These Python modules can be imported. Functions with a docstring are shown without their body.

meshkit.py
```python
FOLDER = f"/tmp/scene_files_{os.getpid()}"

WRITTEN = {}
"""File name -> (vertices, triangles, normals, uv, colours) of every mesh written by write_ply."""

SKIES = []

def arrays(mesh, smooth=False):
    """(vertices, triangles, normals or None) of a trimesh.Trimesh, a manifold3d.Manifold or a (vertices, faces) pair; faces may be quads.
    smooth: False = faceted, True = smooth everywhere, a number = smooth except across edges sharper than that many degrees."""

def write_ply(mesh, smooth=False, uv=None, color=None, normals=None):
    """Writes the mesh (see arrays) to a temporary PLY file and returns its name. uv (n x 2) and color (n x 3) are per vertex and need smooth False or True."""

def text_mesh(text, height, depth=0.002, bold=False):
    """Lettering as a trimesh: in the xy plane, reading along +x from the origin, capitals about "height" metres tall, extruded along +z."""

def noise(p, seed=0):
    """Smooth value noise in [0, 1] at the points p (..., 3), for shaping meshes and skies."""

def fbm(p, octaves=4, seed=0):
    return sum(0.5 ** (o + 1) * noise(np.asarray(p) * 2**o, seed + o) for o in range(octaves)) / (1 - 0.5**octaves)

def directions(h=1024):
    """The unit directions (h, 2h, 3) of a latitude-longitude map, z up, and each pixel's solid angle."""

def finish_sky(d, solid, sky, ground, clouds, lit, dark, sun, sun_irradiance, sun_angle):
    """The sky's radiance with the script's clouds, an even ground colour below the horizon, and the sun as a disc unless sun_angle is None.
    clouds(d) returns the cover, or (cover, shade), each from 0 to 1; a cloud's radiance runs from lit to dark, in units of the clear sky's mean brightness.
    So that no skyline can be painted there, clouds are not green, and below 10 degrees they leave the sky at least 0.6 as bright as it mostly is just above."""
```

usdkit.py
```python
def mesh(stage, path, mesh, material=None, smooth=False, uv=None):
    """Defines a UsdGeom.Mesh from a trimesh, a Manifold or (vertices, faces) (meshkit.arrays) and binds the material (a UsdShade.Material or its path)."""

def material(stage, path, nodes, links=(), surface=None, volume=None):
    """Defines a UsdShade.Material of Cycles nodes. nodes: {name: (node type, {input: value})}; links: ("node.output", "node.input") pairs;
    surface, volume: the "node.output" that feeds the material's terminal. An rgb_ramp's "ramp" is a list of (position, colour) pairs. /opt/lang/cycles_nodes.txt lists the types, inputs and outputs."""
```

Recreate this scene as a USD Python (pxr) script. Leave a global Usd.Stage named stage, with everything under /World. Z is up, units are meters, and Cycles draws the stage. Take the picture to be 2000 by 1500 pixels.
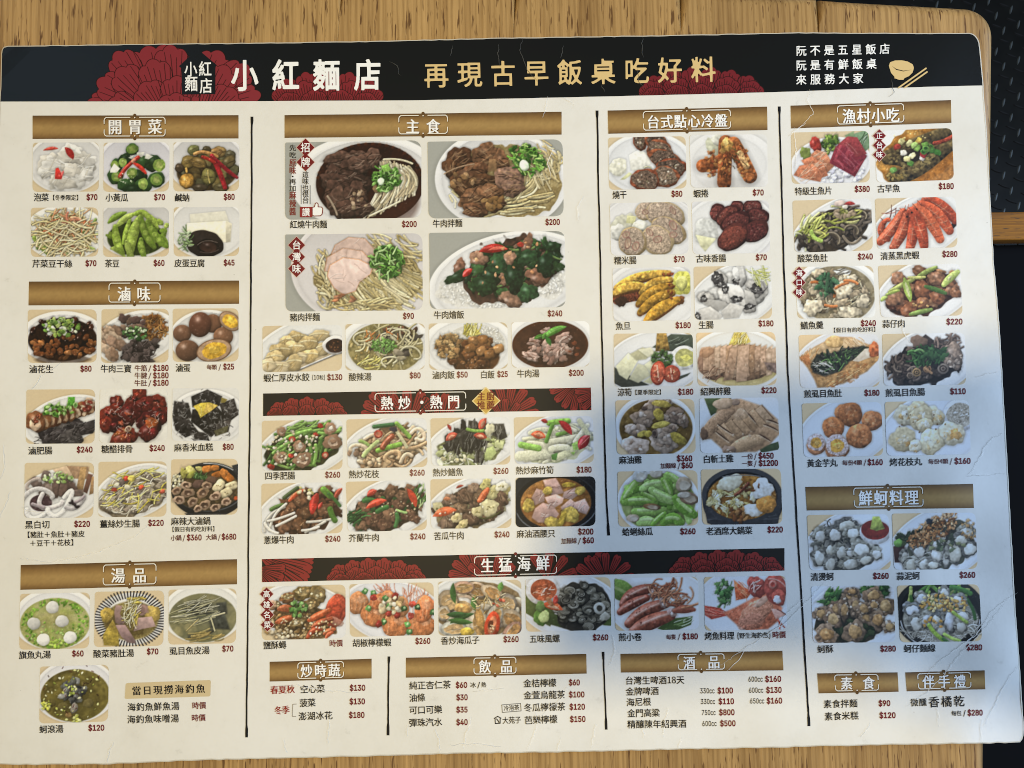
import glob, math, random
import numpy as np
import trimesh, shapely, usdkit, meshkit
from shapely.geometry import Polygon, LineString, Point, box
from shapely.ops import unary_union
from pxr import Usd, UsdGeom, UsdLux, UsdShade, Gf, Sdf, Vt

stage = Usd.Stage.CreateInMemory()
UsdGeom.SetStageUpAxis(stage, UsdGeom.Tokens.z)
UsdGeom.SetStageMetersPerUnit(stage, 1.0)
UsdGeom.Xform.Define(stage, '/World')

# ---------------------------------------------------------------- camera (z = 0 is the top face of the menu card)
CAM = np.array([0.00356753, -0.02119398, 0.31439722])
AX, AY, AZ = 0.06901196, -0.00519271, -0.01729297
def _rot(ax, ay, az):
    cx, sx, cy, sy, cz, sz = math.cos(ax), math.sin(ax), math.cos(ay), math.sin(ay), math.cos(az), math.sin(az)
    return (np.array([[cz, -sz, 0], [sz, cz, 0], [0, 0, 1]]) @ np.array([[cy, 0, sy], [0, 1, 0], [-sy, 0, cy]])
            @ np.array([[1, 0, 0], [0, cx, -sx], [0, sx, cx]]))
ROT = _rot(AX, AY, AZ)
FPX = 1480.0
cam = UsdGeom.Camera.Define(stage, '/World/camera')
M4 = np.eye(4); M4[:3, :3] = ROT.T; M4[3, :3] = CAM
cam.AddTransformOp().Set(Gf.Matrix4d(*[float(v) for v in M4.ravel()]))
cam.CreateHorizontalApertureAttr(36.0); cam.CreateVerticalApertureAttr(27.0)
cam.CreateFocalLengthAttr(FPX / 2000 * 36)
cam.CreateClippingRangeAttr(Gf.Vec2f(0.01, 50))
cam.CreateExposureAttr(0.0)

# ---------------------------------------------------------------- lights: a warm lamp over the table, the grey-blue daylight of the room
def look_at(pos, target):
    z = np.array(pos, float) - np.array(target, float); z /= np.linalg.norm(z)
    x = np.cross([0, 1, 0.01], z); x /= np.linalg.norm(x); y = np.cross(z, x)
    m = np.eye(4); m[0, :3], m[1, :3], m[2, :3], m[3, :3] = x, y, z, pos
    return Gf.Matrix4d(*[float(v) for v in m.ravel()])
LAMP = (-0.105, -0.03, 0.95)
warm = UsdLux.DiskLight.Define(stage, '/World/pendant_bulb')
warm.AddTransformOp().Set(look_at(LAMP, (0.14, 0.06, 0)))
warm.CreateRadiusAttr(0.035); warm.CreateIntensityAttr(550.0); warm.CreateColorAttr(Gf.Vec3f(1.0, 0.805, 0.44))
def rect_light(name, pos, target, w, h, power, color):
    l = UsdLux.RectLight.Define(stage, '/World/' + name)
    l.AddTransformOp().Set(look_at(pos, target))
    l.CreateWidthAttr(w); l.CreateHeightAttr(h); l.CreateIntensityAttr(power); l.CreateColorAttr(Gf.Vec3f(*color))
    return l
rect_light('window_light', (1.05, 0.05, 0.5), (0.05, 0.0, 0), 0.8, 0.7, 8.7, (0.50, 0.68, 0.96))
rect_light('side_window_light', (-0.82, 0.64, 1.0), (-0.16, 0.12, 0), 0.42, 0.42, 0.55, (0.5, 0.78, 1.1))
dome = UsdLux.DomeLight.Define(stage, '/World/room_light')
dome.CreateIntensityAttr(0.038); dome.CreateColorAttr(Gf.Vec3f(0.75, 0.9, 1.0))

# ---------------------------------------------------------------- helpers
_used = {}
def path_of(name, parent=None):
    base = str(parent.GetPath() if hasattr(parent, 'GetPath') else parent) if parent is not None else '/World'
    k = (base, name); n = _used.get(k, 0); _used[k] = n + 1
    return f'{base}/{name}' if n == 0 else f'{base}/{name}_{n:03d}'
def tag(p, label=None, cat=None, group=None, kind=None):
    p = p.GetPrim() if hasattr(p, 'GetPrim') else p
    for k, v in (('label', label), ('category', cat), ('group', group), ('kind', kind)):
        if v: p.SetCustomDataByKey(k, v)
    return p
def thing(name, label, cat, group=None, kind=None):
    x = UsdGeom.Xform.Define(stage, path_of(name)); tag(x, label, cat, group, kind); return x
def obj(name, mesh, mat, parent=None, smooth=False, col=None, label=None):
    m = usdkit.mesh(stage, path_of(name, parent), mesh, mat, smooth=smooth)
    if col is not None:
        UsdGeom.PrimvarsAPI(m).CreatePrimvar('col', Sdf.ValueTypeNames.Color3fArray, 'vertex').Set(Vt.Vec3fArray.FromNumpy(np.asarray(col, np.float32)))
    if label: tag(m, label)
    return m
UsdGeom.Scope.Define(stage, '/World/Looks')
def material(name, nodes, links=(), surface='p.BSDF'):
    return usdkit.material(stage, '/World/Looks/' + name, nodes, links, surface=surface)
def lin(h):
    """sRGB hex string or 0..1 array -> linear"""
    if isinstance(h, str): h = [int(h[i:i + 2], 16) / 255 for i in (0, 2, 4)]
    h = np.asarray(h, float)
    return np.where(h <= 0.04045, h / 12.92, ((np.clip(h, 0, None) + 0.055) / 1.055) ** 2.4)
# what white card shows as in the picture; printed inks are given as they show and taken back to reflectance
WHITE = lin('e6e0d0')
def ink(h): return np.clip(lin(h) / WHITE * 0.80, 0.004, 0.92)

# ---------------------------------------------------------------- card shape: a slightly warped sheet; pixel -> point on it
CW, CH = 0.42, 0.297
def sstep(a, b, x): t = np.clip((x - a) / (b - a), 0, 1); return t * t * (3 - 2 * t)
def warp(x, y):
    """height of the worn card over a flat sheet: curled corner at lower right, slack edges"""
    x, y = np.asarray(x, float), np.asarray(y, float)
    h = 0.0012 * sstep(-0.128, -0.1485, y) * (0.55 + 0.45 * np.sin(x * 41 + 1)) * sstep(-0.21, 0.16, x)
    h = h + 0.0009 * sstep(-0.185, -0.212, x + 0.25 * y) * 0.8
    h = h - 0.0005 * sstep(-0.195, -0.207, x - 0.9 * (y - 0.1485))
    h = h + 0.00035 * np.sin(x * 19 + 0.5) * np.sin(y * 23 + 1.0)
    w = sstep(0.02, 0.20, x - 0.5 * y - 0.06)                       # the lower right is the most handled part
    h = h + w * (0.00042 * np.sin(x * 95 + y * 120 + 2.0) + 0.00030 * np.sin(x * 160 - y * 70))
    fold = lambda ax, ay, nx, ny, k: np.logaddexp(0, ((x - ax) * nx + (y - ay) * ny) / k) * k
    h = h + 0.045 * fold(0.176, -0.118, 0.72, -0.69, 0.0022)        # long soft fold across the corner
    h = h - 0.15 * fold(0.1965, -0.128, 0.88, -0.47, 0.0012)        # the tip hangs down over the edge of the table
    return h
def ray(px, py):
    px, py = np.asarray(px, float), np.asarray(py, float)
    d = np.stack([(px - 1000) / FPX, -(py - 750) / FPX, -np.ones_like(px)], -1) @ ROT.T
    return d
def at(px, py, z=0.0):
    d = ray(px, py); t = (z - CAM[2]) / d[..., 2]
    return CAM + d * np.asarray(t)[..., None]
def on_card(px, py, lift=0.0):
    z = np.zeros(np.shape(px))
    for _ in range(4):
        p = at(px, py, z); z = warp(p[..., 0], p[..., 1])
    p = at(px, py, z); p[..., 2] = z + lift
    return p
L1, L2, L3, L4, L5 = 0.00010, 0.00016, 0.00022, 0.00028, 0.00034

# ---------------------------------------------------------------- flat print: polygons in photo pixels laid onto the card
def tri(geom):
    v, f, n = [], [], 0
    for g in getattr(geom, 'geoms', [geom]):
        if g.is_empty or g.geom_type != 'Polygon' or g.area < 0.02: continue
        try: a, b = trimesh.creation.triangulate_polygon(g, engine='earcut')
        except Exception: continue
        v.append(a); f.append(b + n); n += len(a)
    if not v: return np.zeros((3, 2)), np.array([[0, 1, 2]])
    return np.vstack(v), np.vstack(f)
def up(v, f):
    """faces turned so that they look up"""
    a, b, c = v[f[:, 0]], v[f[:, 1]], v[f[:, 2]]
    flip = np.cross(b - a, c - a)[:, 2] < 0
    f = f.copy(); f[flip] = f[flip][:, ::-1]
    return f
def printed(name, geom, mat, parent, lift, seg=None, label=None):
    if seg:                                   # cut along a grid so that the print follows the warped sheet
        x0, y0, x1, y1 = geom.bounds; gs = []
        xs, ys = np.arange(math.floor(x0 / seg) * seg, x1, seg), np.arange(math.floor(y0 / seg) * seg, y1, seg)
        A, B = np.meshgrid(xs, ys); cells = shapely.box(A.ravel(), B.ravel(), A.ravel() + seg, B.ravel() + seg)
        shapely.prepare(geom); cells = cells[shapely.intersects(geom, cells)]
        for c in shapely.intersection(geom, cells): gs += [g for g in getattr(c, 'geoms', [c]) if g.geom_type == 'Polygon']
        geom = shapely.MultiPolygon(gs)
    v, f = tri(geom)
    p = on_card(v[:, 0], v[:, 1], lift)
    return obj(name, (p, up(p, f)), mat, parent, label=label)
def quad_grid(q, nu, nv):
    """bilinear grid over pixel corners TL,TR,BR,BL"""
    q = np.array(q, float); u, v = np.meshgrid(np.linspace(0, 1, nu), np.linspace(0, 1, nv))
    u, v = u[..., None], v[..., None]
    P = q[0] * (1 - u) * (1 - v) + q[1] * u * (1 - v) + q[2] * u * v + q[3] * (1 - u) * v
    i = np.arange(nu * nv).reshape(nv, nu)
    F = np.stack([i[1:, :-1], i[1:, 1:], i[:-1, 1:], i[:-1, :-1]], -1).reshape(-1, 4)
    F = np.vstack([F[:, [0, 1, 2]], F[:, [0, 2, 3]]])
    return P.reshape(-1, 2), F

# ---------------------------------------------------------------- lettering
from PIL import Image, ImageDraw, ImageFont
_DIR = glob.glob('/opt/blender-*/*/datafiles/fonts')[0]
CJK = ImageFont.truetype(_DIR + '/Noto Sans CJK Regular.woff2', 88)
SANS = ImageFont.truetype(_DIR + '/Inter.woff2', 88)
_gc = {}
def glyph(ch, style):
    """shapely outline of one character, unit em, y up, and its advance"""
    k = (ch, style)
    if k in _gc: return _gc[k]
    latin = ord(ch) < 0x2000 and style in ('price', 'thin', 'num')
    font = SANS if latin else CJK
    sw = {'bold': 1, 'price': 3, 'fat': 2, 'round': 1, 'ming': 1, 'brush': 1, 'cap': 1, 'thin': 1}.get(style, 0)
    im = Image.new('L', (150, 150)); ImageDraw.Draw(im).text((25, 115), ch, 255, font, anchor='ls', stroke_width=sw)
    a = np.asarray(im) > 127
    if style in ('ming', 'brush'):                       # heavy uprights, thin level strokes
        from scipy import ndimage as nd
        a = nd.binary_erosion(a, np.ones((2, 1)))
        a = nd.binary_dilation(a, np.ones((1, 3)))
    on = np.pad(a, ((0, 0), (1, 1))).astype(np.int8)
    r, s = np.nonzero(np.diff(on, axis=1) == 1); e = np.nonzero(np.diff(on, axis=1) == -1)[1]
    if len(r) == 0: g = Polygon()
    else:
        rr = 2.4 if style == 'round' else 0.7
        g = unary_union(shapely.box(s, -r - 1, e, -r)).buffer(rr).buffer(-rr)
        if style == 'round': g = g.buffer(-1.7).buffer(1.7)
        g = shapely.affinity.affine_transform(g.simplify(0.75), [1 / 88, 0, 0, 1 / 88, -25 / 88, 115 / 88])
    adv = font.getlength(ch) / 88
    _gc[k] = (g, adv, latin); return _gc[k]
def text_geom(s, x0, y0, x1, y1, h, style='cap', w=None):
    """s between the mid-height points (x0,y0) left and (x1,y1) right, h = pixel height of a character; pixels, y down"""
    gl = [glyph(c, style) for c in s]
    L = math.hypot(x1 - x0, y1 - y0); ux, uy = (x1 - x0) / L, (y1 - y0) / L
    cjk = all(ord(c) > 0x2000 for c in s)
    parts = []
    if cjk and len(s) > 1 and ' ' not in s:
        cw = w or min(h * 0.98, L / len(s) * 1.02); step = (L - cw) / (len(s) - 1)
        for i, (g, adv, _) in enumerate(gl):
            parts.append((g, i * step, cw, h, 0.38))
    else:
        tot = sum(g[1] for g in gl); k = L / tot; x = 0
        for g, adv, lt in gl:
            parts.append((g, x, k, h * (1.28 if lt else 1.0), 0.364 if lt else 0.38)); x += adv * k
    out = []
    for g, x, sx, sy, mid in parts:
        if g.is_empty: continue
        # local (gx, gy) -> pixel
        out.append(shapely.affinity.affine_transform(g, [sx * ux, sy * uy, sx * uy, -sy * ux, x0 + x * ux - mid * sy * uy, y0 + x * uy + mid * sy * ux]))
    return out
def text(name, s, x0, y0, x1, y1, h, mat, parent, style='cap', lift=L2, w=None, label=None):
    gs = text_geom(s, x0, y0, x1, y1, h, style, w)
    return printed(name, shapely.MultiPolygon([q for g in gs for q in getattr(g, 'geoms', [g]) if q.geom_type == 'Polygon']), mat, parent, lift, label=label)
# ---------------------------------------------------------------- materials of the place
TT = -0.0022                                  # table top height (the card is about 2 mm thick and lies loosely)
def wood(name, light, dark, pore, rough=0.42, axis='y', shift=0.0, coat=0.12):
    sc = (1, 0.07, 1) if axis == 'y' else (0.07, 1, 1)
    sp = (1, 0.08, 1) if axis == 'y' else (0.08, 1, 1)
    return material(name, {
        'g': ('texture_coordinate', {}), 'oi': ('object_info', {}),
        'off': ('math', {'math_type': 'multiply', 'value2': 7.3}),
        'ov': ('combine_xyz', {'z': shift}),
        'add': ('vector_math', {'math_type': 'add'}),
        'm1': ('mapping', {'scale': sc}), 'm2': ('mapping', {'scale': sp}),
        'n1': ('noise_texture', {'scale': 95.0, 'detail': 5.0, 'roughness': 0.6, 'distortion': 0.8}),
        'n0': ('noise_texture', {'scale': 16.0, 'detail': 3.0, 'roughness': 0.5, 'distortion': 0.5}),
        'n2': ('noise_texture', {'scale': 1050.0, 'detail': 2.0, 'roughness': 0.55}),
        'n3': ('noise_texture', {'scale': 900.0, 'detail': 5.0, 'roughness': 0.75}), 'm3': ('mapping', {'scale': (1, 0.02, 1) if axis == 'y' else (0.02, 1, 1)}), 'r3': ('rgb_ramp', {'ramp': [(0.30, (0.68, 0.63, 0.56)), (0.48, (0.95, 0.94, 0.92)), (0.66, (1.10, 1.09, 1.06))]}), 'c3': ('mix_color', {'blend_type': 'multiply', 'fac': 1.0, 'use_clamp': False}),
        'w1': ('wave_texture', {'wave_type': 'bands', 'bands_direction': 'x' if axis == 'y' else 'y', 'scale': 120.0, 'distortion': 9.0, 'detail': 4.0, 'detail_scale': 1.6, 'detail_roughness': 0.65}),
        'm4': ('mapping', {'scale': (1, 0.035, 1) if axis == 'y' else (0.035, 1, 1)}), 'r4': ('rgb_ramp', {'ramp': [(0.0, (0.80, 0.76, 0.70)), (0.35, (0.97, 0.96, 0.94)), (1.0, (1.05, 1.04, 1.03))]}), 'c4': ('mix_color', {'blend_type': 'multiply', 'fac': 1.0, 'use_clamp': False}),
        'r1': ('rgb_ramp', {'ramp': [(0.3, dark), (0.52, light), (0.75, tuple(min(1, c * 1.12) for c in light))]}),
        'r0': ('rgb_ramp', {'ramp': [(0.3, (0.80, 0.76, 0.72)), (0.6, (1.05, 1.03, 1.0))]}),
        'r2': ('rgb_ramp', {'ramp': [(0.34, (0.0, 0.0, 0.0)), (0.385, (1.0, 1.0, 1.0))]}),
        'c0': ('mix_color', {'blend_type': 'multiply', 'fac': 1.0}),
        'tone': ('math', {'math_type': 'multiply_add', 'value2': 0.22, 'value3': 0.88}),
        'tc': ('combine_color', {}),
        'c1': ('mix_color', {'blend_type': 'multiply', 'fac': 1.0}),
        'c2': ('mix_color', {'a': pore}),
        'bmp': ('bump', {'strength': 0.25, 'distance': 0.0004}),
        'p': ('principled_bsdf', {'roughness': rough, 'specular_ior_level': 0.4, 'coat_weight': coat, 'coat_roughness': 0.3})},
        [('g.object', 'add.vector1'), ('oi.random', 'off.value1'), ('off.value', 'ov.x'), ('ov.vector', 'add.vector2'),
         ('add.vector', 'm1.vector'), ('add.vector', 'm2.vector'),
         ('m1.vector', 'n1.vector'), ('m1.vector', 'n0.vector'), ('m2.vector', 'n2.vector'), ('m3.vector', 'n3.vector'), ('add.vector', 'm3.vector'), ('n3.fac', 'r3.fac'),
         ('n1.fac', 'r1.fac'), ('n0.fac', 'r0.fac'), ('n2.fac', 'r2.fac'),
         ('r1.color', 'c0.a'), ('r0.color', 'c0.b'), ('oi.random', 'tone.value1'),
         ('tone.value', 'tc.r'), ('tone.value', 'tc.g'), ('tone.value', 'tc.b'),
         ('c0.result', 'c1.a'), ('tc.color', 'c1.b'), ('r2.color', 'c2.fac'), ('c1.result', 'c3.a'), ('r3.color', 'c3.b'), ('add.vector', 'm4.vector'), ('m4.vector', 'w1.vector'), ('w1.fac', 'r4.fac'), ('c3.result', 'c4.a'), ('r4.color', 'c4.b'), ('c4.result', 'c2.b'),
         ('n2.fac', 'bmp.height'), ('bmp.normal', 'p.normal'), ('c2.result', 'p.base_color')])
OAK = wood('oak', (0.45, 0.290, 0.120), (0.33, 0.198, 0.075), (0.14, 0.068, 0.022))
OAK_END = wood('oak_edge', (0.40, 0.25, 0.12), (0.26, 0.15, 0.07), (0.13, 0.07, 0.03), rough=0.5)
RAILW = wood('rail_oak', (0.30, 0.125, 0.008), (0.2, 0.08, 0.006), (0.1, 0.045, 0.012), axis='x', rough=0.75, coat=0.0)
def plain(name, color, rough=0.5, **kw):
    return material(name, {'p': ('principled_bsdf', {'base_color': color, 'roughness': rough, **kw})})

# ---------------------------------------------------------------- table: oak boards side by side, rounded edge on the right and far side
TAB_A = math.radians(0.9)                     # the boards run slightly askew to the card
# right edge of the table seen at pixels (1946, 180) and (1931, 1470), far edge at (1850, 6)
e1, e2, e3 = at(1947, 180, TT), at(1932, 1480, TT), at(1850, 5, TT)
ydir = (e1 - e2)[:2] / np.linalg.norm((e1 - e2)[:2]); xdir = np.array([ydir[1], -ydir[0]])
def tab(s, t): return np.array([e2[0], e2[1]]) + xdir * s + ydir * t     # s: from the right edge (negative inwards), t: along
far = float((e3[:2] - e2[:2]) @ ydir)
near = -0.28
THICK = 0.03
table = thing('table', 'oak table of wide boards with a rounded corner under the menu card', 'table')
def rounded_board(s0, s1, t0, t1, rc=0.0, r=0.0006, right=0.0):
    """one board: outline with an optional rounded far right corner, top edges eased by r, right and far edges by `right`"""
    if rc:
        ol = unary_union([box(s0, t0, s1 - rc, t1), box(s0, t0, s1, t1 - rc), Point(s1 - rc, t1 - rc).buffer(rc, quad_segs=10)])
    else:
        ol = box(s0, t0, s1, t1)
    ol = shapely.segmentize(ol, 0.02)
    rings = []; n = 7
    big = max(right, r)
    for k in range(n):                        # eased top profile as stacked offsets
        a = math.pi / 2 * k / (n - 1)
        inset, dz = 1 - math.sin(a), 1 - math.cos(a)
        rings.append((inset, -dz))
    pts = np.array(ol.exterior.coords)[:-1]
    if shapely.geometry.polygon.signed_area(ol.exterior) < 0 if hasattr(shapely.geometry.polygon, 'signed_area') else not ol.exterior.is_ccw:
        pts = pts[::-1]
    if not ol.exterior.is_ccw: pts = np.array(ol.exterior.coords)[:-1][::-1]
    V, F = [], []
    m = len(pts)
    # per point rounding: large on the table's outside edges, small at the seams
    tang = np.roll(pts, -1, 0) - np.roll(pts, 1, 0); tang /= np.linalg.norm(tang, axis=1)[:, None]
    nrm = np.stack([tang[:, 1], -tang[:, 0]], -1)
    rad = np.where((pts[:, 1] > t1 - 1e-6) | ((pts[:, 0] > s1 - 1e-6) & (right > 0)), big, r)
    if rc: rad = np.where((pts[:, 0] > s1 - rc - 1e-6) & (pts[:, 1] > t1 - rc - 1e-6), big, rad)
    if rc == 0: rad = np.where(pts[:, 1] > t1 - 1e-6, 0.006, rad)
    for inset, dz in rings[::-1]:
        q = pts + nrm * 0
        q = pts - nrm * (rad * inset)[:, None]
        z = TT + dz * rad
        V.append(np.c_[q, z])
    V.append(np.c_[pts, np.full(m, TT - THICK)])
    V = np.array(V); L = len(V)
    idx = np.arange(L * m).reshape(L, m)
    # rings run from the lower edge (k = n-1: inset 0) to the top (inset 1): order them top first
    order = list(range(0, n)) + [n]
    top_first = [V[j] for j in range(n)][::1]
    R_ = V[:n]; R_ = R_[np.argsort([-v[:, 2].mean() for v in R_])]
    A = np.vstack([R_.reshape(-1, 3), V[n]])
    for j in range(n):
        a, b = idx[j], idx[j + 1]
        a2, b2 = np.roll(a, -1), np.roll(b, -1)
        F += [np.stack([a, b, b2], -1), np.stack([a, b2, a2], -1)]
    cap = Polygon(R_[0][:, :2]); tv, tf = trimesh.creation.triangulate_polygon(cap, engine='earcut')
    off = len(A); A = np.vstack([A, np.c_[tv, np.full(len(tv), TT)]]); F.append(up(np.c_[tv, np.zeros(len(tv))], tf) + off)
    F = np.vstack(F)
    W_ = np.c_[np.array([tab(s, t) for s, t in A[:, :2]]), A[:, 2]]
    return trimesh.Trimesh(W_, F, process=True)
# seams where the boards meet, as seen at the far edge of the card
seam_px = [-420, -70, 300, 661, 1003, 1330, 1600]
seams = [float((at(p, 60, TT)[:2] - e2[:2]) @ xdir) for p in seam_px] + [0.0]
for i in range(len(seams) - 1):
    last = i == len(seams) - 2
    b = rounded_board(seams[i] + 0.00003, seams[i + 1] - (0 if last else 0.00003), near, far, rc=0.013 if last else 0.0, r=0.00012, right=0.006 if last else 0.0)
    obj('board', b, OAK, table, smooth=40)
# apron and legs below, where they stand
def tbox(s0, s1, t0, t1, z0, z1):
    m = trimesh.creation.box((s1 - s0, t1 - t0, z1 - z0)); m.apply_translation(((s0 + s1) / 2, (t0 + t1) / 2, (z0 + z1) / 2))
    v = m.vertices.copy(); w = np.array([tab(a, b) for a, b in v[:, :2]]); m.vertices = np.c_[w, v[:, 2]]; return m
FLOOR = TT - 0.75
for s in (-0.06, seams[0] + 0.11):
    for t in (near + 0.06, far - 0.10):
        obj('leg', tbox(s - 0.05, s, t, t + 0.05, FLOOR + 0.004, TT - THICK - 0.0005), OAK_END, table)

# ---------------------------------------------------------------- floor: black chequer plate with raised lugs
plate_m = material('chequer_plate', {
    'g': ('geometry', {}), 'n': ('noise_texture', {'scale': 30.0, 'detail': 4.0}),
    'r': ('rgb_ramp', {'ramp': [(0.3, (0.005, 0.005, 0.0045)), (0.7, (0.011, 0.011, 0.010))]}),
    'p': ('principled_bsdf', {'roughness': 0.42, 'specular_ior_level': 0.25})},
    [('g.position', 'n.vector'), ('n.fac', 'r.fac'), ('r.color', 'p.base_color')])
fl = UsdGeom.Xform.Define(stage, path_of('floor')); tag(fl, 'black diamond-pattern metal plate floor below the table', 'floor', kind='structure')
g = trimesh.creation.box((3.0, 3.0, 0.02)); g.apply_translation((0.3, 0.3, FLOOR - 0.01)); obj('plate', g, plate_m, fl)
LUG = [plain('worn_lug', (0.16, 0.18, 0.19), 0.38, metallic=0.5), plain('dull_lug', (0.016, 0.016, 0.017), 0.6, specular_ior_level=0.2)]
def lug(cx, cy, ang, L=0.0145, w=0.0040, hgt=0.0016):
    n = 10; th = np.linspace(0, 2 * np.pi, n, endpoint=False)
    lo = np.c_[np.cos(th) * L / 2, np.sin(th) * w / 2 * (0.5 + 0.5 * np.abs(np.sin(th))), np.zeros(n)]
    hi = np.c_[lo[:, :2] * [0.82, 0.5], np.full(n, hgt)]
    v = np.vstack([lo, hi, [[0, 0, hgt]]]); f = []
    for i in range(n):
        j = (i + 1) % n; f += [[i, j, n + j], [i, n + j, n + i], [n + i, n + j, 2 * n]]
    c, s = math.cos(ang), math.sin(ang)
    v[:, :2] = v[:, :2] @ np.array([[c, s], [-s, c]]); v += [cx, cy, FLOOR]
    return v, np.array(f)
lug_px = []
p0 = at(1960, 60, FLOOR); pu = at(1989, 48, FLOOR) - p0; pv = at(1960, 130, FLOOR) - p0
for i in range(-6, 14):
    for j in range(-14, 10):
        for k, (fu, fv) in enumerate(((0, 0), (0.5, 0.5))):
            c = p0 + pu * (i + fu) + pv * (j + fv)
            lug_px.append((c, 0)); lug_px.append((c + pv * 0.29, 1))
view = []
for c, kind in lug_px:
    d = (np.r_[c[:2], FLOOR] - CAM) @ ROT; x, y = 1000 - FPX * d[0] / d[2], 750 + FPX * d[1] / d[2]
    vis = 1760 < x < 2060 and -60 < y < 460
    view.append((not vis, c, kind))
A1 = math.radians(74); A2 = math.radians(-22)
rest = []
for hid, c, kind in view:
    a = A1 if kind == 0 else A2
    mv = lug(c[0], c[1], a, L=(0.0145, 0.018)[kind])
    if not hid: obj('lug', mv, LUG[kind], fl, smooth=30)
    else: rest.append(mv)
off = 0; VV, FF = [], []
for v, f in rest: VV.append(v); FF.append(f + off); off += len(v)
rl = obj('lug_field', (np.vstack(VV), np.vstack(FF)), plate_m, fl, smooth=30); tag(rl, kind='stuff')

# ---------------------------------------------------------------- chair at the right: wooden back rail, dark seat cushion
cz = -0.27
chair = thing('chair', 'chair with a pale wooden rail and dark cushion right of the table', 'chair')
def slab(px0, py0, px1, py1, z0, z1, r=0.004):
    a, b = at(px0, py0, z1), at(px1, py1, z1)
    x0, x1 = sorted((a[0], b[0])); y0, y1 = sorted((a[1], b[1]))
    from manifold3d import Manifold
    sp = Manifold.sphere(r, 12)
    return Manifold.batch_hull([sp.translate((x, y, z)) for x in (x0 + r, x1 - r) for y in (y0 + r, y1 - r) for z in (z0 + r, z1 - r)])
obj('rail', slab(1800, 416, 3000, 452, cz - 0.014, cz, 0.0015), RAILW, chair, smooth=35)
cush = plain('dark_cushion', (0.004, 0.0045, 0.006), 0.95, specular_ior_level=0.1)
obj('cushion', slab(1830, 474, 3000, 1620, cz - 0.07, cz - 0.012, 0.012), cush, chair, smooth=35)
for px, py in ((1860, 440), (2950, 440), (1870, 1560), (2950, 1560)):
    q = at(px, py, cz - 0.04)
    m = trimesh.creation.cylinder(0.016, (cz - 0.075) - FLOOR - 0.004, sections=16); m.apply_translation((q[0], q[1], (cz - 0.075 + FLOOR + 0.004) / 2)); obj('leg', m, RAILW, chair, smooth=40)

# ---------------------------------------------------------------- the phone that takes the picture, held over the card; it throws the shadow on the right half
phone = thing('phone', 'dark phone held flat above the menu card', 'phone')
from manifold3d import Manifold
def rbox(x0, x1, y0, y1, z0, z1, r):
    sp = Manifold.cylinder(z1 - z0, r, r, 24)
    return Manifold.batch_hull([sp.translate((x, y, z0)) for x in (x0 + r, x1 - r) for y in (y0 + r, y1 - r)])
phm = plain('phone_glass', (0.02, 0.02, 0.024), 0.25)
PX0, PX1, PY0, PY1, PZ = -0.016, 0.140, -0.083, -0.0095, 0.3185
PTILT = math.radians(4.5)
def ph_place(m):
    m = m.to_mesh(); v = np.array(m.vert_properties[:, :3]); c = np.array([CAM[0], CAM[1]])
    q = v[:, :2] - c; co, si = math.cos(PTILT), math.sin(PTILT); q = q @ np.array([[co, si], [-si, co]]); v[:, :2] = q + c
    return v, np.array(m.tri_verts)
obj('body', ph_place(rbox(PX0, PX1, PY0, PY1, PZ, PZ + 0.008, 0.010)), phm, phone, smooth=35)
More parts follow.
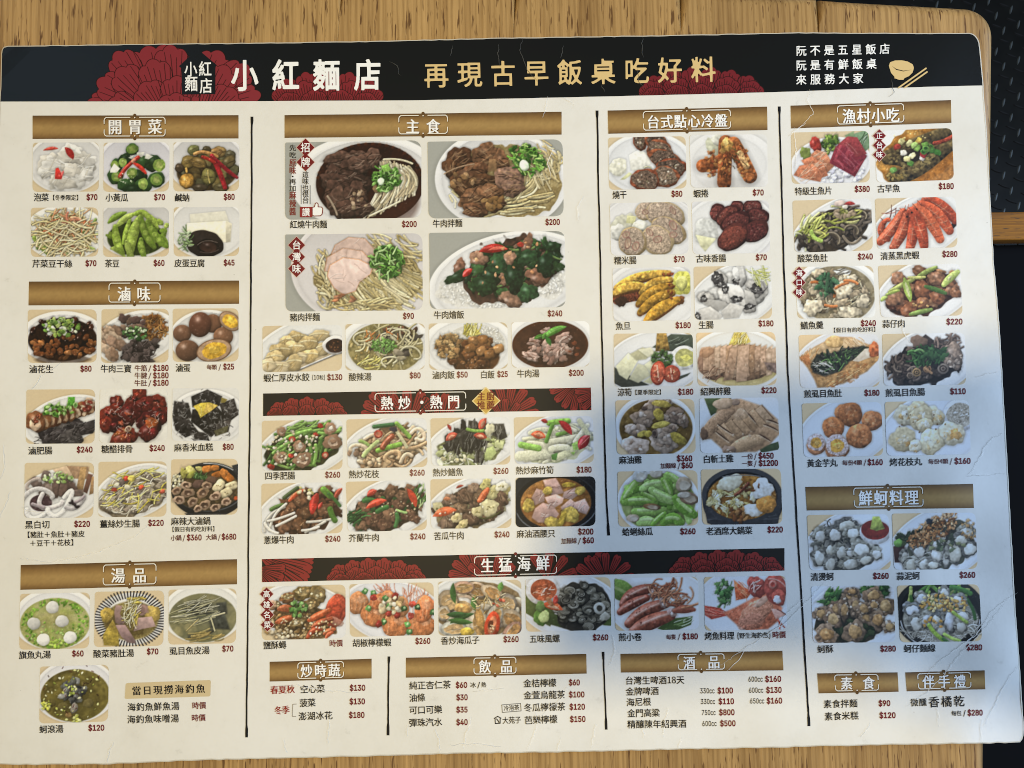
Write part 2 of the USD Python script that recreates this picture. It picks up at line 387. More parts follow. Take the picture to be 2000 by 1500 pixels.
obj('camera_bump', ph_place(rbox(PX0 + 0.003, PX0 + 0.030, PY1 - 0.030, PY1 - 0.003, PZ - 0.0012, PZ, 0.006)), phm, phone, smooth=35)
flap = trimesh.creation.extrude_polygon(Polygon([(PX0 + 0.002, PY1 - 0.012), (PX0 - 0.007, (PY0 + PY1) / 2), (PX0 - 0.019, PY0 + 0.002), (PX0 + 0.004, PY0 - 0.004), (0.042, PY0 - 0.006), (0.075, PY0 - 0.020), (0.1, PY0 - 0.032), (PX1, PY0 - 0.038), (PX1, PY0 + 0.001)]), 0.0025)
flap.apply_translation((0, 0, PZ + 0.0085)); q = flap.vertices[:, :2] - CAM[:2]; co, si = math.cos(PTILT), math.sin(PTILT)
flap.vertices[:, :2] = q @ np.array([[co, si], [-si, co]]) + CAM[:2]
obj('case_flap', flap, plain('case_leather', (0.03, 0.025, 0.022), 0.7), phone)
# ---------------------------------------------------------------- the menu card
menu = thing('menu_card', 'large worn laminated restaurant menu card printed with dish photos and prices', 'menu')
paper = material('card_paper', {
    'g': ('geometry', {}),
    'n5': ('noise_texture', {'scale': 7.0, 'detail': 3.0, 'roughness': 0.5}), 'r5': ('rgb_ramp', {'ramp': [(0.35, (0.95, 0.935, 0.89)), (0.6, (1.0, 1.0, 1.0))]}), 'c5': ('mix_color', {'blend_type': 'multiply', 'fac': 0.8}), 'rr': ('rgb_ramp', {'ramp': [(0.3, (0.42, 0.42, 0.42)), (0.7, (0.60, 0.60, 0.60))]}),
    'n1': ('noise_texture', {'scale': 22.0, 'detail': 6.0, 'roughness': 0.62}), 'n2': ('noise_texture', {'scale': 140.0, 'detail': 3.0, 'roughness': 0.6}),
    'n3': ('noise_texture', {'scale': 120.0, 'detail': 5.0, 'roughness': 0.7, 'distortion': 0.2}), 'n4': ('noise_texture', {'scale': 420.0, 'detail': 2.0}),
    'r1': ('rgb_ramp', {'ramp': [(0.30, (0.76, 0.745, 0.71)), (0.5, (0.80, 0.79, 0.765)), (0.75, (0.815, 0.805, 0.785))]}),
    'r3': ('rgb_ramp', {'ramp': [(0.27, (0.70, 0.69, 0.67)), (0.36, (0.95, 0.95, 0.945)), (0.5, (1.0, 1.0, 1.0))]}),
    'r4': ('rgb_ramp', {'ramp': [(0.18, (0.45, 0.44, 0.42)), (0.235, (1.0, 1.0, 1.0))]}),
    'c': ('mix_color', {'blend_type': 'multiply', 'fac': 0.45}), 'c2': ('mix_color', {'blend_type': 'multiply', 'fac': 0.5}),
    'b1': ('bump', {'strength': 0.5, 'distance': 0.0006}),
    'b2': ('bump', {'strength': 0.18, 'distance': 0.0003}),
    'p': ('principled_bsdf', {'roughness': 0.52, 'specular_ior_level': 0.25})},
    [('g.position', 'n1.vector'), ('g.position', 'n2.vector'), ('g.position', 'n3.vector'), ('g.position', 'n4.vector'),
     ('n1.fac', 'r1.fac'), ('n3.fac', 'r3.fac'), ('n4.fac', 'r4.fac'),
     ('r1.color', 'c.a'), ('r3.color', 'c.b'), ('c.result', 'c2.a'), ('r4.color', 'c2.b'), ('c2.result', 'c5.a'), ('g.position', 'n5.vector'), ('n5.fac', 'r5.fac'), ('r5.color', 'c5.b'), ('c5.result', 'p.base_color'), ('n1.fac', 'rr.fac'), ('rr.color', 'p.roughness'),
     ('n1.fac', 'b1.height'), ('n2.fac', 'b2.height'), ('b1.normal', 'b2.normal'), ('b2.normal', 'p.normal')])
edge_m = plain('card_core', (0.62, 0.58, 0.5), 0.8)
_pm = {}
def pmat(h, rough=0.52):
    k = (h, rough)
    if k not in _pm: _pm[k] = material('ink_' + h + ('' if rough == 0.52 else '_m'), {'p': ('principled_bsdf', {'base_color': tuple(ink(h)), 'roughness': rough, 'specular_ior_level': 0.22})})
    return _pm[k]
photo_m = material('photo_print', {'a': ('attribute', {'attribute': 'col'}), 'g': ('geometry', {}), 'n1': ('noise_texture', {'scale': 22.0, 'detail': 4.0}),
    'b1': ('bump', {'strength': 0.4, 'distance': 0.0006}), 'p': ('principled_bsdf', {'roughness': 0.52, 'specular_ior_level': 0.22})},
    [('a.color', 'p.base_color'), ('g.position', 'n1.vector'), ('n1.fac', 'b1.height'), ('b1.normal', 'p.normal')])

# outline in pixels (worn, slightly wavy edges and rubbed round corners)
def bez(p0, p1, p2, n=6):
    t = np.linspace(0, 1, n)[:, None]; p0, p1, p2 = map(np.array, (p0, p1, p2)); return ((1 - t) ** 2 * p0 + 2 * t * (1 - t) * p1 + t * t * p2).tolist()
rg = random.Random(5)
def wavy(pts, amp, step=14):
    out = []
    for (a, b) in zip(pts[:-1], pts[1:]):
        L = math.hypot(b[0] - a[0], b[1] - a[1]); n = max(1, int(L / step))
        for i in range(n):
            t = i / n; nx, ny = -(b[1] - a[1]) / L, (b[0] - a[0]) / L; e = rg.uniform(-amp, amp)
            out.append((a[0] + (b[0] - a[0]) * t + nx * e, a[1] + (b[1] - a[1]) * t + ny * e))
    return out
ol = (wavy([(16, 90), (300, 86.5), (700, 81.5), (1000, 74), (1300, 69.5), (1560, 64), (1700, 65), (1880, 65)], 0.5)
      + bez((1893, 65), (1907, 66.5), (1912, 84), 7) + wavy([(1914, 100), (1920, 168), (1929, 300), (1941, 520), (1952, 640), (1967, 900), (1983, 1200), (1994, 1340)], 0.5)
      + bez((1997, 1395), (2003, 1440), (1992, 1449), 6) + wavy([(1978, 1450), (1860, 1452), (1700, 1455), (1480, 1460), (1290, 1464), (1060, 1469), (900, 1471), (700, 1477), (400, 1484), (200, 1492), (100, 1493), (20, 1493), (-30, 1492)], 0.9)
      + wavy([(-36, 1486), (-20, 900), (-6, 400), (0, 200), (2.5, 140)], 0.4) + bez((3, 112), (2, 97), (8, 92), 5))
OUT = Polygon(ol).buffer(0)
# sheet: a fine grid inside, cut exactly along the outline
STEP = 9.0
gx = np.arange(-48, 2016, STEP); gy = np.arange(54, 1506, STEP)
cells = []; inner = shapely.prepared.prep(OUT)
V, F = [], []; cache = {}
def vid(x, y):
    k = (round(x, 3), round(y, 3))
    if k not in cache: cache[k] = len(V); V.append(k)
    return cache[k]
for i in range(len(gx) - 1):
    for j in range(len(gy) - 1):
        c = box(gx[i], gy[j], gx[i + 1], gy[j + 1])
        if inner.contains(c):
            a, b, c_, d = vid(gx[i], gy[j]), vid(gx[i + 1], gy[j]), vid(gx[i + 1], gy[j + 1]), vid(gx[i], gy[j + 1])
            F += [(a, b, c_), (a, c_, d)]
        elif inner.intersects(c):
            tv, tf = tri(c.intersection(OUT))
            if len(tv) > 3 or True:
                ids = [vid(*q) for q in tv]; F += [(ids[a], ids[b], ids[c2]) for a, b, c2 in tf if len({ids[a], ids[b], ids[c2]}) == 3]
V = np.array(V); F = np.array(F)
P = on_card(V[:, 0], V[:, 1], 0.0)
obj('card_sheet', (P, up(P, F)), paper, menu, smooth=True)
# the cut edge of the board: a pale rim round the sheet
rim = np.array(OUT.exterior.coords)[:-1]
if OUT.exterior.is_ccw: rim = rim[::-1]
T_ = on_card(rim[:, 0], rim[:, 1], 0.00006)
ctr = np.array([1000, 780.0]); B_ = T_ - [0, 0, 0.0017]
o2 = np.array(OUT.buffer(-1.6).exterior.coords)
rad = 0.00032
nx_ = np.roll(T_, -1, 0) - np.roll(T_, 1, 0); nn = np.stack([-nx_[:, 1], nx_[:, 0], 0 * nx_[:, 0]], -1); nn /= np.linalg.norm(nn, axis=1)[:, None]
sgn = np.sign(((T_ - T_.mean(0)) * nn).sum(1).sum()); nn *= sgn
rings = [T_ - nn * rad, T_ + nn * rad * 0.4, T_ + nn * rad - [0, 0, 0.0004], T_ + nn * rad * 0.9 - [0, 0, 0.0013], B_ + nn * 0]
m_ = len(rim); VV = np.vstack(rings); FF = []
for j in range(len(rings) - 1):
    a = np.arange(m_) + j * m_; b = a + m_; a2, b2 = np.roll(a, -1), np.roll(b, -1)
    FF += [np.stack([a, b, b2], -1), np.stack([a, b2, a2], -1)]
FF = np.vstack(FF); tm = trimesh.Trimesh(VV, FF, process=False)
if (tm.face_normals[:, :2] * (tm.triangles_center[:, :2] - T_[:, :2].mean(0))).sum() < 0: FF = FF[:, ::-1]
obj('card_edge', (VV, FF), edge_m, menu, smooth=True)

# ---------------------------------------------------------------- flowers: scalloped petals in red with thin dark line work
def petal(cx, cy, r, ang, spread, k=4):
    """fan petal growing from (cx, cy) in direction ang (degrees, y up): outline and its vein lines"""
    a0, a1 = math.radians(ang - spread), math.radians(ang + spread); pts = [(cx, cy)]
    n = 8 * k + 1
    for i in range(n):
        t = i / (n - 1); a = a0 + (a1 - a0) * t
        rr = r * (0.70 + 0.30 * max(0, math.sin(math.pi * t)) ** 0.55) * (0.945 + 0.055 * abs(math.sin(math.pi * k * t)) ** 0.7)
        pts.append((cx + rr * math.cos(a), cy - rr * math.sin(a)))
    g = Polygon(pts).buffer(0)
    veins = []
    nv = max(6, int(spread / 2.6))
    for i in range(1, nv):
        t = i / nv; a = a0 + (a1 - a0) * t; L = 0.80 + 0.1 * ((i * 7) % 3) / 2
        bend = (t - 0.5) * 0.35
        veins.append(LineString([(cx + r * q * math.cos(a + bend * (1 - q)), cy - r * q * math.sin(a + bend * (1 - q))) for q in np.linspace(0.25, L, 7)]))
    return g, veins
def flower(name, petals, clip, parent, red, line, lift=L2, lw=1.1):
    """petals painted back to front"""
    fills = Polygon(); lines = []
    vis = []
    over = Polygon()
    for p in petals[::-1]:
        g, v = petal(*p); g2 = g.difference(over); 
        ln = [q.intersection(g2) for q in v] + [g.exterior.intersection(clip).difference(over.buffer(-0.3))]
        lines += [q.buffer(lw / 2, quad_segs=2) for q in ln if not q.is_empty]
        over = over.union(g)
    red_g = over.intersection(clip); ln = unary_union(lines).intersection(clip).simplify(0.25)
    f = printed(name, red_g.simplify(0.25), red, parent, lift, seg=25)
    printed('line_work', ln, line, f, lift + 0.00005)
    return f
def bloom(cx, cy, R, layers=((1.0, 7, 34), (0.78, 6, 32), (0.55, 5, 36)), a0=-10, a1=190, k=3):
    out = []
    for s, n, sp in layers:
        for i in range(n):
            a = a0 + (a1 - a0) * (i + 0.5 * (n % 2 == 0) * 0) / (n - 1)
            d = R * s * 0.42
            out.append((cx + d * math.cos(math.radians(a)), cy - d * math.sin(math.radians(a)) * 0.9, R * s * 0.60, a, sp * 1.15, k))
    return out
def cloud(cx, cy, rx, ry, rows=((1.0, 5), (0.66, 4), (0.3, 3)), k=3, base=1.0):
    """heap of upright scalloped petals with a flat foot (half peony)"""
    out = []
    for s, n in rows:
        for i in range(n):
            t = (i + 0.5) / n * 2 - 1
            w = rx * (1.0 if s > 0.8 else 1.05) / n * 1.25
            x = cx + t * rx * (0.78 if s > .8 else 0.95); top = ry * s * math.sqrt(max(0.1, 1 - (t * 0.78) ** 2))
            out.append((x - t * 8, cy + ry * 0.42, top + ry * 0.42, 90 - t * 26, math.degrees(math.atan2(w, top + ry * 0.3)) * 1.15, k))
    return out

BLACK, LINE = material('band_black', {'p': ('principled_bsdf', {'base_color': (0.006, 0.0065, 0.0065), 'roughness': 0.27, 'specular_ior_level': 0.45})}), pmat('240a0c')
band = Polygon([(ol[0][0], 60)] + []) if False else None
low_edge = [(1921.5, 167), (1850, 168.5), (1700, 173), (1544, 179), (1400, 183), (1200, 188), (1000, 192.5), (800, 196), (500, 197.5), (300, 198), (-5, 198.5)]
BAND = OUT.buffer(-1.3).intersection(Polygon([(-60, 40), (2050, 40)] + low_edge))
header = printed('header_band', BAND, BLACK, menu, L1, seg=20, label='black band with red flowers across the top of the card')
big = [(322, 232, 146, 104, 62, 9), (404, 224, 112, 52, 46, 6), (300, 205, 128, 126, 20, 3), (345, 215, 128, 96, 22, 3), (372, 222, 136, 64, 22, 3), (300, 205, 130, 178, 14, 3), (310, 216, 134, 154, 19, 3), (382, 216, 136, 40, 20, 3), (390, 214, 124, 14, 17, 3),
       (312, 226, 124, 132, 22, 3), (326, 236, 124, 104, 22, 3), (386, 238, 124, 62, 23, 3), (296, 230, 90, 160, 28, 3), (330, 240, 94, 124, 30, 3), (346, 246, 98, 90, 28, 3), (398, 240, 90, 46, 32, 3), (352, 266, 86, 104, 40, 4)]
hb = BAND.buffer(-0.2)
flower('peony_print', big, hb, header, pmat('842a2e'), LINE)
flower('peony_print', cloud(640, 198, 104, 62, ((1.0, 5), (0.7, 5), (0.38, 4))), hb, header, pmat('7c2226'), LINE)
flower('peony_print', cloud(1370, 186, 122, 56, ((1.0, 6), (0.7, 5), (0.4, 5))), hb, header, pmat('701d21'), LINE)
# little house emblem
house = Polygon([(386, 96), (423, 127), (421, 133), (421, 184), (356, 185), (355, 134), (350, 130)])
hs = printed('house_emblem', house, BLACK, header, L3)
CREAM, GOLD = pmat('f3eee2'), pmat('d9b877')
for ch, x, y in (('小', 373, 136), ('紅', 401, 135), ('麵', 374, 164), ('店', 403, 168)):
    text('lettering', ch, x - 13, y, x + 13, y - 0.4, 31, CREAM, hs, 'bold', L4, w=27)
for i, ch in enumerate('小紅麵店'):
    x = (478, 558, 638, 718)[i]; text('shop_title', ch, x - 27, 147.5 - i * 0.4, x + 27, 147.2 - i * 0.4, 63, CREAM, header, 'fat', L3)
for i, ch in enumerate('再現古早飯桌吃好料'):
    x = 852 + i * 65.2; y = 147 - i * 1.35; text('slogan', ch, x - 25, y, x + 25, y - 1, 52, GOLD, header, 'round', L3)
text('motto', '阮不是五星飯店', 1554, 99.5, 1738, 95.5, 21.5, CREAM, header, 'round', L3)
text('motto', '阮是有鮮飯桌', 1554, 128, 1712, 124.5, 21.5, CREAM, header, 'round', L3)
text('motto', '來服務大家', 1554, 156, 1686, 153, 21.5, CREAM, header, 'round', L3)
bowl = Polygon([(1735.5, 129), (1738, 122), (1748, 118.6), (1760, 118.2), (1772, 120.5), (1782, 126), (1784.5, 133), (1782, 142), (1775, 149), (1766, 153), (1764, 156.5), (1756, 156.5), (1746, 153), (1747, 151), (1740, 143)])
bowl = bowl.buffer(1.5).buffer(-1.5).difference(Polygon([(1741, 129), (1750, 135), (1764, 138.5), (1780, 136.6), (1764, 140), (1750, 137)]))
em = printed('bowl_emblem', bowl, GOLD, header, L3)
printed('chopstick', LineString([(1755, 171.5), (1808, 134)]).buffer(1.5), GOLD, em, L3)
printed('chopstick', LineString([(1767, 171.2), (1810, 141)]).buffer(1.5), GOLD, em, L3)

# ---------------------------------------------------------------- section banners
TITLE = pmat('f4efe2'); FRAME = pmat('f0e6cc'); TSH = pmat('4a2e12')
nz = np.random.RandomState(3)
def lerp(q, u, v): q = np.array(q, float); return q[0] * (1 - u) * (1 - v) + q[1] * u * (1 - v) + q[2] * u * v + q[3] * (1 - u) * v
def bracket(q, x0, x1, ya, yb, parent, lift, color):
    """corner brackets round a title: in banner units: x pixel ends, y as fraction of the banner height"""
    q = np.array(q, float); u0, u1 = [(x - q[3][0]) / (q[2][0] - q[3][0]) for x in (x0, x1)]
    P_ = lambda u, v: tuple(lerp(q, u, v)); um = (u0 + u1) / 2; du = 4.0 / (q[1][0] - q[0][0]); dv = 0.10
    ls = []
    for v, s in ((ya, 1), (yb, -1)):
        for s2, ue in ((-1, u0), (1, u1)):
            ls.append(LineString([P_(um + s2 * du * 2.3, v), P_(ue - s2 * du, v), P_(ue - s2 * du * .25, v + s * 0.05), P_(ue, v + s * 0.12), P_(ue, v + s * 0.27)]))
    orn = [Point(P_(um, v)).buffer(1.3, quad_segs=3) for v in (ya + 0.01, yb - 0.01)]
    return [unary_union([l.buffer(0.8, quad_segs=2) for l in ls] + orn)]
def gold_banner(q, title, cx0, cx1, cy0, cy1, size, bx0, bx1, seed=0, label=None):
    q = np.array(q, float)
    nu, nv = int((q[1][0] - q[0][0]) / 3), 16
    Pp, Ff = quad_grid(q, nu, nv)
    v = np.repeat(np.linspace(0, 1, nv), nu); u = np.tile(np.linspace(0, 1, nu), nv)
    stops = np.array([lin('5d4325'), lin('836133'), lin('a6834b'), lin('a17e47'), lin('886638'), lin('694d29')])
    c = np.stack([np.interp(v, [0, .2, .5, .7, .88, 1], stops[:, k]) for k in range(3)], -1)
    ns = meshkit.fbm(np.c_[Pp * 0.2, np.full(len(Pp), seed)], 4); n2 = meshkit.noise(np.c_[Pp * 0.45, np.full(len(Pp), seed + 9.0)])
    c = c * (0.84 + 0.22 * ns + 0.10 * n2)[:, None]
    P3 = on_card(Pp[:, 0], Pp[:, 1], L1)
    b = obj('section_banner', (P3, up(P3, Ff)), photo_m, menu, col=np.clip(c / WHITE * .80, 0.004, .9), label=label)
    ttl = text_geom(title, cx0 - size / 2, cy0, cx1 + size / 2, cy1, size * 1.10, 'ming', w=size)
    mp = shapely.MultiPolygon([x for g in ttl for x in getattr(g, 'geoms', [g]) if x.geom_type == 'Polygon'])
    sh = shapely.affinity.translate(mp, 1.3, 1.3)
    printed('title_shadow', sh, TSH, b, L2); printed('title', mp, TITLE, b, L3)
    br = bracket(q, bx0, bx1, 0.09, 0.89, b, L3, FRAME)[0]
    printed('title_frame_shadow', shapely.affinity.translate(br, .9, 1.1), TSH, b, L2); printed('title_frame', br, FRAME, b, L3)
    um = ((bx0 + bx1) / 2 - q[3][0]) / (q[2][0] - q[3][0])
    for vv in (0.0, 1.0):
        printed('banner_knob', Point(tuple(lerp(q, um, vv))).buffer(3.2, quad_segs=4), pmat('5e4220'), b, L1 + 0.00003)
    return b
gold_banner([(64, 226), (466, 225), (466, 270.5), (64, 271.5)], '開胃菜', 225, 303, 248, 247, 28, 204, 323, 1)
gold_banner([(556, 225), (1097, 218.5), (1097, 263), (556, 269.5)], '主食', 806, 846, 247, 246.3, 27, 779, 874, 2)
gold_banner([(1187, 216), (1498, 208.5), (1499, 254), (1188, 261.5)], '台式點心冷盤', 1275.5, 1408, 238.5, 235, 25, 1257, 1427, 3)
gold_banner([(1544, 206.5), (1857, 195.5), (1858, 240), (1545, 251)], '漁村小吃', 1658, 1743, 227, 224, 27, 1636, 1765, 4)
gold_banner([(57, 550), (467, 548), (467, 593.5), (56, 596.5)], '滷味', 243, 281, 574, 573.5, 27, 213, 313, 5)
gold_banner([(41, 1103.5), (463, 1092), (463, 1141), (40, 1152)], '湯品', 231, 273, 1123.5, 1122.5, 28, 202, 305, 6)
gold_banner([(527, 1292.5), (726, 1286.5), (726, 1325), (527, 1331)], '炒時蔬', 599, 653, 1310, 1308, 24, 582, 671, 7)
gold_banner([(793, 1284.5), (1145, 1277), (1146, 1315.5), (793, 1323.5)], '飲品', 947, 989, 1301.5, 1300, 24, 926, 1008, 8)
gold_banner([(1212, 1277), (1528, 1271), (1530, 1309), (1213, 1313.5)], '酒品', 1346, 1394, 1294, 1292, 24, 1325, 1415, 9)
gold_banner([(1573, 951), (1900, 945), (1902, 992), (1576, 997)], '鮮蚵料理', 1690, 1780, 972.5, 971, 28, 1669, 1803, 10)
gold_banner([(1596, 1315), (1753, 1313), (1755, 1351), (1599, 1354)], '素食', 1653, 1696, 1334, 1333, 24, 1632, 1716, 11)
gold_banner([(1768, 1313), (1923, 1309), (1924, 1346), (1771, 1350)], '伴手禮', 1813, 1874, 1331, 1329.5, 24, 1794, 1896, 12)

REDB, LNB, DKB = pmat('8a2c24'), pmat('20150f'), pmat('1c1812')
def red_banner(q, title, xs, ys, size, bx0, bx1, flowers, label):
    g = Polygon(q); b = printed('section_banner', g, DKB, menu, L1, seg=25, label=label)
    for f in flowers: flower('peony_print', f, g.buffer(-0.2), b, REDB, LNB)
    for ch, x, y in zip(title, xs, ys):
        text('title', ch, x - size / 2, y, x + size / 2, y - 0.3, size * 1.1, TITLE, b, 'ming', L4)
    printed('title_frame', bracket(q, bx0, bx1, 0.09, 0.90, b, L4, FRAME)[0], FRAME, b, L4)
    um = ((bx0 + bx1) / 2 - q[3][0]) / (q[2][0] - q[3][0])
    for vv in (0.0, 1.0): printed('banner_knob', Point(tuple(lerp(np.array(q, float), um, vv))).buffer(3.2, quad_segs=4), pmat('6b2018'), b, L1 + 0.00003)
    return b
def fan(cx, cy, R, a0, a1, n, k=2, sp=13): return [(cx, cy, R, a0 + (a1 - a0) * i / (n - 1), sp, k) for i in range(n)]
q1 = [(514, 768.5), (1154, 757), (1155, 801), (514, 812.5)]
b1 = red_banner(q1, '熱炒·熱門', (756, 790, 824, 852, 886), (787, 786.3, 785.7, 785.2, 784.6), 25, 733, 910,
    [cloud(600, 812, 82, 38, ((1.0, 5), (.6, 5))), fan(770, 815, 68, 175, 95, 5) + fan(800, 828, 70, 150, 40, 5) + fan(780, 830, 40, 140, 50, 3),
     fan(860, 835, 70, 120, 60, 4) + fan(990, 812, 66, 130, 5, 6) + fan(985, 826, 50, 120, 20, 4), fan(1130, 745, 62, 200, 300, 6, 2, 11) + fan(1180, 760, 60, 185, 260, 5, 2, 10)], 'dark banner with red flowers and a gold diamond')
dm = Polygon([(949, 755.5), (977.5, 782.7), (949, 810), (921.5, 783.3)])
dd = printed('gold_diamond', dm, pmat('caa045'), b1, L3); printed('diamond_rim', dm.difference(dm.buffer(-2.0)), pmat('e6cc86'), dd, L4)
for ch, x, y in (('主', 940, 774), ('廚', 958.5, 773.5), ('推', 940, 792), ('薦', 958.5, 791.5)):
    text('lettering', ch, x - 8.5, y, x + 8.5, y - .2, 18, pmat('6b1d16'), dd, 'bold', L5)
q2 = [(512, 1092), (1532, 1070.5), (1532, 1114.5), (512, 1137)]
b2 = red_banner(q2, '生猛海鮮', (952, 987, 1023, 1060), (1104, 1102.6, 1101, 1099.6), 27, 927, 1087,
    [fan(505, 1085, 112, -5, -45, 5, 2, 9) + fan(500, 1110, 60, 0, -60, 4, 2, 14), cloud(735, 1132, 100, 44, ((1.0, 6), (.62, 5), (.35, 4))),
     fan(935, 1130, 62, 170, 80, 5) + fan(960, 1140, 60, 140, 40, 4) + fan(1070, 1135, 62, 120, 20, 4) + fan(1180, 1140, 66, 170, 100, 4) + fan(1185, 1135, 58, 120, 10, 5),
     cloud(1420, 1120, 118, 48, ((1.0, 6), (.65, 5), (.35, 5)))], 'wide dark banner with red flowers and white title')

# ---------------------------------------------------------------- hand ruled divider lines
MARK = pmat('0c0c0d', 0.5)
def divider(pts, w):
    L = LineString(pts); n = int(L.length / 8); out = []; r = random.Random(int(pts[0][0])); wob = 0; ww = 1
    a, b = [], []
    for i in range(n + 1):
        p = L.interpolate(i / n, normalized=True); wob = wob * 0.85 + r.uniform(-.25, .25); ww = ww * 0.8 + 0.2 * r.uniform(.75, 1.3)
        e = 1.5 if i < 2 or i > n - 3 else 1
        a.append((p.x + wob - w / 2 * ww * e, p.y)); b.append((p.x + wob + w / 2 * ww * e, p.y))
    printed('divider_line', Polygon(a + b[::-1]).buffer(0), MARK, menu, L1, seg=12)
divider([(492, 228), (491, 450), (489, 700), (487, 900), (484, 1200), (481.5, 1440)], 3.4)
divider([(1166, 216), (1172, 500), (1178, 750), (1183.5, 950), (1189, 1046)], 3.6)
divider([(1522, 208), (1530, 500), (1538, 720), (1555, 1000), (1580, 1418)], 3.6)
divider([(760, 1282), (758, 1350), (758, 1436)], 3.4)
divider([(1178, 1273), (1181, 1350), (1184.5, 1425)], 3.4)

# ---------------------------------------------------------------- creases: raised cracks in the laminate
CREASE = plain('crease_white', (0.86, 0.85, 0.83), 0.45)
CREASE_B = plain('crease_grey', (0.09, 0.088, 0.08), 0.5)
def crease(pts, w=1.5, hgt=0.00003, jag=1.6):
    r = random.Random(int(pts[0][0] * 13 + pts[0][1])); L = LineString(pts); n = max(3, int(L.length / 6)); q = []
    for i in range(n + 1):
        p = L.interpolate(i / n, normalized=True); q.append((p.x + r.uniform(-jag, jag), p.y + r.uniform(-jag, jag)))
    q = np.array(q); t = np.gradient(q, axis=0); t /= np.linalg.norm(t, axis=1)[:, None] + 1e-9; nn = np.stack([-t[:, 1], t[:, 0]], -1)
    ww = w / 2 * np.sin(np.linspace(0.25, math.pi - 0.25, n + 1))[:, None]
    a, b = q - nn * ww, q + nn * ww
    A, Bm, C = on_card(a[:, 0], a[:, 1], L5), on_card(q[:, 0], q[:, 1], L5 + 0.00004), on_card(b[:, 0], b[:, 1], L5)
    V = np.vstack([A, Bm, C]); m = n + 1; F = []
    for i in range(n): F += [[i, i + 1, m + i + 1], [i, m + i + 1, m + i], [m + i, m + i + 1, 2 * m + i + 1], [m + i, 2 * m + i + 1, 2 * m + i]]
    F = np.array(F); obj('crease', (V, up(V, F)), CREASE_B if q[:, 1].max() < 200 else CREASE, menu)
for c in [
    [(1962, 846), (1940, 855), (1925, 870), (1910, 900), (1890, 930)], [(1890, 930), (1930, 927), (1966, 925)], [(1950, 727), (1905, 735)],
    [(1612, 1135), (1570, 1180), (1535, 1215), (1490, 1245), (1460, 1262), (1405, 1300)], [(1570, 1165), (1530, 1205), (1520, 1225), (1475, 1250)], [(1460, 1262), (1440, 1290), (1420, 1310)],
    [(1985, 1158), (1940, 1190), (1905, 1240), (1870, 1265), (1820, 1305), (1800, 1330)], [(1700, 1412), (1680, 1440)],
    [(1960, 1180), (1925, 1225), (1880, 1272), (1850, 1310), (1812, 1350), (1770, 1378)], 
    [(1988, 1300), (1966, 1330), (1950, 1360), (1938, 1385), (1920, 1420)], [(1915, 1450), (1916, 1425), (1916, 1403)], [(1828, 1380), (1833, 1400), (1832, 1418)],
    [(1296, 1440), (1300, 1405), (1305, 1380)], [(1325, 1462), (1330, 1440)], [(1258, 1440), (1256, 1420)],
    [(1155, 1462), (1160, 1430), (1164, 1412)], [(1030, 1466), (1040, 1440), (1050, 1412), (1045, 1390)], [(905, 1462), (912, 1430), (920, 1400)], [(860, 1469), (857, 1440), (850, 1425)], [(795, 1440), (797, 1415)],
    [(640, 1455), (642, 1420), (646, 1395)], [(560, 1470), (555, 1450), (557, 1440)], [(545, 1340), (580, 1338), (640, 1350), (700, 1352)], [(925, 1352), (950, 1347), (985, 1344)], 
    [(1055, 1400), (1075, 1380), (1100, 1360), (1110, 1340)], [(1090, 1468), (1096, 1440)], [(880, 1455), (920, 1452), (980, 1458)],
    [(0, 1010), (12, 985), (20, 960)], [(0, 940), (10, 910), (8, 870)], [(40, 1090), (100, 1098), (140, 1092), (200, 1075), (260, 1050), (290, 1025)], [(62, 760), (80, 735), (110, 715), (118, 708)],
    [(210, 1490), (214, 1465), (222, 1450)], [(100, 1000), (60, 998), (44, 992)],
    [(1080, 290), (1070, 320), (1075, 345)], [(1130, 430), (1128, 405), (1140, 385)], [(1070, 190), (1066, 215), (1060, 230)], [(1100, 190), (1120, 205)], [(975, 85), (972, 110), (978, 130)], [(883, 90), (880, 112)],
    [(1255, 72), (1253, 90), (1257, 115)], [(1575, 240), (1555, 255), (1540, 268)], [(1582, 175), (1576, 200), (1590, 220), (1565, 245)], [(1740, 155), (1745, 180), (1736, 190)],
    [(1020, 75), (1016, 100), (1030, 140), (1050, 160)], [(1245, 135), (1248, 160), (1257, 175)], [(1100, 90), (1095, 115)], [(1180, 180), (1175, 165)], [(1550, 250), (1555, 310), (1553, 330)], [(1760, 620), (1764, 650), (1778, 670)],
    [(1195, 1240), (1202, 1270), (1190, 1300)], [(760, 120), (775, 128), (782, 150)]]:
    crease(c, w=0.9 if max(p[1] for p in c) < 260 else 1.15)
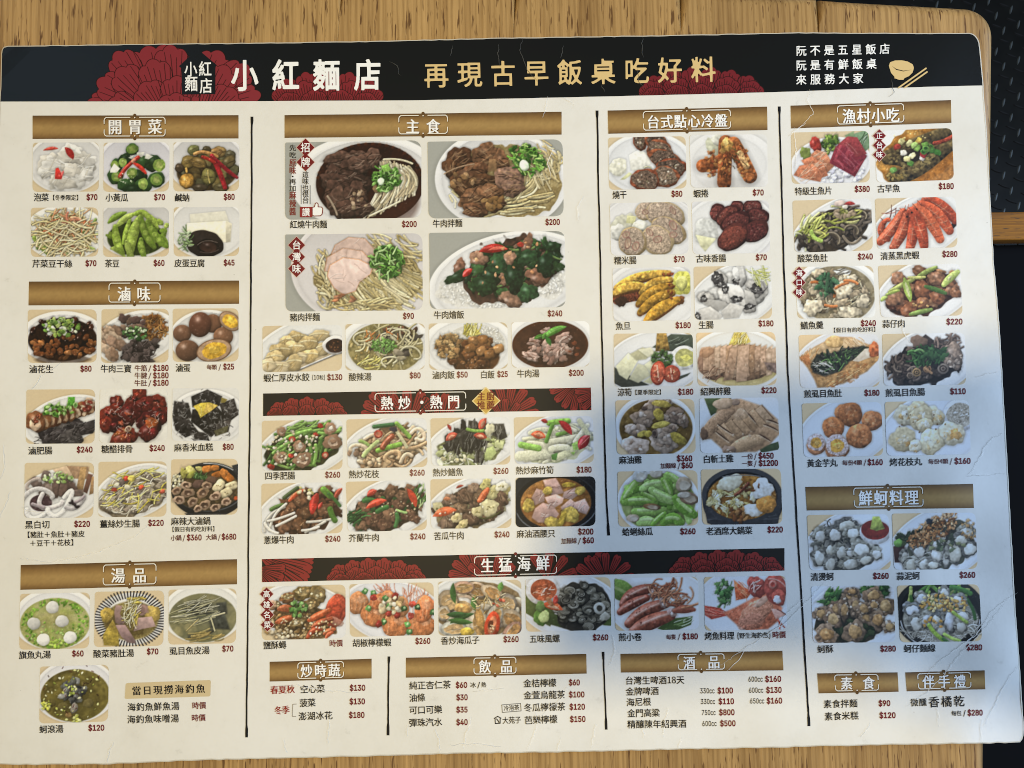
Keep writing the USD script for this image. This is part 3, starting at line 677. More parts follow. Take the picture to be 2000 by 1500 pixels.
# ---------------------------------------------------------------- the printed dish photos: flat colour prints, worked out point by point
_N = None
def _noise_tile():
    """seamless-enough smooth noise sheets, fine to coarse, -1..1"""
    global _N
    if _N is None:
        from scipy import ndimage as nd
        r = np.random.RandomState(11); base = r.randn(3, 420, 420); _N = []
        for s in (0.7, 1.4, 2.6, 5.0, 10.0):
            q = nd.gaussian_filter(base[0], s, mode='wrap'); _N.append(q / q.std() * 0.5); base = np.roll(base, 1, 0)
    return _N
def hexc(h): return np.array([int(h[i:i + 2], 16) for i in (0, 2, 4)]) / 255.0
class Paint:
    def __init__(s, nu, nv, seed=1, bg='d8c096'):
        s.w, s.h = nu, nv; s.kx, s.ky = nu / 100.0, nv / 100.0; s.im = np.zeros((nv, nu, 3)) + hexc(bg); s.r = random.Random(seed); s.N = _noise_tile()
    def win(s, x0, y0, x1, y1):
        i0, i1, j0, j1 = max(0, int(x0)), min(s.w, int(x1) + 2), max(0, int(y0)), min(s.h, int(y1) + 2)
        if i1 <= i0 or j1 <= j0: return None
        X, Y = np.meshgrid(np.arange(i0, i1) + .0, np.arange(j0, j1) + .0); return slice(j0, j1), slice(i0, i1), X, Y
    def noise(s, shape, lev):
        a = s.N[min(4, max(0, lev))]; oy, ox = s.r.randrange(200), s.r.randrange(200)
        h, w = shape
        if h > 220 or w > 220: a = np.tile(a, (2, 2))
        return a[oy:oy + h, ox:ox + w]
    def put(s, W, al, c):
        t = s.im[W[0], W[1]]; s.im[W[0], W[1]] = t * (1 - al[..., None]) + np.clip(c, 0, 1) * al[..., None]
    def col(s, c):
        if isinstance(c, (list, tuple)): c = s.r.choice(c)
        c = hexc(c); return np.clip(c * (1 + s.r.uniform(-.11, .09)), 0, 1)
    # a lump: shaded ellipse with a wobbly outline
    def b(s, x, y, rx, ry=None, a=0, c='888888', irr=.12, sh=.42, tx=.12, lev=1, sp=.0, dk=.35, al=1.0, soft=1.0, sq=2.0, edge=0.0):
        ry = rx if ry is None else ry; X0, Y0 = x * s.kx, y * s.ky; RX, RY = max(.6, rx * s.kx), max(.6, ry * s.kx)
        R = max(RX, RY) * (1.15 + irr) + 5; W = s.win(X0 - R, Y0 - R, X0 + R, Y0 + R)
        if W is None: return
        A = math.radians(a); ca, sa = math.cos(A), math.sin(A); dx, dy = W[2] - X0, W[3] - Y0
        u, v = (dx * ca - dy * sa) / RX, (dx * sa + dy * ca) / RY
        r = np.hypot(u, v) if sq == 2.0 else (np.abs(u) ** sq + np.abs(v) ** sq) ** (1 / sq)
        if irr:
            th = np.arctan2(v, u); q = [s.r.uniform(0, 6.28) for _ in range(4)]
            r = r / (1 + irr * (.5 * np.sin(2 * th + q[0]) + .45 * np.sin(3 * th + q[1]) + .35 * np.sin(5 * th + q[2]) + .25 * np.sin(9 * th + q[3])))
        m = min(RX, RY)
        if dk: s.put(W, .55 * dk * np.clip(1 - (r - 1) * m / (min(3.2, .6 + m * .8) + .8 * (dy > 0)), 0, 1) * (r > .9) * al, s.im[W[0], W[1]] * .32)
        alpha = np.clip((1 - r) * m / soft + .5, 0, 1) * al
        nx, ny = (u * ca + v * sa) * np.minimum(r, 1), (-u * sa + v * ca) * np.minimum(r, 1)
        lum = .95 + sh * (-.35 * nx - .75 * ny) + sh * .35 * (np.sqrt(np.clip(1 - r * r, 0, 1)) - .65)
        if tx: lum = lum + tx * s.noise(r.shape, lev)
        if edge: lum = lum * (1 - edge * np.clip((r - .72) / .25, 0, 1))
        c = s.col(c) * lum[..., None]
        if sp:
            c = c + sp * (np.exp(-((u + .25 + s.r.uniform(-.15, .15)) ** 2 + (v + .4) ** 2) / .05) + .5 * np.clip(s.noise(r.shape, 0) - .75, 0, 1) * (r < .8))[..., None]
        s.put(W, alpha, c)
    def bs(s, n, cx, cy, RX, RY, r0, r1, asp, c, ang=None, da=90, rot=0, srt=True, **k):
        P = []
        for i in range(n):
            t, q = s.r.uniform(0, 6.2832), math.sqrt(s.r.random()); X, Y = q * RX * math.cos(t), q * RY * math.sin(t); A = math.radians(rot)
            P.append((cx + X * math.cos(A) + Y * math.sin(A) * s.ky / s.kx, cy + (-X * math.sin(A)) * s.kx / s.ky + Y * math.cos(A)))
        if srt: P.sort(key=lambda p: p[1] + s.r.uniform(-8, 8))
        for x, y in P:
            R = s.r.uniform(r0, r1); aa = s.r.uniform(0, 180) if ang is None else ang + s.r.uniform(-da, da)
            s.b(x, y, R, R * asp * s.r.uniform(.85, 1.15), aa, c, **k)
    def curve(s, pts, n=14):
        pts = np.array(pts, float) * [s.kx, s.ky]
        if len(pts) == 2: t = np.linspace(0, 1, 4)[:, None]; return pts[0] * (1 - t) + pts[1] * t
        if len(pts) == 3: t = np.linspace(0, 1, n)[:, None]; return pts[0] * (1 - t) ** 2 + 2 * t * (1 - t) * pts[1] + t * t * pts[2]
        from scipy.interpolate import CubicSpline
        return CubicSpline(np.arange(len(pts)), pts)(np.linspace(0, len(pts) - 1, n + 4 * (len(pts) - 3)))
    # a strip: noodle, sliver, pod, leaf
    def st(s, pts, w, c='888888', tap=0.0, sh=.45, tx=.08, lev=0, dk=.35, sp=0, al=1.0, rib=None, raw=None):
        C = s.curve(pts) if raw is None else raw; Wd = max(.55, w * s.kx / 2); R = Wd * 1.6 + 2.5
        W = s.win(C[:, 0].min() - R, C[:, 1].min() - R, C[:, 0].max() + R, C[:, 1].max() + R)
        if W is None: return
        X, Y = W[2], W[3]; best = np.full(X.shape, 1e9); T = np.zeros(X.shape); NX = np.zeros(X.shape); NY = np.zeros(X.shape); m = len(C) - 1
        for i in range(m):
            ax, ay = C[i]; bx, by = C[i + 1]; ex, ey = bx - ax, by - ay; L2 = ex * ex + ey * ey + 1e-9
            t = np.clip(((X - ax) * ex + (Y - ay) * ey) / L2, 0, 1); qx, qy = X - ax - t * ex, Y - ay - t * ey; d = qx * qx + qy * qy; k = d < best
            best = np.where(k, d, best); T = np.where(k, (i + t) / m, T); NX = np.where(k, qx, NX); NY = np.where(k, qy, NY)
        d = np.sqrt(best); ww = Wd * (1 - tap * (2 * np.abs(T - .5)) ** 2 * .95) if tap >= 0 else Wd * (1 + tap * T)
        ww = np.maximum(ww, .3); r = d / ww
        if dk: s.put(W, .55 * dk * np.clip((1.6 + 1.2 / Wd - r) / .8, 0, 1) * (r > .85) * al, s.im[W[0], W[1]] * .35)
        alpha = np.clip((1 - r) * ww + .5, 0, 1) * al
        lum = .97 + sh * (-.35 * NX - .75 * NY) / Wd
        if tx: lum = lum + tx * s.noise(d.shape, lev)
        c = s.col(c) * lum[..., None]
        if sp: c = c + sp * np.exp(-((NX / Wd + .3) ** 2 + (NY / Wd + .35) ** 2) / .08)[..., None]
        if rib: kk = np.clip((.22 - r) / .15, 0, 1)[..., None]; c = c * (1 - kk) + hexc(rib) * kk
        s.put(W, alpha, c)
    def sts(s, n, cx, cy, RX, RY, L0, L1, w, c, ang=None, da=90, cv=.25, rot=0, srt=False, **k):
        P = []
        for i in range(n):
            t, q = s.r.uniform(0, 6.2832), math.sqrt(s.r.random()); A = math.radians(rot); X, Y = q * RX * math.cos(t), q * RY * math.sin(t)
            P.append((cx + X * math.cos(A) + Y * math.sin(A) * s.ky / s.kx, cy - X * math.sin(A) * s.kx / s.ky + Y * math.cos(A)))
        if srt: P.sort(key=lambda p: p[1] + s.r.uniform(-8, 8))
        asp = s.kx / s.ky
        for x, y in P:
            a = math.radians(s.r.uniform(0, 180) if ang is None else ang + s.r.uniform(-da, da)); L = s.r.uniform(L0, L1) / 2; b_ = s.r.uniform(-cv, cv) * L * 2
            ex, ey = math.cos(a) * L, -math.sin(a) * L
            s.st([(x - ex, y - ey * asp), (x + ey / L * b_ * 1, y - ex / L * b_ * asp), (x + ex, y + ey * asp)], w * s.r.uniform(.8, 1.15), c, **k)
    def ring(s, x, y, rx, ry=None, t=.35, a=0, c='9ac04a', ci=None, sh=.3, dk=.3, tx=.08, irr=.05):
        ry = rx if ry is None else ry
        s.b(x, y, rx, ry, a, c, irr=irr, sh=sh, tx=tx, dk=dk)
        s.b(x, y, rx * (1 - t), ry * (1 - t), a, ci or '3c4a1c', irr=irr, sh=-.2, tx=tx, dk=0)
    def rings(s, n, cx, cy, RX, RY, r0, r1, c, ci=None, asp=.8, t=.35, **k):
        for i in range(n):
            q, th = math.sqrt(s.r.random()), s.r.uniform(0, 6.28); R = s.r.uniform(r0, r1)
            s.ring(cx + q * RX * math.cos(th), cy + q * RY * math.sin(th), R, R * asp * s.r.uniform(.6, 1.1), t, s.r.uniform(0, 180), c if isinstance(c, str) else s.r.choice(c), ci, **k)
    def leaf(s, x, y, L, w, a, c, rib=None, cv=.15, **k):
        A = math.radians(a); ex, ey = math.cos(A) * L / 2, -math.sin(A) * L / 2 * s.kx / s.ky
        s.st([(x - ex, y - ey), (x - math.sin(A) * L * cv, y - math.cos(A) * L * cv * s.kx / s.ky), (x + ex, y + ey)], w, c, tap=1.0, rib=rib, **k)
    def poly(s, pts, c, sh=.15, tx=.08, lev=1, dk=.3, al=1.0, g=(0, -1), soft=1.0, sp=0):
        P = np.array(pts, float) * [s.kx, s.ky]; W = s.win(P[:, 0].min() - 4, P[:, 1].min() - 4, P[:, 0].max() + 4, P[:, 1].max() + 4)
        if W is None: return
        X, Y = W[2], W[3]; ins = np.zeros(X.shape, bool); best = np.full(X.shape, 1e9); n = len(P)
        for i in range(n):
            (ax, ay), (bx, by) = P[i], P[(i + 1) % n]
            cond = (ay > Y) != (by > Y)
            with np.errstate(divide='ignore', invalid='ignore'): ins ^= cond & (X < (bx - ax) * (Y - ay) / (by - ay + 1e-12) + ax)
            ex, ey = bx - ax, by - ay; t = np.clip(((X - ax) * ex + (Y - ay) * ey) / (ex * ex + ey * ey + 1e-9), 0, 1)
            best = np.minimum(best, (X - ax - t * ex) ** 2 + (Y - ay - t * ey) ** 2)
        d = np.sqrt(best) * np.where(ins, 1, -1)
        if dk: s.put(W, .5 * dk * np.clip((d + 2.4) / 2.4, 0, 1) * (d < .4) * al, s.im[W[0], W[1]] * .35)
        cy_, cx_ = P[:, 1].mean(), P[:, 0].mean(); ext = max(np.ptp(P[:, 0]), np.ptp(P[:, 1])) / 2
        lum = 1 + sh * (g[0] * (X - cx_) + g[1] * (Y - cy_)) / ext
        if tx: lum = lum + tx * s.noise(X.shape, lev)
        c = s.col(c) * lum[..., None]
        if sp: c = c + sp * np.clip(s.noise(X.shape, 1) - .55, 0, 1)[..., None]
        s.put(W, np.clip(d / soft + .5, 0, 1) * al, c)
    # mottled liquid or mash
    def f(s, cx, cy, RX, RY, cols, lev=3, a=0, soft=1.5, irr=0, al=1.0, dk=0, gr=.0):
        X0, Y0 = cx * s.kx, cy * s.ky; A = math.radians(a); ca, sa = math.cos(A), math.sin(A); rx, ry = RX * s.kx, RY * s.kx; R = max(rx, ry) * 1.2 + 3
        W = s.win(X0 - R, Y0 - R, X0 + R, Y0 + R)
        if W is None: return
        dx, dy = W[2] - X0, W[3] - Y0; u, v = (dx * ca - dy * sa) / rx, (dx * sa + dy * ca) / ry; r = np.hypot(u, v)
        if irr: r = r + irr * s.noise(r.shape, 3)
        C = np.array([hexc(c) for c in cols]); n = np.clip(.5 + .36 * s.noise(r.shape, lev) + .22 * s.noise(r.shape, max(0, lev - 2)), 0, 1) * (len(C) - 1)
        c = np.stack([np.interp(n, np.arange(len(C)), C[:, k]) for k in range(3)], -1) * (1 - gr * v)[..., None]
        if dk: s.put(W, dk * np.clip((1.12 - r) / .12, 0, 1) * (r > .97), s.im[W[0], W[1]] * .4)
        s.put(W, np.clip((1 - r) * min(rx, ry) / soft + .5, 0, 1) * al, c)
    def plate(s, cx=50, cy=50, RX=56, RY=44, a=0, c='e6e3df', rim=.82, shade=.10, bowl=0.0):
        X0, Y0 = cx * s.kx, cy * s.ky; A = math.radians(a); ca, sa = math.cos(A), math.sin(A); rx, ry = RX * s.kx, RY * s.kx
        X, Y = np.meshgrid(np.arange(s.w) + .0, np.arange(s.h) + .0); W = (slice(0, s.h), slice(0, s.w), X, Y)
        dx, dy = X - X0, Y - Y0; u, v = (dx * ca - dy * sa) / rx, (dx * sa + dy * ca) / ry; r = np.hypot(u, v)
        s.put(W, .25 * np.clip((1.07 - r) / .08, 0, 1) * (r > .97), s.im * .6)
        lum = 1.0 - shade * .5 * np.clip(r / rim, 0, 1) ** 3 + shade * (r > rim) * (.55 - .55 * v) + .008 * s.noise(r.shape, 4)
        lum = lum - shade * .55 * np.exp(-((r - rim) / .035) ** 2) - bowl * np.clip(1 - r / rim, 0, 1) * .3 - bowl * .25 * np.clip(-v, 0, 1) * (r < rim)
        cc = (hexc(c) * .7 + .3 * np.array([.905, .89, .865])) * lum[..., None] * 1.02
        s.put(W, np.clip((1 - r) * min(rx, ry) + .5, 0, 1), cc)
    def done(s, grain=.012, blur=.5):
        from scipy import ndimage as nd
        im = s.im; mx, mn = im.max(-1), im.min(-1)
        food = np.clip((mx - mn) * 3.2 - .42, 0, 1) + np.clip(.42 - mx, 0, .42) * 2
        beige = np.abs(im - hexc('d8c096')).max(-1) < .05; food = np.clip(nd.gaussian_filter(np.where(beige, 0, food), .8), 0, 1)
        im = im * (1 + food * (.11 * s.noise(im.shape[:2], 0) + .10 * s.noise(im.shape[:2], 1) + .09 * s.noise(im.shape[:2], 2) + .07 * s.noise(im.shape[:2], 3)))[..., None]     # grain of the food itself
        g = s.noise(im.shape[:2], 0); im = im + (food * np.clip(g - .95, 0, .5) * .45)[..., None]                      # small glints
        im = nd.gaussian_filter(im, (blur, blur, 0)); im = im + .18 * (im - nd.gaussian_filter(im, (1.6, 1.6, 0)))
        gl = im.mean(-1, keepdims=True); im = gl + (im - gl) * .86
        im = im * np.array([1.0, .992, .962]) * 1.015
        im = im * (1 + grain * s.noise(im.shape[:2], 0)[..., None]); return np.clip(im, 0, 1)
PIC = {}
def pic(name, seed=1, bg='d8c096'):
    def deco(fn):
        def run(nu, nv):
            p = Paint(nu, nv, seed + len(name) * 7, bg); fn(p); return p.done()
        PIC[name] = run; return fn
    return deco
GRN = ['3f7a1e', '5c9a2c', '78b23c', '2e5f18', '8cc04e']
SCAL = ['6fae34', '8cc450', 'b8d888', '4e8a22', 'd8e8b8']
CHI = ['c81e14', 'e0301c', 'b01810']
BEEF = ['5a3622', '6b4229', '4a2b1a', '7a4d33', '3f2416']
@pic('paocai')
def _(p):
    p.plate(50, 42, 59, 45, c='e0ddda', rim=.92, bowl=.3)
    W = ['e6e1d8', 'dcd6ca', 'eeeae2', 'd4cdc0']
    p.bs(26, 50, 52, 40, 36, 9, 17, .65, W, irr=.22, sh=.22, tx=.08, dk=.22, lev=2)
    for q in ((25, 50, 17, 13, 10), (60, 30, 20, 9, -10), (45, 80, 20, 10, -12), (78, 62, 13, 10, 30), (58, 55, 11, 12, 40), (82, 40, 12, 8, -20)): p.b(*q, c=W, irr=.2, sh=.25, tx=.1, lev=2, dk=.25)
    p.sts(40, 50, 52, 38, 34, 10, 24, 1.6, ['f4f1ea', 'cfc8ba', 'ebe6dc', 'c2baaa'], ang=20, da=50, sh=.2, dk=.1, al=.7)
    p.st([(16, 15), (28, 10), (37, 12)], 5, 'd04030', tap=.8, sp=.2); p.leaf(54, 22, 22, 10, -55, 'c22620', sp=.3); p.poly([(34, 52), (38, 50), (45, 66), (43, 74), (33, 73)], 'c62a22', sp=.2); p.leaf(45, 62, 8, 4, 70, 'd8605a')
@pic('cucumber')
def _(p):
    p.plate(50, 42, 60, 46, c='d8d5e0', rim=.90, bowl=.4)
    D = ['1f3618', '182c14', '2b4a20']
    for q in ((43, 14, 10, 9, 0), (20, 45, 9, 10, 30), (60, 40, 12, 10, 0), (75, 42, 13, 13, 0), (18, 68, 12, 12, 0), (52, 70, 14, 12, 0), (80, 75, 13, 12, 0), (35, 85, 14, 10, 0), (60, 88, 14, 11, 0), (32, 35, 10, 10, 0), (45, 95, 16, 8, 0)): p.b(*q, c=D, irr=.08, sh=.5, sp=.15)
    for x, y, a, b in ((43, 13, 9, 7), (84, 46, 9, 10), (80, 75, 9, 9), (43, 61, 8, 8), (20, 68, 8, 8), (60, 83, 7, 9), (29, 40, 6, 7), (17, 45, 6, 7)):
        p.b(x, y, a, b, 0, ['7d9a3c', '8aa848', '6f9036'], irr=.06, sh=.1, tx=.12, dk=.1, sp=.06); p.b(x, y, a * .55, b * .55, 0, ['b2bc62', 'a4b455'], irr=.2, sh=.05, tx=.2, dk=0, al=.75)
    for q in ([(10, 55), (16, 42), (25, 52), (20, 60), (10, 60)], [(50, 20), (62, 19), (58, 30), (50, 27)], [(64, 22), (75, 28), (68, 34), (62, 32)], [(37, 30), (45, 26), (43, 34)]): p.poly(q, 'e4e2d4', sh=.15)
    p.st([(25, 68), (33, 48), (52, 30)], 6, 'c02a1c', sp=.25); p.st([(46, 42), (56, 48), (64, 62)], 6, 'c82c1e', sp=.25, tap=.5); p.st([(44, 38), (46, 35)], 5, 'e09070'); p.bs(14, 38, 72, 14, 14, .7, 1.2, .8, ['d8e0b0', 'e8ecd0'], dk=.1, sh=.1)
@pic('clams')
def _(p):
    p.plate(50, 40, 60, 46, c='dad7d8', rim=.90, bowl=.5); p.f(50, 62, 45, 27, ['3a2d18', '55401e', '2a2012'], dk=.2)
    S = ['6a5a2e', '7d6a36', '564624', '8a7a44', '413620', '5d5838']
    p.bs(24, 50, 58, 42, 34, 7, 11, .8, S, sh=.5, irr=.1, sp=.12, dk=.5, edge=.35)
    for x, y, a, b, an, c in ((30, 16, 9, 8, 20, '7a7a44'), (70, 20, 10, 9, -10, 'a08048'), (86, 28, 8, 9, 0, '55503a'), (23, 40, 12, 10, 10, '8a7036'), (38, 42, 14, 8, -25, '7a6030'), (62, 22, 12, 7, 10, 'b8884a'), (84, 40, 11, 9, 30, '6a5a34'), (50, 16, 7, 6, 0, '4a4028'), (20, 78, 11, 12, 0, 'c08a34'), (53, 70, 11, 13, 0, '8a8040'), (9, 52, 7, 7, 0, '4a3a28'), (40, 92, 12, 6, 0, '463a2a'), (72, 92, 12, 7, 0, '5a5030')):
        p.b(x, y, a, b, an, c, irr=.07, sh=.5, sp=.2, edge=.3); p.sts(4, x, y, a * .4, b * .4, a, a * 1.4, .7, ['3a2e18'], ang=an, da=15, dk=0, al=.5)
    p.st([(20, 60), (20, 56), (19, 53)], 3, 'c89a48'); p.b(19, 79, 7, 8, 0, 'd09a40', sh=.3, sp=.4); p.st([(52, 57), (52, 70), (55, 82)], 2, 'c8b060'); p.st([(32, 24), (45, 14), (66, 30)], 5, 'c48c4a', sp=.2)
    p.st([(58, 28), (70, 58), (78, 92)], 7.5, 'a81a22', sp=.25, tap=.15); p.st([(60, 30), (80, 58), (96, 72)], 6, '8e1620', sp=.25, tap=.3); p.st([(44, 30), (54, 34), (62, 42)], 5, '9a2018', sp=.2)
@pic('tofustrips')
def _(p):
    p.plate(50, 50, 60, 41, c='e4e2dc', rim=.84); p.f(50, 52, 42, 30, ['b09a5a', '8a7a40', 'c4b070'], irr=.1)
    p.sts(26, 50, 52, 42, 36, 18, 34, 4, ['9aae58', '7d9a44', 'a8b868'], ang=15, da=60, sp=.1); p.st([(5, 60), (12, 78), (26, 92)], 7, '8aa040', sp=.1); p.st([(25, 72), (45, 64), (65, 70)], 7, '86a045'); p.st([(55, 80), (75, 74), (92, 85)], 6, '9cb05a')
    p.sts(150, 50, 50, 44, 44, 14, 36, 2.1, ['e2cf9a', 'd6c086', 'ecdcae', 'c8ac70', 'd8a070'], da=90, cv=.45, dk=.45); p.sts(34, 55, 42, 40, 36, 10, 22, 1.6, ['d07a4a', 'e09a68', 'c86a40'], dk=.3)
    p.sts(8, 60, 32, 12, 16, 10, 16, 3, ['d88060', 'e4a078']); p.sts(50, 48, 58, 40, 34, 20, 42, 2.2, ['ecdcae', 'dcc88c', 'e6d4a0'], ang=10, da=50, cv=.5, dk=.5)
@pic('edamame')
def _(p):
    p.plate(50, 38, 62, 48, c='d8d4d0', rim=.92, bowl=.5); p.f(50, 62, 44, 26, ['3c4a16', '2a3610', '4a5a1c'])
    G = ['7f9a2e', '93ac3c', '6d8a26', 'a2b84c']
    p.bs(12, 82, 50, 16, 26, 4, 6, .9, G, sp=.15); 
    for q in ([(5, 55), (20, 62), (10, 50)], [(8, 30), (18, 16), (34, 10)], [(20, 38), (32, 20), (48, 12)], [(45, 14), (58, 8), (68, 14)], [(55, 8), (74, 20), (82, 40)], [(82, 56), (92, 62), (97, 80)], [(12, 82), (24, 80), (32, 98)]): p.st(q, 10, G, tap=.7, sp=.12)
    for q, w in (([(18, 38), (18, 70), (29, 90)], 13), ([(40, 26), (34, 50), (31, 72)], 9), ([(56, 20), (42, 50), (40, 98)], 16), ([(57, 22), (62, 55), (77, 80)], 13), ([(67, 28), (76, 60), (95, 78)], 12), ([(57, 64), (56, 80), (62, 100)], 11), ([(35, 68), (36, 84), (44, 98)], 9)):
        p.st(q, w, G, tap=.45, sp=.14, dk=.55); C = p.curve(q)
        for t in (3, 6, 9): p.b(C[t][0] / p.kx, C[t][1] / p.ky, w * .33, w * .33, 0, 'a6bc50', sh=.3, dk=0, al=.55, irr=0)
@pic('centuryegg')
def _(p):
    p.plate(52, 42, 60, 47, c='e4e1dc', rim=.92, bowl=.25)
    p.poly([(24, 14), (78, 8), (84, 30), (25, 32)], 'efe9d4', sh=.05, tx=.03); p.poly([(20, 32), (80, 28), (88, 34), (86, 70), (70, 72), (18, 60)], 'e9e0c4', sh=.08, tx=.04); p.poly([(79, 28), (88, 34), (86, 70), (79, 72)], 'd8cfb4', dk=0)
    p.b(47, 74, 28, 21, -6, '221a16', sh=.5, irr=.05, tx=.1, sp=.05); p.b(52, 80, 17, 12, -10, '120c0a', sh=-.3, dk=0, irr=.04); p.b(52, 80, 13, 8, -8, '3a241c', sh=-.4, dk=0, sp=.25, irr=.05); p.st([(36, 76), (48, 62), (66, 72)], 1.2, '6a5a50', dk=0); p.st([(40, 90), (54, 96), (68, 86)], 1.2, '5a4840', dk=0)
    p.bs(20, 17, 66, 10, 20, 2, 4, .6, ['7f9a5e', 'a2b886', '5a7a40', 'c2cfaa'], dk=.3); p.sts(16, 17, 64, 9, 22, 7, 14, 1.6, ['8aa868', 'b0c498', '4e6e36'], dk=.3)
@pic('peanuts')
def _(p):
    p.plate(50, 52, 62, 38, c='e4e0de', rim=.86); p.f(50, 56, 50, 31, ['1c100a', '2e1a0e', '140a06'])
    p.bs(36, 50, 36, 45, 20, 3.6, 5, .75, ['3a1c10', '2a140c', '4a2414'], sp=.75, sh=.6, dk=.6)
    p.bs(44, 50, 66, 47, 24, 4.5, 7, .6, ['7a4420', '8a5024', '6a3818', '9a6030'], sp=.22, sh=.55, dk=.6); p.f(50, 93, 40, 7, ['1c0e06', '3a2210'], al=.6)
    p.bs(60, 48, 32, 27, 17, 2.4, 4, .7, ['a4c050', 'bcd070', '6f9a38', 'dfe8c8', 'eef0e2'], dk=.5, sq=3, sh=.3); p.rings(12, 48, 32, 24, 14, 2.6, 3.6, ['8ab048', 'a6c468'], '4a6a28')
@pic('beeftrio')
def _(p):
    p.plate(52, 52, 62, 38, 14, c='e2dfda', rim=.88)
    p.bs(40, 78, 34, 20, 24, 4, 7, .5, ['9a6430', 'b07a3c', '7e4c22', 'c08a4a'], irr=.3, dk=.4); p.sts(60, 78, 36, 20, 24, 5, 10, 1.3, ['c48c48', '5e3818', 'a8702f'], dk=.3, cv=.5)
    p.bs(18, 42, 32, 18, 18, 6, 9, .6, ['6a5244', '56403a', '7a6250'], irr=.2)
    p.bs(24, 14, 62, 18, 30, 8, 13, .6, ['b8987a', 'a4826a', 'c8ac90', '8e6e56'], irr=.2, ang=-50, da=20, sh=.3, tx=.16)
    p.bs(26, 58, 76, 22, 22, 8, 12, .5, ['4a3e3a', '3a302e', '5a4c48', '2e2624'], ang=20, da=50, irr=.2); p.sts(30, 58, 76, 22, 20, 6, 14, 1, ['6e605c', '1e1816'], dk=.1)
    p.bs(40, 48, 45, 20, 13, 2, 3.6, .7, ['3f6a30', '2f5424', '5a8a44', '24421c'], dk=.4); p.bs(22, 50, 42, 18, 10, 1.4, 2.2, .8, ['b8d09a', 'dce6c8', '8ab468'], sh=.2)
@pic('eggs')
def _(p):
    p.plate(50, 52, 56, 40, c='e2dfdc', rim=.9, bowl=.3, a=5)
    E = dict(irr=.0, tx=.05, lev=3, sh=.5, dk=.55)
    p.b(60, 28, 14, 14, 0, '6a4630', **E); p.b(14, 46, 14, 13, 0, '704c36', sp=.25, **E); p.b(76, 52, 15, 14, 0, '7a5238', sp=.3, **E); p.b(41, 30, 17, 19, -8, '5a3626', sp=.4, **E); p.b(22, 78, 18, 16, 0, '6d4a34', sp=.35, **E)
    for x, y, a, b, an in ((86, 24, 18, 13, -38), (62, 78, 27, 17, 12)):
        p.b(x, y, a, b, an, '7a5236', irr=0, sh=.2, tx=.03, dk=.5); p.b(x, y, a * .94, b * .92, an, 'b08c6a', irr=0, sh=.12, tx=.05, dk=0); p.b(x + .5, y, a * .70, b * .70, an, 'e8b02c', irr=.05, sh=.08, tx=.08, dk=0, sp=.15); p.b(x + 2, y - 1, a * .34, b * .3, an, 'f2c84a', irr=.1, sh=.05, dk=0, al=.6)
@pic('intestine')
def _(p):
    p.plate(56, 56, 62, 34, 16, c='e4e1dc', rim=.9)
    p.bs(16, 52, 82, 48, 18, 10, 15, .55, ['322c2c', '3e3838', '262122', '4a4442'], ang=12, da=12, sq=4, tx=.3, irr=.06, rot=14, sp=.08); p.sts(60, 52, 82, 46, 18, 3, 8, .7, ['5c5654', '1a1616', '6e6866'], ang=20, da=50, dk=0, rot=14)
    for i in range(9):
        x, y = 90 - i * 9.3, 33 + i * 3.6; p.b(x, y, 9.5 + i * .35, 10.5 + i * .3, 20, ['7a4a2a', '8a5630', '6a3c22'], irr=.08, sp=.2, dk=.5); p.b(x + 1.2, y + 2, 5.6, 7.6, 20, ['c8a888', 'b89470', 'd8bc9c'], irr=.15, sh=.2, dk=0); p.b(x + 1.5, y + 2, 2.2, 3.4, 20, '6a452c', irr=.2, dk=0, al=.5)
    p.b(13, 58, 14, 15, 0, '8c5430', sp=.3); p.b(13, 64, 8.5, 9, 0, 'd0b090', irr=.1, dk=0); p.st([(8, 55), (14, 60), (16, 56), (12, 64)], 2, '5a3420', dk=0); p.bs(9, 18, 52, 10, 8, 2, 4, .5, ['8a3a22', 'a0522c'], sp=.4)
    p.bs(10, 88, 30, 10, 12, 3, 6, .6, ['9a3a28', 'c8a888', '7a2c1e'], sp=.4)
    p.rings(16, 45, 38, 20, 12, 3, 4.6, ['6fae34', '8cc450', '5a9a2c'], '35611a'); p.bs(24, 48, 36, 22, 12, 2, 3.6, .6, ['7ab23c', 'a8cc78', '4f8a26'], dk=.4); p.poly([(60, 14), (70, 14), (70, 30), (60, 30)], '4f9a2a', sh=.2); p.ring(71, 29, 3.5, 4.5, .4, 0, 'a8cc7c', '5c8c38')
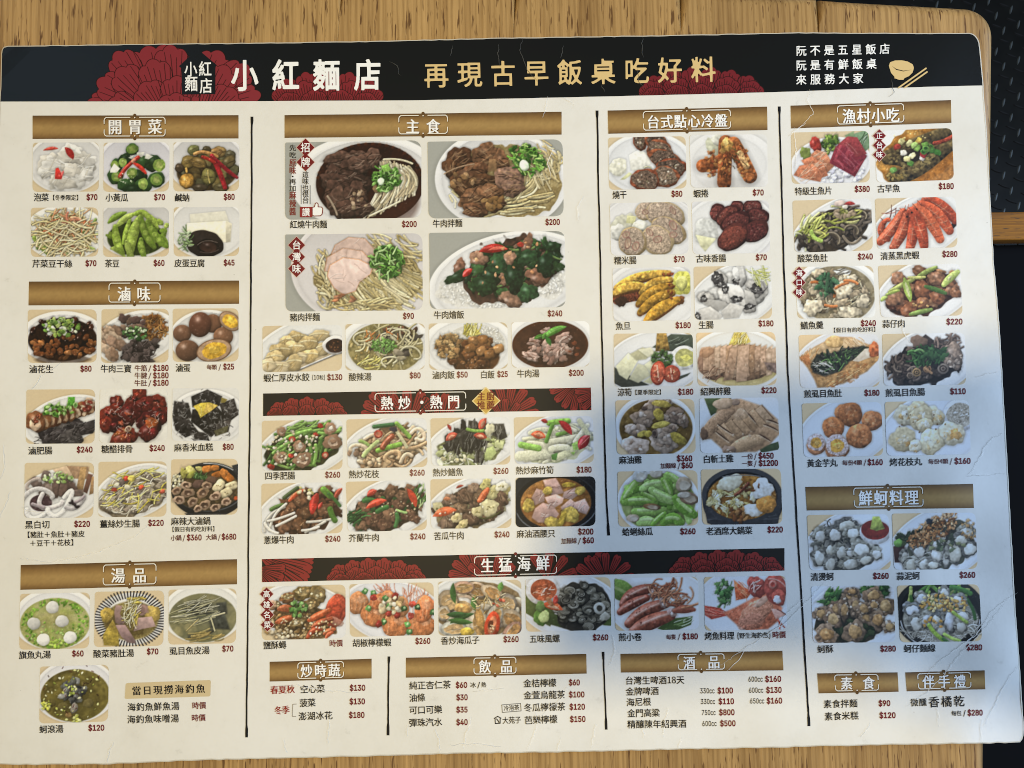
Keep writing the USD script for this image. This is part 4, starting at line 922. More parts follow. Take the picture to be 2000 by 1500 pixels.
@pic('ribs', bg='e4dfd2')
def _(p):
    p.f(50, 55, 60, 46, ['e2ddd0', 'e8e3d8']); p.f(52, 90, 34, 9, ['8a8278', 'a8a096'], al=.35, soft=8)
    for x, y, a, b in ((58, 12, 14, 11), (24, 26, 10, 11), (82, 28, 15, 14), (47, 24, 9, 9), (64, 32, 15, 13), (16, 50, 16, 17), (90, 45, 11, 14), (45, 46, 18, 16), (10, 66, 10, 11), (26, 66, 12, 10), (74, 62, 18, 17), (72, 78, 16, 12), (36, 88, 20, 13), (88, 54, 9, 10)):
        p.b(x, y, a, b, p.r.uniform(0, 90), ['4c1512', '5a1a14', '6a2216', '3a1010'], sh=.55, irr=.14, sq=2.6, dk=.6, tx=.22, sp=.35)
        p.bs(4, x, y - 3, a * .6, b * .7, 2.5, 5, .5, ['8a2a1c', '7a1c1c', '2a0c0a', 'a4462a'], sp=.55, dk=.1, irr=.3)
    p.b(76, 62, 9, 8, 0, 'a8521c', sp=.35, al=.8, dk=0); p.bs(9, 36, 84, 14, 10, 2.5, 5, .6, ['8a4020', 'a0521f'], sp=.5, dk=.1); p.ring(42, 73, 5.5, 4, .35, 30, 'd8c0a0', '6a4838'); p.sts(44, 50, 48, 42, 40, 3, 8, .9, ['d8c4b8', 'b89890', 'f0e8e0'], dk=0, al=.65, cv=.5)
@pic('bloodcake', bg='dedad2')
def _(p):
    p.plate(52, 54, 57, 41, c='dfdcd8', rim=.9)
    B = ['26221f', '1c1917', '322d2a', '2b2725']
    for q in ([(3, 24), (24, 28), (30, 55), (10, 62), (1, 45)], [(28, 16), (52, 3), (74, 16), (70, 34), (30, 36)], [(70, 30), (92, 20), (99, 50), (80, 68)], [(0, 50), (24, 56), (40, 82), (20, 92), (5, 78)], [(30, 40), (66, 34), (86, 62), (58, 92), (28, 62)], [(32, 80), (52, 84), (56, 98), (33, 96)], [(62, 70), (88, 58), (84, 82), (64, 90)]):
        p.poly(q, B, sh=.3, tx=.35, lev=1, dk=.5, sp=.35); c = np.mean(q, 0)
        p.sts(26, c[0], c[1], 15, 20, 2.5, 7, 1.0, ['6e6a66', '8a8682', '0e0c0b', 'aaa6a2'], dk=0, cv=.6, al=.75)
    p.poly([(73, 18), (82, 22), (78, 28), (72, 28)], '8a7830'); p.poly([(62, 80), (84, 70), (82, 82), (66, 90)], '5e5a30', al=.6)
    p.poly([(31, 34), (42, 28), (55, 27), (68, 33), (56, 44), (42, 56), (38, 44)], 'd8bc3c', sh=.2, sp=.1); p.poly([(52, 28), (68, 33), (55, 46), (46, 46)], 'c8a848', dk=.1); p.st([(40, 32), (46, 40), (42, 52)], 1, 'f0dc7c', dk=0)
@pic('blackwhite')
def _(p):
    p.plate(50, 58, 62, 38, 12, c='e2dfdb', rim=.9)
    for q, c in (([(60, 6), (92, 8), (90, 30), (58, 28)], 'b08a68'), ([(40, 12), (60, 6), (70, 26), (52, 30)], 'c0a484'), ([(80, 8), (89, 8), (84, 50), (74, 50)], 'b8905c'), ([(91, 20), (98, 22), (90, 56), (84, 52)], '7a5240'), ([(96, 26), (104, 24), (100, 55), (93, 58)], 'b08658')): p.poly(q, c, sh=.2)
    p.bs(18, 45, 42, 30, 14, 6, 9, .6, ['7e6a5e', '6e5a50', '8c7668', '5c4a42'], sq=3.5, ang=70, da=40)
    for x, y, w, h, a in ((44, 48, 5, 13, 0), (36, 52, 5, 12, 15), (66, 48, 8, 9, 30), (72, 55, 13, 5, 5), (56, 46, 6, 12, -10), (30, 24, 6, 8, -20), (16, 36, 7, 9, 40)): p.b(x, y, w, h, a, ['7a665c', '665046', '8e7a6e'], sq=4, irr=.04, sh=.3)
    p.st([(10, 50), (4, 40), (14, 30), (22, 32)], 5, 'b8a89e'); p.bs(40, 48, 27, 22, 10, 1.8, 3.4, .6, ['9aba5c', 'b8d088', '6e9438', 'd0deb0'], dk=.3)
    S = 'dcd6d2'; p.f(24, 72, 16, 12, ['5a3c40', '3e2a2e', '8a7070'])
    p.st([(6, 96), (-4, 70), (14, 48), (34, 52), (40, 62)], 7, S, sh=.35); p.st([(4, 84), (14, 100), (30, 92), (34, 82)], 7, 'e6e2de'); p.st([(26, 56), (26, 80), (46, 78), (54, 70)], 6.5, 'd4ccca', sh=.4); p.st([(34, 84), (44, 96), (58, 84), (68, 56), (58, 62)], 7, 'e0dcd8', sh=.4); p.st([(60, 80), (74, 90), (86, 64)], 6, 'cfc8c8', sh=.4); p.st([(70, 72), (80, 70), (86, 60)], 4, '9a8c90'); p.st([(12, 74), (22, 78), (28, 80)], 5, 'b8a8ac'); p.bs(6, 70, 78, 8, 8, 2, 3.4, .6, ['3a3032', '2a2224'])
@pic('gingerstrips', bg='d8c096')
def _(p):
    p.plate(54, 54, 64, 38, 20, c='e2dfda', rim=.92)
    p.f(50, 60, 50, 30, ['6a5a44', '8a7a60', '4a3e30'], a=18, irr=.1)
    p.bs(70, 54, 56, 50, 34, 5, 9, .55, ['b0a088', '9a8a78', 'c4b49a', '847468', 'd0c2a8'], irr=.28, rot=18, ang=25, da=50, sh=.35, tx=.15); p.sts(60, 52, 58, 48, 34, 8, 18, 1.6, ['e0d4b8', 'cabba0', 'f0e8d2'], ang=20, da=40, cv=.6, rot=18, dk=.4)
    p.sts(46, 54, 48, 48, 36, 10, 24, 1.8, ['d8c850', 'e6da78', 'c4b03a', 'e8e0a0'], ang=30, da=60, rot=18, dk=.3)
    for x, y, c in ((40, 30, 'c03a26'), (23, 50, 'b8402a'), (62, 46, 'c84a2c'), (93, 54, 'c05038')): p.b(x, y, 4, 3.4, 20, c, irr=.2, sp=.2)
    p.b(48, 30, 5, 5, 0, 'dcc85a'); p.b(42, 46, 5, 3.6, 0, 'e8e0c0'); p.b(26, 42, 5, 3, 30, 'e4dcc0')
@pic('spicypot')
def _(p):
    p.b(56, 55, 56, 41, 0, '1e2022', irr=0, sh=.3, tx=.03, dk=.3); p.poly([(20, 96), (84, 96), (76, 104), (28, 104)], '2a2a2c'); p.b(56, 50, 55, 36, 0, '3a3c3e', irr=0, sh=-.3, tx=0, dk=0); p.b(55, 51, 53, 34, 0, '16181a', irr=0, sh=-.2, dk=0); p.poly([(90, 12), (104, 8), (104, 30), (96, 30)], '222426')
    p.f(53, 54, 49, 31, ['5a4628', '3e301c', '7a6238']); p.st([(48, 8), (72, 6), (92, 20)], 1, 'c8c8c6', dk=0)
    p.bs(46, 10, 40, 12, 14, 1.6, 2.6, .8, ['e0d4a8', 'ccc090', 'eee4c0'], dk=.4); p.bs(7, 32, 22, 16, 7, 6, 9, .6, ['a8a048', '8a8a38', 'c0b868'])
    for x, y, a, b, an in ((53, 18, 7, 5.5, 10), (65, 16, 6.5, 4, 0), (68, 28, 8, 4.5, 20), (84, 32, 10, 6, -40), (78, 24, 5, 6, 60)): p.b(x, y, a, b, an, ['c8762c', 'b8661f'], sq=3.5, irr=.06)
    p.sts(26, 45, 31, 9, 6, 5, 9, 1.6, ['4a7236', '2f5426', '6e9450'], dk=.3); p.b(60, 38, 9, 5.5, -5, '5a4232', sq=4); p.b(40, 44, 9, 6, 30, '6a4e42')
    for x, y, a, b, an in ((71, 48, 10, 7, 50), (90, 48, 9, 6, 20), (82, 60, 9, 6.5, 30)): p.b(x, y, a, b, an, 'd8c89c', sq=3.5, irr=.06); p.bs(4, x, y, 4, 4, .7, 1, .8, ['6a5a3a'], dk=0)
    for x, y, r in ((25, 60, 10), (47, 60, 10), (66, 66, 9), (12, 72, 9), (32, 76, 9), (50, 82, 10), (66, 86, 8), (82, 76, 8), (8, 56, 8), (22, 46, 8), (53, 47, 8), (40, 88, 7)): p.ring(x, y, r, r * .7, .42, p.r.uniform(-20, 40), ['a8876a', 'b8987c', '987658'][p.r.randrange(3)], '5c4232', dk=.5, irr=.14); p.b(x + 1, y + 2, r * .22, r * .14, 0, 'c4a488', dk=0, sh=.1)
    p.b(97, 70, 4, 3, 0, 'b8481c')
@pic('ballsoup')
def _(p):
    p.plate(50, 45, 60, 44, c='e4e1e0', rim=.87); p.f(50, 54, 50, 36.5, ['a6a860', 'b4b070', '98a04c', 'aaa468'], lev=4); p.f(50, 46, 22, 10, ['b09a68', 'a89a60'], al=.5, soft=9)
    for k in range(150):
        t = p.r.uniform(0, 6.28); q = p.r.uniform(.72, .97); p.b(50 + 48 * q * math.cos(t), 54 + 46 * q * math.sin(t), p.r.uniform(1.3, 2.8), p.r.uniform(.9, 1.8), p.r.uniform(0, 180), ['6fa02c', '8ab83c', '5a8a22', 'a4c854'], dk=.12, sh=.2)
    p.bs(70, 48, 70, 40, 24, 1.2, 2.4, .7, ['7aa834', '9abf50', 'b4cc78'], dk=.1); p.bs(20, 55, 90, 16, 6, 2, 3, .7, ['a8cc40', 'c0d860'], dk=.1)
    for x, y in ((46, 25), (20, 53), (60, 50), (34, 82), (72, 79)): p.b(x, y, 9.4, 8.6, 0, 'e6e2da', irr=.05, sh=.25, tx=.04, dk=.35)
@pic('maw')
def _(p):
    p.plate(51, 50, 51, 38, c='e0ded8', rim=.99, shade=.02)
    for k in range(64):
        t = k / 64 * 6.2832; c, s_ = math.cos(t), math.sin(t); p.st([(51 + 38 * c, 51 + 39 * s_), (51 + 51 * c, 50 + 52 * s_)], 1.9, '28262c', dk=0, sh=0)
    p.f(52, 53, 39, 28, ['8a7638', '6a5828', 'a08c4c', '5a4a24'], soft=3)
    p.sts(10, 60, 16, 14, 4, 8, 14, 3, ['b8a040', 'd0b850'], ang=0, da=15); p.b(18, 42, 10, 11, 30, 'c0a044', sp=.1); p.b(83, 42, 11, 13, 0, 'c8a850', sp=.1); p.poly([(26, 50), (34, 70), (36, 98), (14, 96), (12, 78)], 'b09638', sh=.25)
    p.b(50, 60, 30, 18, 0, '40321e', dk=0, al=.35, soft=6)
    p.poly([(30, 24), (40, 26), (36, 40), (44, 56), (38, 62), (30, 56), (28, 38)], '9c7c74', sh=.25); p.poly([(30, 60), (44, 60), (58, 86), (60, 94), (48, 92), (38, 80)], '8a6e6c', sh=.3); p.poly([(56, 72), (62, 48), (82, 46), (88, 64), (70, 68)], 'b0908a', sh=.3); p.ring(68, 34, 8, 8, .4, 0, 'a88478', '6a4a40'); p.poly([(58, 28), (76, 26), (78, 40), (64, 38)], '9c7a72', al=.7)
    p.sts(46, 53, 38, 11, 24, 8, 16, 1.2, ['eee6c4', 'e0d49c', 'f6f0dc', 'd8c050'], ang=60, da=60, dk=.35)
@pic('skinsoup')
def _(p):
    p.plate(50, 43, 60, 44, c='e4e1d8', rim=.9); p.f(50, 52, 50, 36, ['7a7650', '8a835a', '6a6848', '948a5c'], lev=4); p.f(50, 42, 36, 16, ['4a4c42', '5e5e4c', '3c3e38'], al=.8, soft=10)
    for q in ([(28, 22), (48, 18), (42, 46), (22, 42)], [(70, 26), (84, 24), (86, 46), (74, 44)], [(58, 48), (82, 44), (90, 74), (62, 72)], [(38, 34), (58, 28), (62, 44), (40, 46)]): p.poly(q, ['34362f', '3e4038'], sh=.2, tx=.18, dk=.3, soft=3)
    p.st([(32, 86), (50, 84), (64, 74)], 7, '47473a', soft if False else 0); p.st([(30, 80), (45, 82), (60, 72)], 3, '8a7c4c'); p.sts(20, 55, 86, 30, 10, 10, 20, 2.4, ['a08848', '8a7840', 'b49a58'], ang=15, da=15, dk=.15, al=.8)
    p.sts(34, 42, 44, 30, 24, 18, 34, 1.1, ['c8c094', 'b8b080', 'dcd6b4', '9a9868'], ang=14, da=14, cv=.1, dk=.25); p.sts(12, 50, 30, 24, 14, 14, 26, 1, ['d0ccb0', 'b0ac90'], ang=30, da=25, cv=.1); p.st([(62, 52), (68, 76)], 1.8, 'd8cfa0'); p.st([(64, 50), (82, 44)], 2.4, 'c8bf98'); p.st([(26, 75), (44, 54)], 1.4, 'c8b070')
@pic('oystersoup')
def _(p):
    p.plate(51, 44, 60, 46, c='e0dde0', rim=.91); p.f(51, 52, 50, 38, ['6a5c24', '7e7030', '584c1e', '8a7a3c'], lev=4); p.f(50, 70, 30, 16, ['403818', '544a20'], al=.5, soft=12)
    p.bs(26, 48, 44, 17, 22, 4, 7, .7, ['6e6e6c', '8c8c88', '4c4c4c', 'a8a6a0', '5a5a52'], irr=.2, sp=.15); p.bs(14, 54, 50, 14, 20, 2.5, 4.5, .6, ['3a3a3a', '2c2c2e', '5e5c58'], irr=.3)
    p.b(50, 74, 5, 8, -20, '8e8478', sp=.2); p.b(34, 70, 8, 6, 0, '6a5e34', al=.6); p.b(70, 66, 8, 6, 0, '6a5e38', al=.6); p.b(42, 86, 5, 3.6, 0, '9a7a44'); p.b(18, 64, 6, 5, 0, '5a4e28', al=.6)
    p.bs(46, 50, 52, 46, 44, 1.2, 2.8, .6, ['c0c458', 'd8d88c', 'a4b040', 'e0dcb0'], dk=.25)
    p.bs(16, 9, 70, 6, 8, 2, 3.6, .6, ['c8cc4c', 'dce07c'], dk=.3); p.bs(14, 54, 93, 8, 5, 2, 3.4, .6, ['d0d058', 'e4e490'], dk=.3); p.bs(10, 45, 44, 6, 8, 1.8, 3, .6, ['b8c848', 'd8e088']); p.sts(22, 50, 40, 46, 44, 2, 5, .9, ['4a1c18', '2a1410', '5e2a1c'], dk=0)
@pic('rednoodle', bg='a3a297')
def _(p):
    p.plate(60, 52, 56, 34.5, c='dedbd8', rim=.86, bowl=.2); p.b(62, 54, 39.5, 29.5, 0, '2a0f06', irr=0, sh=-.05, tx=.06, dk=.3, lev=4); p.f(62, 54, 38.5, 28.5, ['24100a', '34140a', '1c0c08'], lev=4); 
    for t in np.linspace(3.3, 6.1, 22): p.b(62 + 38.6 * math.cos(t), 54 + 50.5 * math.sin(t), 1.4, 1.2, 0, '6a3010', dk=0, al=.35)
    p.f(84, 78, 14, 16, ['4a2010', '2e120a'], al=.5, soft=9)
    for k in range(95):
        x = 66 + p.r.uniform(0, 26); t = (x - 66) / 26; y0 = 26 + 12 * t + p.r.uniform(-5, 8); y1 = 96 - 34 * t + p.r.uniform(-8, 8)
        p.st([(x + 3 - 3 * t, y0), (x + 6 + p.r.uniform(-3, 4), (y0 + y1) / 2 - 4), (x - 8 + 9 * t + p.r.uniform(-3, 3), y1)], 1.35, ['e4d8b4', 'd4c498', 'c2b088', 'ece2c4', 'c8b48c'], dk=.36, sh=.36)
    for q in ([(72, 24), (84, 22), (93, 30)], [(88, 34), (96, 44), (96, 58)], [(62, 96), (72, 88), (84, 78)], [(60, 92), (66, 80), (70, 70)]): p.st(q, 1.4, 'e0d4ae', dk=.5)
    M = ['4a3228', '3c2820', '563c30', '5e463a']
    for x, y, a, b, an in ((41, 24, 14, 6, 10), (52, 20, 9, 5, -8), (62, 24, 9, 7, 20), (46, 40, 13, 9, 10), (34, 46, 9, 7, 40), (54, 30, 8, 7, 0), (40, 52, 14, 6, -10), (56, 54, 8, 7, 0), (36, 66, 9, 8, 50), (38, 78, 8, 11, -10), (52, 70, 9, 10, 20), (56, 86, 8, 6, 0), (46, 86, 10, 6, 0)):
        p.b(x, y, a, b, an, M, irr=.2, sh=.5, tx=.28, lev=1, dk=.6); p.sts(9, x, y, a * .6, b, a * .5, a, .7, ['7e6454', '1e120c', '8c7462', '32201a'], ang=an + 10, da=35, dk=0, al=.75)
    p.bs(14, 55, 76, 8, 12, 1, 2.2, .7, ['9a8060', 'b89c7c', '70523c'], sp=.2, dk=.2); p.b(67, 60, 3, 4, 0, 'a07c54'); p.st([(31, 70), (36, 82), (38, 94)], 1.4, 'a08c74')
    p.bs(60, 74, 48, 10, 17, 1.4, 2.6, .6, ['4e8a2a', '6ea83c', '36681c', '8abf58'], dk=.45); p.rings(16, 74, 48, 9, 16, 1.6, 2.6, ['6ea83c', '8cc45a', '4a842a'], '2c4e16'); p.sts(24, 73, 48, 9, 17, 3, 6, 1, ['5c9a34', 'a4cc78', '2e5a18'], dk=.3); p.b(70, 52, 2.4, 2.8, 20, 'cfe0c0', sp=.2); p.poly([(70, 32), (75, 30), (78, 38), (72, 40)], '86bc4c')
@pic('drynoodle', bg='a3a297')
def _(p):
    p.plate(54, 51, 49, 37, -4, c='dfdddc', rim=.9, bowl=.25)
    p.f(58, 54, 40, 27, ['a8925c', '8a7444', 'b8a470'], a=-8, irr=.08)
    for k in range(150):
        t = p.r.random(); x0, y0 = 38 + 56 * t + p.r.uniform(-4, 4), 98 - 62 * t ** 1.5 + p.r.uniform(-6, 3); x1, y1 = 62 + 34 * t + p.r.uniform(-4, 4), 66 - 46 * t + p.r.uniform(-8, 12)
        p.st([(x0 - 2, min(y0, 99)), ((x0 + x1) / 2 + 8, (y0 + y1) / 2 + p.r.uniform(-2, 10)), (x1, y1)], 1.5, ['e2d2a0', 'd2be86', 'ecdeb4', 'bea86e', 'ccb87c'], dk=.36, sh=.36)
    for k in range(50): x = p.r.uniform(40, 84); y = 96 - abs(x - 62) * .5 + p.r.uniform(-12, 1); p.st([(x - 9, y), (x, y + p.r.uniform(-6, 4)), (x + 9, y - p.r.uniform(0, 8))], 1.4, ['e6d8aa', 'd4c28c', 'c0aa72'], dk=.5)
    p.sts(30, 84, 30, 10, 30, 8, 16, 1.2, ['e0d0a0', 'c8b27a'], ang=-50, da=25, cv=.3); p.sts(14, 22, 72, 6, 16, 5, 9, 1.2, ['d8c890', 'eee4c0'], ang=-60, da=30)
    M = ['52341f', '442a1a', '623f28', '6e4a30']
    for x, y, a, b, an in ((24, 22, 9, 9, 30), (44, 20, 11, 10, 0), (54, 28, 6, 9, 0), (18, 36, 7, 8, 60), (32, 44, 15, 8, 12), (24, 58, 8, 7, -30), (40, 54, 12, 6, 0), (60, 52, 10, 12, -10), (62, 62, 8, 7, 0), (34, 76, 12, 9, 20), (46, 70, 10, 8, 0), (48, 82, 9, 6, 10), (34, 90, 10, 5, -10)):
        p.b(x, y, a, b, an, M if x < 57 or y < 40 else ['7a5a48', '6c4e3e'], irr=.18, sh=.5, tx=.28, lev=1, dk=.6, sp=.1); p.sts(10, x, y, a * .6, b, a * .4, a, .7, ['9a7450', '24140c', 'a8845c', '8a6848'], ang=an, da=40, dk=0, al=.7)
    p.poly([(45, 24), (50, 24), (51, 40), (44, 40)], '8e6a44', al=.8); p.bs(8, 24, 50, 10, 8, 2, 3, .6, ['b0885c', '8e683f']); p.st([(12, 42), (22, 32), (34, 30)], 1, 'a88868', dk=0); p.bs(10, 48, 80, 8, 8, 2, 4, .6, ['a07846', '8a6234'])
    p.bs(60, 73, 26, 14, 18, 1.4, 2.8, .6, ['5f9a30', '7cb448', '3e7420', 'a2cc60', '2c5a1a'], dk=.45, rot=-35); p.sts(40, 73, 26, 13, 18, 3, 8, 1.2, ['6aa636', '9acb5c', '2e6020', 'b4d870'], ang=-40, da=50, dk=.35, rot=-35); p.rings(8, 74, 24, 10, 14, 1.8, 2.8, ['8cc450', '5e9a30'], '2f5418'); p.b(71, 33, 3.4, 4.2, 20, 'd8e4c8', sp=.3, irr=.03)
@pic('porknoodle', bg='a3a297')
def _(p):
    p.plate(62, 44, 58, 43, c='d6cecc', rim=.94, bowl=.35); p.f(60, 58, 39, 24, ['a08a54', '8a7644', 'b49e68'], irr=.06)
    for k in range(150):
        x = p.r.uniform(40, 98); y = p.r.uniform(50, 94); t = (x - 40) / 58
        if (x - 60) ** 2 / 38 ** 2 + (y - 62) ** 2 / 33 ** 2 > 1: continue
        L = p.r.uniform(6, 14); a = -62 + 22 * t + p.r.uniform(-14, 14); ex, ey = math.cos(math.radians(a)) * L, -math.sin(math.radians(a)) * L * 1.4
        p.st([(x - ex, y - ey), (x + p.r.uniform(-4, 4), y + 2), (x + ex, y + ey)], 1.5, ['e0d09c', 'cfbc82', 'b8a468', 'eadcae', 'c8b478'], dk=.36, sh=.36)
    p.sts(46, 29, 60, 6, 34, 8, 16, 1.5, ['dccb96', 'c4ae72', 'ecdfb4'], ang=-70, da=45, cv=.4, dk=.5); p.sts(50, 76, 26, 20, 24, 10, 20, 1.4, ['e0d09c', 'cbb67a', 'b8a264'], ang=-35, da=25, cv=.3, dk=.45); p.sts(26, 58, 92, 22, 5, 10, 18, 1.4, ['d8c68e', 'c2ac70'], ang=0, da=30, cv=.3)
    for P, c in (([(36, 14), (46, 4), (58, 6), (66, 22), (62, 36), (44, 34), (33, 26)], 'd4b4a4'), ([(30, 30), (42, 18), (56, 22), (63, 36), (58, 46), (40, 50), (28, 48)], 'd8b8a8'), ([(32, 40), (42, 30), (54, 33), (64, 42), (62, 52), (54, 62), (51, 74), (42, 79), (35, 70), (30, 54)], 'd6baae')):
        p.poly(P, 'c8906a', sh=.1, dk=.5); q = np.mean(P, 0); p.poly([(q[0] + (x - q[0]) * .955, q[1] + (y - q[1]) * .955) for x, y in P], c, sh=.1, tx=.07, lev=2, dk=0)
        p.sts(12, q[0], q[1], 12, 14, 3, 10, .5, ['c8a698', 'e6d2c8', 'b89484'], dk=0, al=.6)
    p.bs(6, 42, 84, 7, 5, 2, 3, .5, ['a86a44', 'b87c58'])
    p.bs(64, 74, 36, 12, 20, 1.6, 2.8, .6, ['5c9a34', '78b24c', '3c7424', '9ccb6c', '2c5a1c'], dk=.5); p.rings(30, 74, 37, 12, 20, 1.8, 3.2, ['6ea83c', '92c862', '4a842a'], '2c5018', t=.3); p.sts(34, 74, 36, 12, 22, 3, 7, 1.1, ['7cb848', 'b4d88a', '2e5e1c'], dk=.35)
@pic('beefrice', bg='a3a297')
def _(p):
    p.plate(58, 60, 60, 33, 12, c='e2e0dd', rim=.92)
    def rice(n, cx, cy, RX, RY): p.f(cx, cy, RX, RY * .74, ['e8e5de', 'dcd7cc', 'f0ede6'], lev=1, irr=.1); p.bs(n, cx, cy, RX, RY, 1.1, 1.7, .5, ['f4f1ea', 'eae6dc', 'e0dacd', 'f8f6f0'], dk=.16, sh=.12)
    rice(120, 24, 76, 18, 17); rice(150, 45, 88, 18, 12); rice(120, 88, 62, 12, 22)
    p.f(58, 50, 34, 24, ['3a2a20', '54382a', '2a2018'], a=14, irr=.15)
    p.bs(60, 60, 50, 36, 30, 3, 6, .65, ['6b4a38', '7c5844', '563a2c', '8c6850', '4e3226'], irr=.28, rot=16, sp=.3, dk=.55, tx=.2); p.bs(46, 62, 46, 36, 32, 3, 7, .55, ['1f3a1c', '2a4a24', '16301a', '35582c'], irr=.3, rot=16, sp=.22, dk=.5, tx=.2)
    p.sts(40, 62, 46, 36, 30, 4, 9, 1.6, ['2c5026', '40692e', '1a3418', '6e8a48'], dk=.4, rot=16)
    for x, y, a, b in ((80, 58, 6, 9), (58, 36, 6, 5), (36, 34, 5, 7), (52, 62, 5, 6), (22, 44, 6, 4), (72, 16, 7, 4), (60, 88, 5, 9)): p.b(x, y, a, b, p.r.uniform(0, 90), ['8a6048', '7a523e', '9c7258'], irr=.2, sp=.35, tx=.2)
    for x, y, a, b, an in ((44, 58, 9, 6, 0), (50, 42, 7, 7, 30), (62, 62, 7, 10, 0), (85, 44, 7, 8, 0), (72, 80, 7, 7, 0), (40, 70, 9, 7, 0), (72, 34, 8, 5, 20), (90, 20, 6, 4, 0), (20, 58, 9, 4, 20)): p.b(x, y, a, b, an, ['1e3a1e', '284828', '17301a'], irr=.22, sp=.3, tx=.25)
    p.leaf(47, 24, 21, 6.5, 4, 'b81c14', sp=.4); p.leaf(50, 23, 14, 2.5, 4, 'e0604a'); p.leaf(28, 53, 9, 5, 40, 'b81e18', sp=.4); p.b(67, 17, 2.4, 2, 0, 'c83a2a'); p.bs(16, 56, 40, 30, 26, 1, 1.8, .7, ['d8a070', 'c88858'], rot=14)
@pic('dumplings')
def _(p):
    p.plate(52, 48, 72, 36, 20, c='e2e0da', rim=.93); p.f(90, 96, 64, 33, ['d8c096', 'dcc69e'], lev=4, a=20, soft=3); p.st([(32, 104), (66, 80), (104, 54)], 2.6, 'c4c2c0', sh=.8)
    D = ['c8ae78', 'd4bc88', 'bfa46c', 'dcc69a']
    for x, y, a, b, an in ((70, 24, 14, 8, 10), (44, 28, 13, 9, -10), (30, 34, 10, 7, 0), (56, 40, 14, 9, 20), (78, 50, 13, 8, 20), (40, 50, 14, 9, -15), (22, 56, 15, 10, -10), (14, 70, 13, 9, 20), (58, 66, 13, 8, 10), (46, 70, 10, 7, 0), (38, 82, 13, 10, 30), (18, 90, 16, 8, 0), (6, 84, 10, 9, 0)):
        p.b(x, y, a, b, an, D, irr=.14, sh=.35, tx=.1, lev=2, dk=.5, sp=.1); p.st([(x - a * .8, y - b * .2), (x, y - b * 1.1), (x + a * .8, y - b * .5)], 2, 'e2d0a2', dk=.15, al=.8); p.sts(4, x, y + 1, a * .4, b * .4, a * .4, a * .8, .8, ['a8884e', 'b8985c'], ang=70, da=30, dk=0, al=.7)
    p.b(91, 44, 16, 12, 0, 'dcd8d4', irr=.02, dk=.3); p.b(91, 45, 12, 9, 0, '2c1812', irr=.02, sh=-.2, dk=0, tx=.3); p.bs(14, 91, 46, 10, 10, .8, 1.4, .7, ['8a5a34', '5a3420'], dk=0)
@pic('hotsour')
def _(p):
    p.plate(50, 50, 60, 40, c='e0ded8', rim=.84); p.f(50, 52, 47, 32, ['8a7c48', 'a0905a', '6e6438', 'b09c60'], lev=3)
    p.bs(16, 60, 44, 30, 26, 5, 10, .5, ['4e463e', '5c5248', '3a342e', '6a6054'], irr=.25); p.bs(30, 30, 60, 26, 30, 1.4, 3, .6, ['c8a860', 'b89448', 'd0b878'], dk=.15, al=.8)
    p.bs(10, 64, 16, 24, 10, 3, 6, .6, ['3a2418', '5a2c20', '6a4430'])
    p.sts(34, 55, 45, 38, 36, 14, 32, 2, ['c8bc8e', 'b4a878', 'd8cca0'], cv=.7, dk=.4); p.sts(20, 35, 84, 18, 12, 10, 20, 1.6, ['d8c868', 'c0b050', 'e0d488'], ang=30, da=30, cv=.4)
    for q in ([(72, 86), (70, 56), (84, 50), (94, 66), (86, 76)], [(50, 92), (48, 74), (62, 72), (60, 84)], [(16, 44), (12, 24), (26, 16), (30, 26)], [(62, 36), (60, 16), (76, 14), (76, 28)]): p.st(q, 2.2, 'd0c8a4', dk=.5)
    p.sts(10, 44, 24, 26, 12, 5, 10, 1.4, ['c87a3a', 'b8682c'], dk=.2); p.bs(50, 48, 48, 15, 16, 1.5, 3, .6, ['6a9a3c', '86b856', '4a7a2a', 'a8d078'], dk=.4); p.sts(30, 48, 48, 14, 14, 3, 6, 1.1, ['86b85c', '5a8a34'], dk=.3); p.b(66, 62, 7, 4, -20, '8a7e68'); p.b(70, 74, 6, 3, 0, 'a09476')
@pic('porkrice')
def _(p):
    p.plate(50, 50, 60, 39, c='e3e0da', rim=.84); p.f(58, 44, 38, 24, ['e2ddd0', 'cfc8b8', 'ece8de'], lev=1); p.bs(150, 72, 30, 22, 22, 1.2, 1.8, .5, ['ece8dc', 'e4dfd2', 'f4f1ea'], dk=.15, sh=.15)
    p.poly([(42, 24), (50, 4), (58, 6), (66, 24), (56, 30)], 'd8c860', sh=.2); p.sts(20, 54, 16, 10, 12, 8, 14, 1.2, ['e4d88a', 'c8b848'], ang=75, da=20)
    p.f(56, 72, 33, 20, ['4a2c14', '5e3a1c', '38200e'], irr=.1)
    p.bs(70, 26, 50, 17, 24, 2.5, 5, .7, ['a07a48', 'b89058', '8a643a', 'c8a46c'], irr=.3, dk=.45, tx=.2)
    p.bs(34, 62, 62, 24, 26, 4, 7, .7, ['7a4a24', '8e5a2e', '683c1c', 'a06c38'], sq=3, irr=.12, sp=.3, dk=.5); p.bs(20, 50, 84, 24, 12, 3, 6, .7, ['5a3418', '6e4420', '8a5a30'], sp=.35, dk=.5)
    for x, y, a in ((88, 56, 20), (66, 60, 30), (76, 68, 10), (56, 38, 0), (68, 36, 10), (52, 54, 20)): p.b(x, y, 6.5, 5.5, a, ['9a6a3a', 'a87844', '8a5a2c'], sq=4, irr=.06, sp=.25, dk=.5)
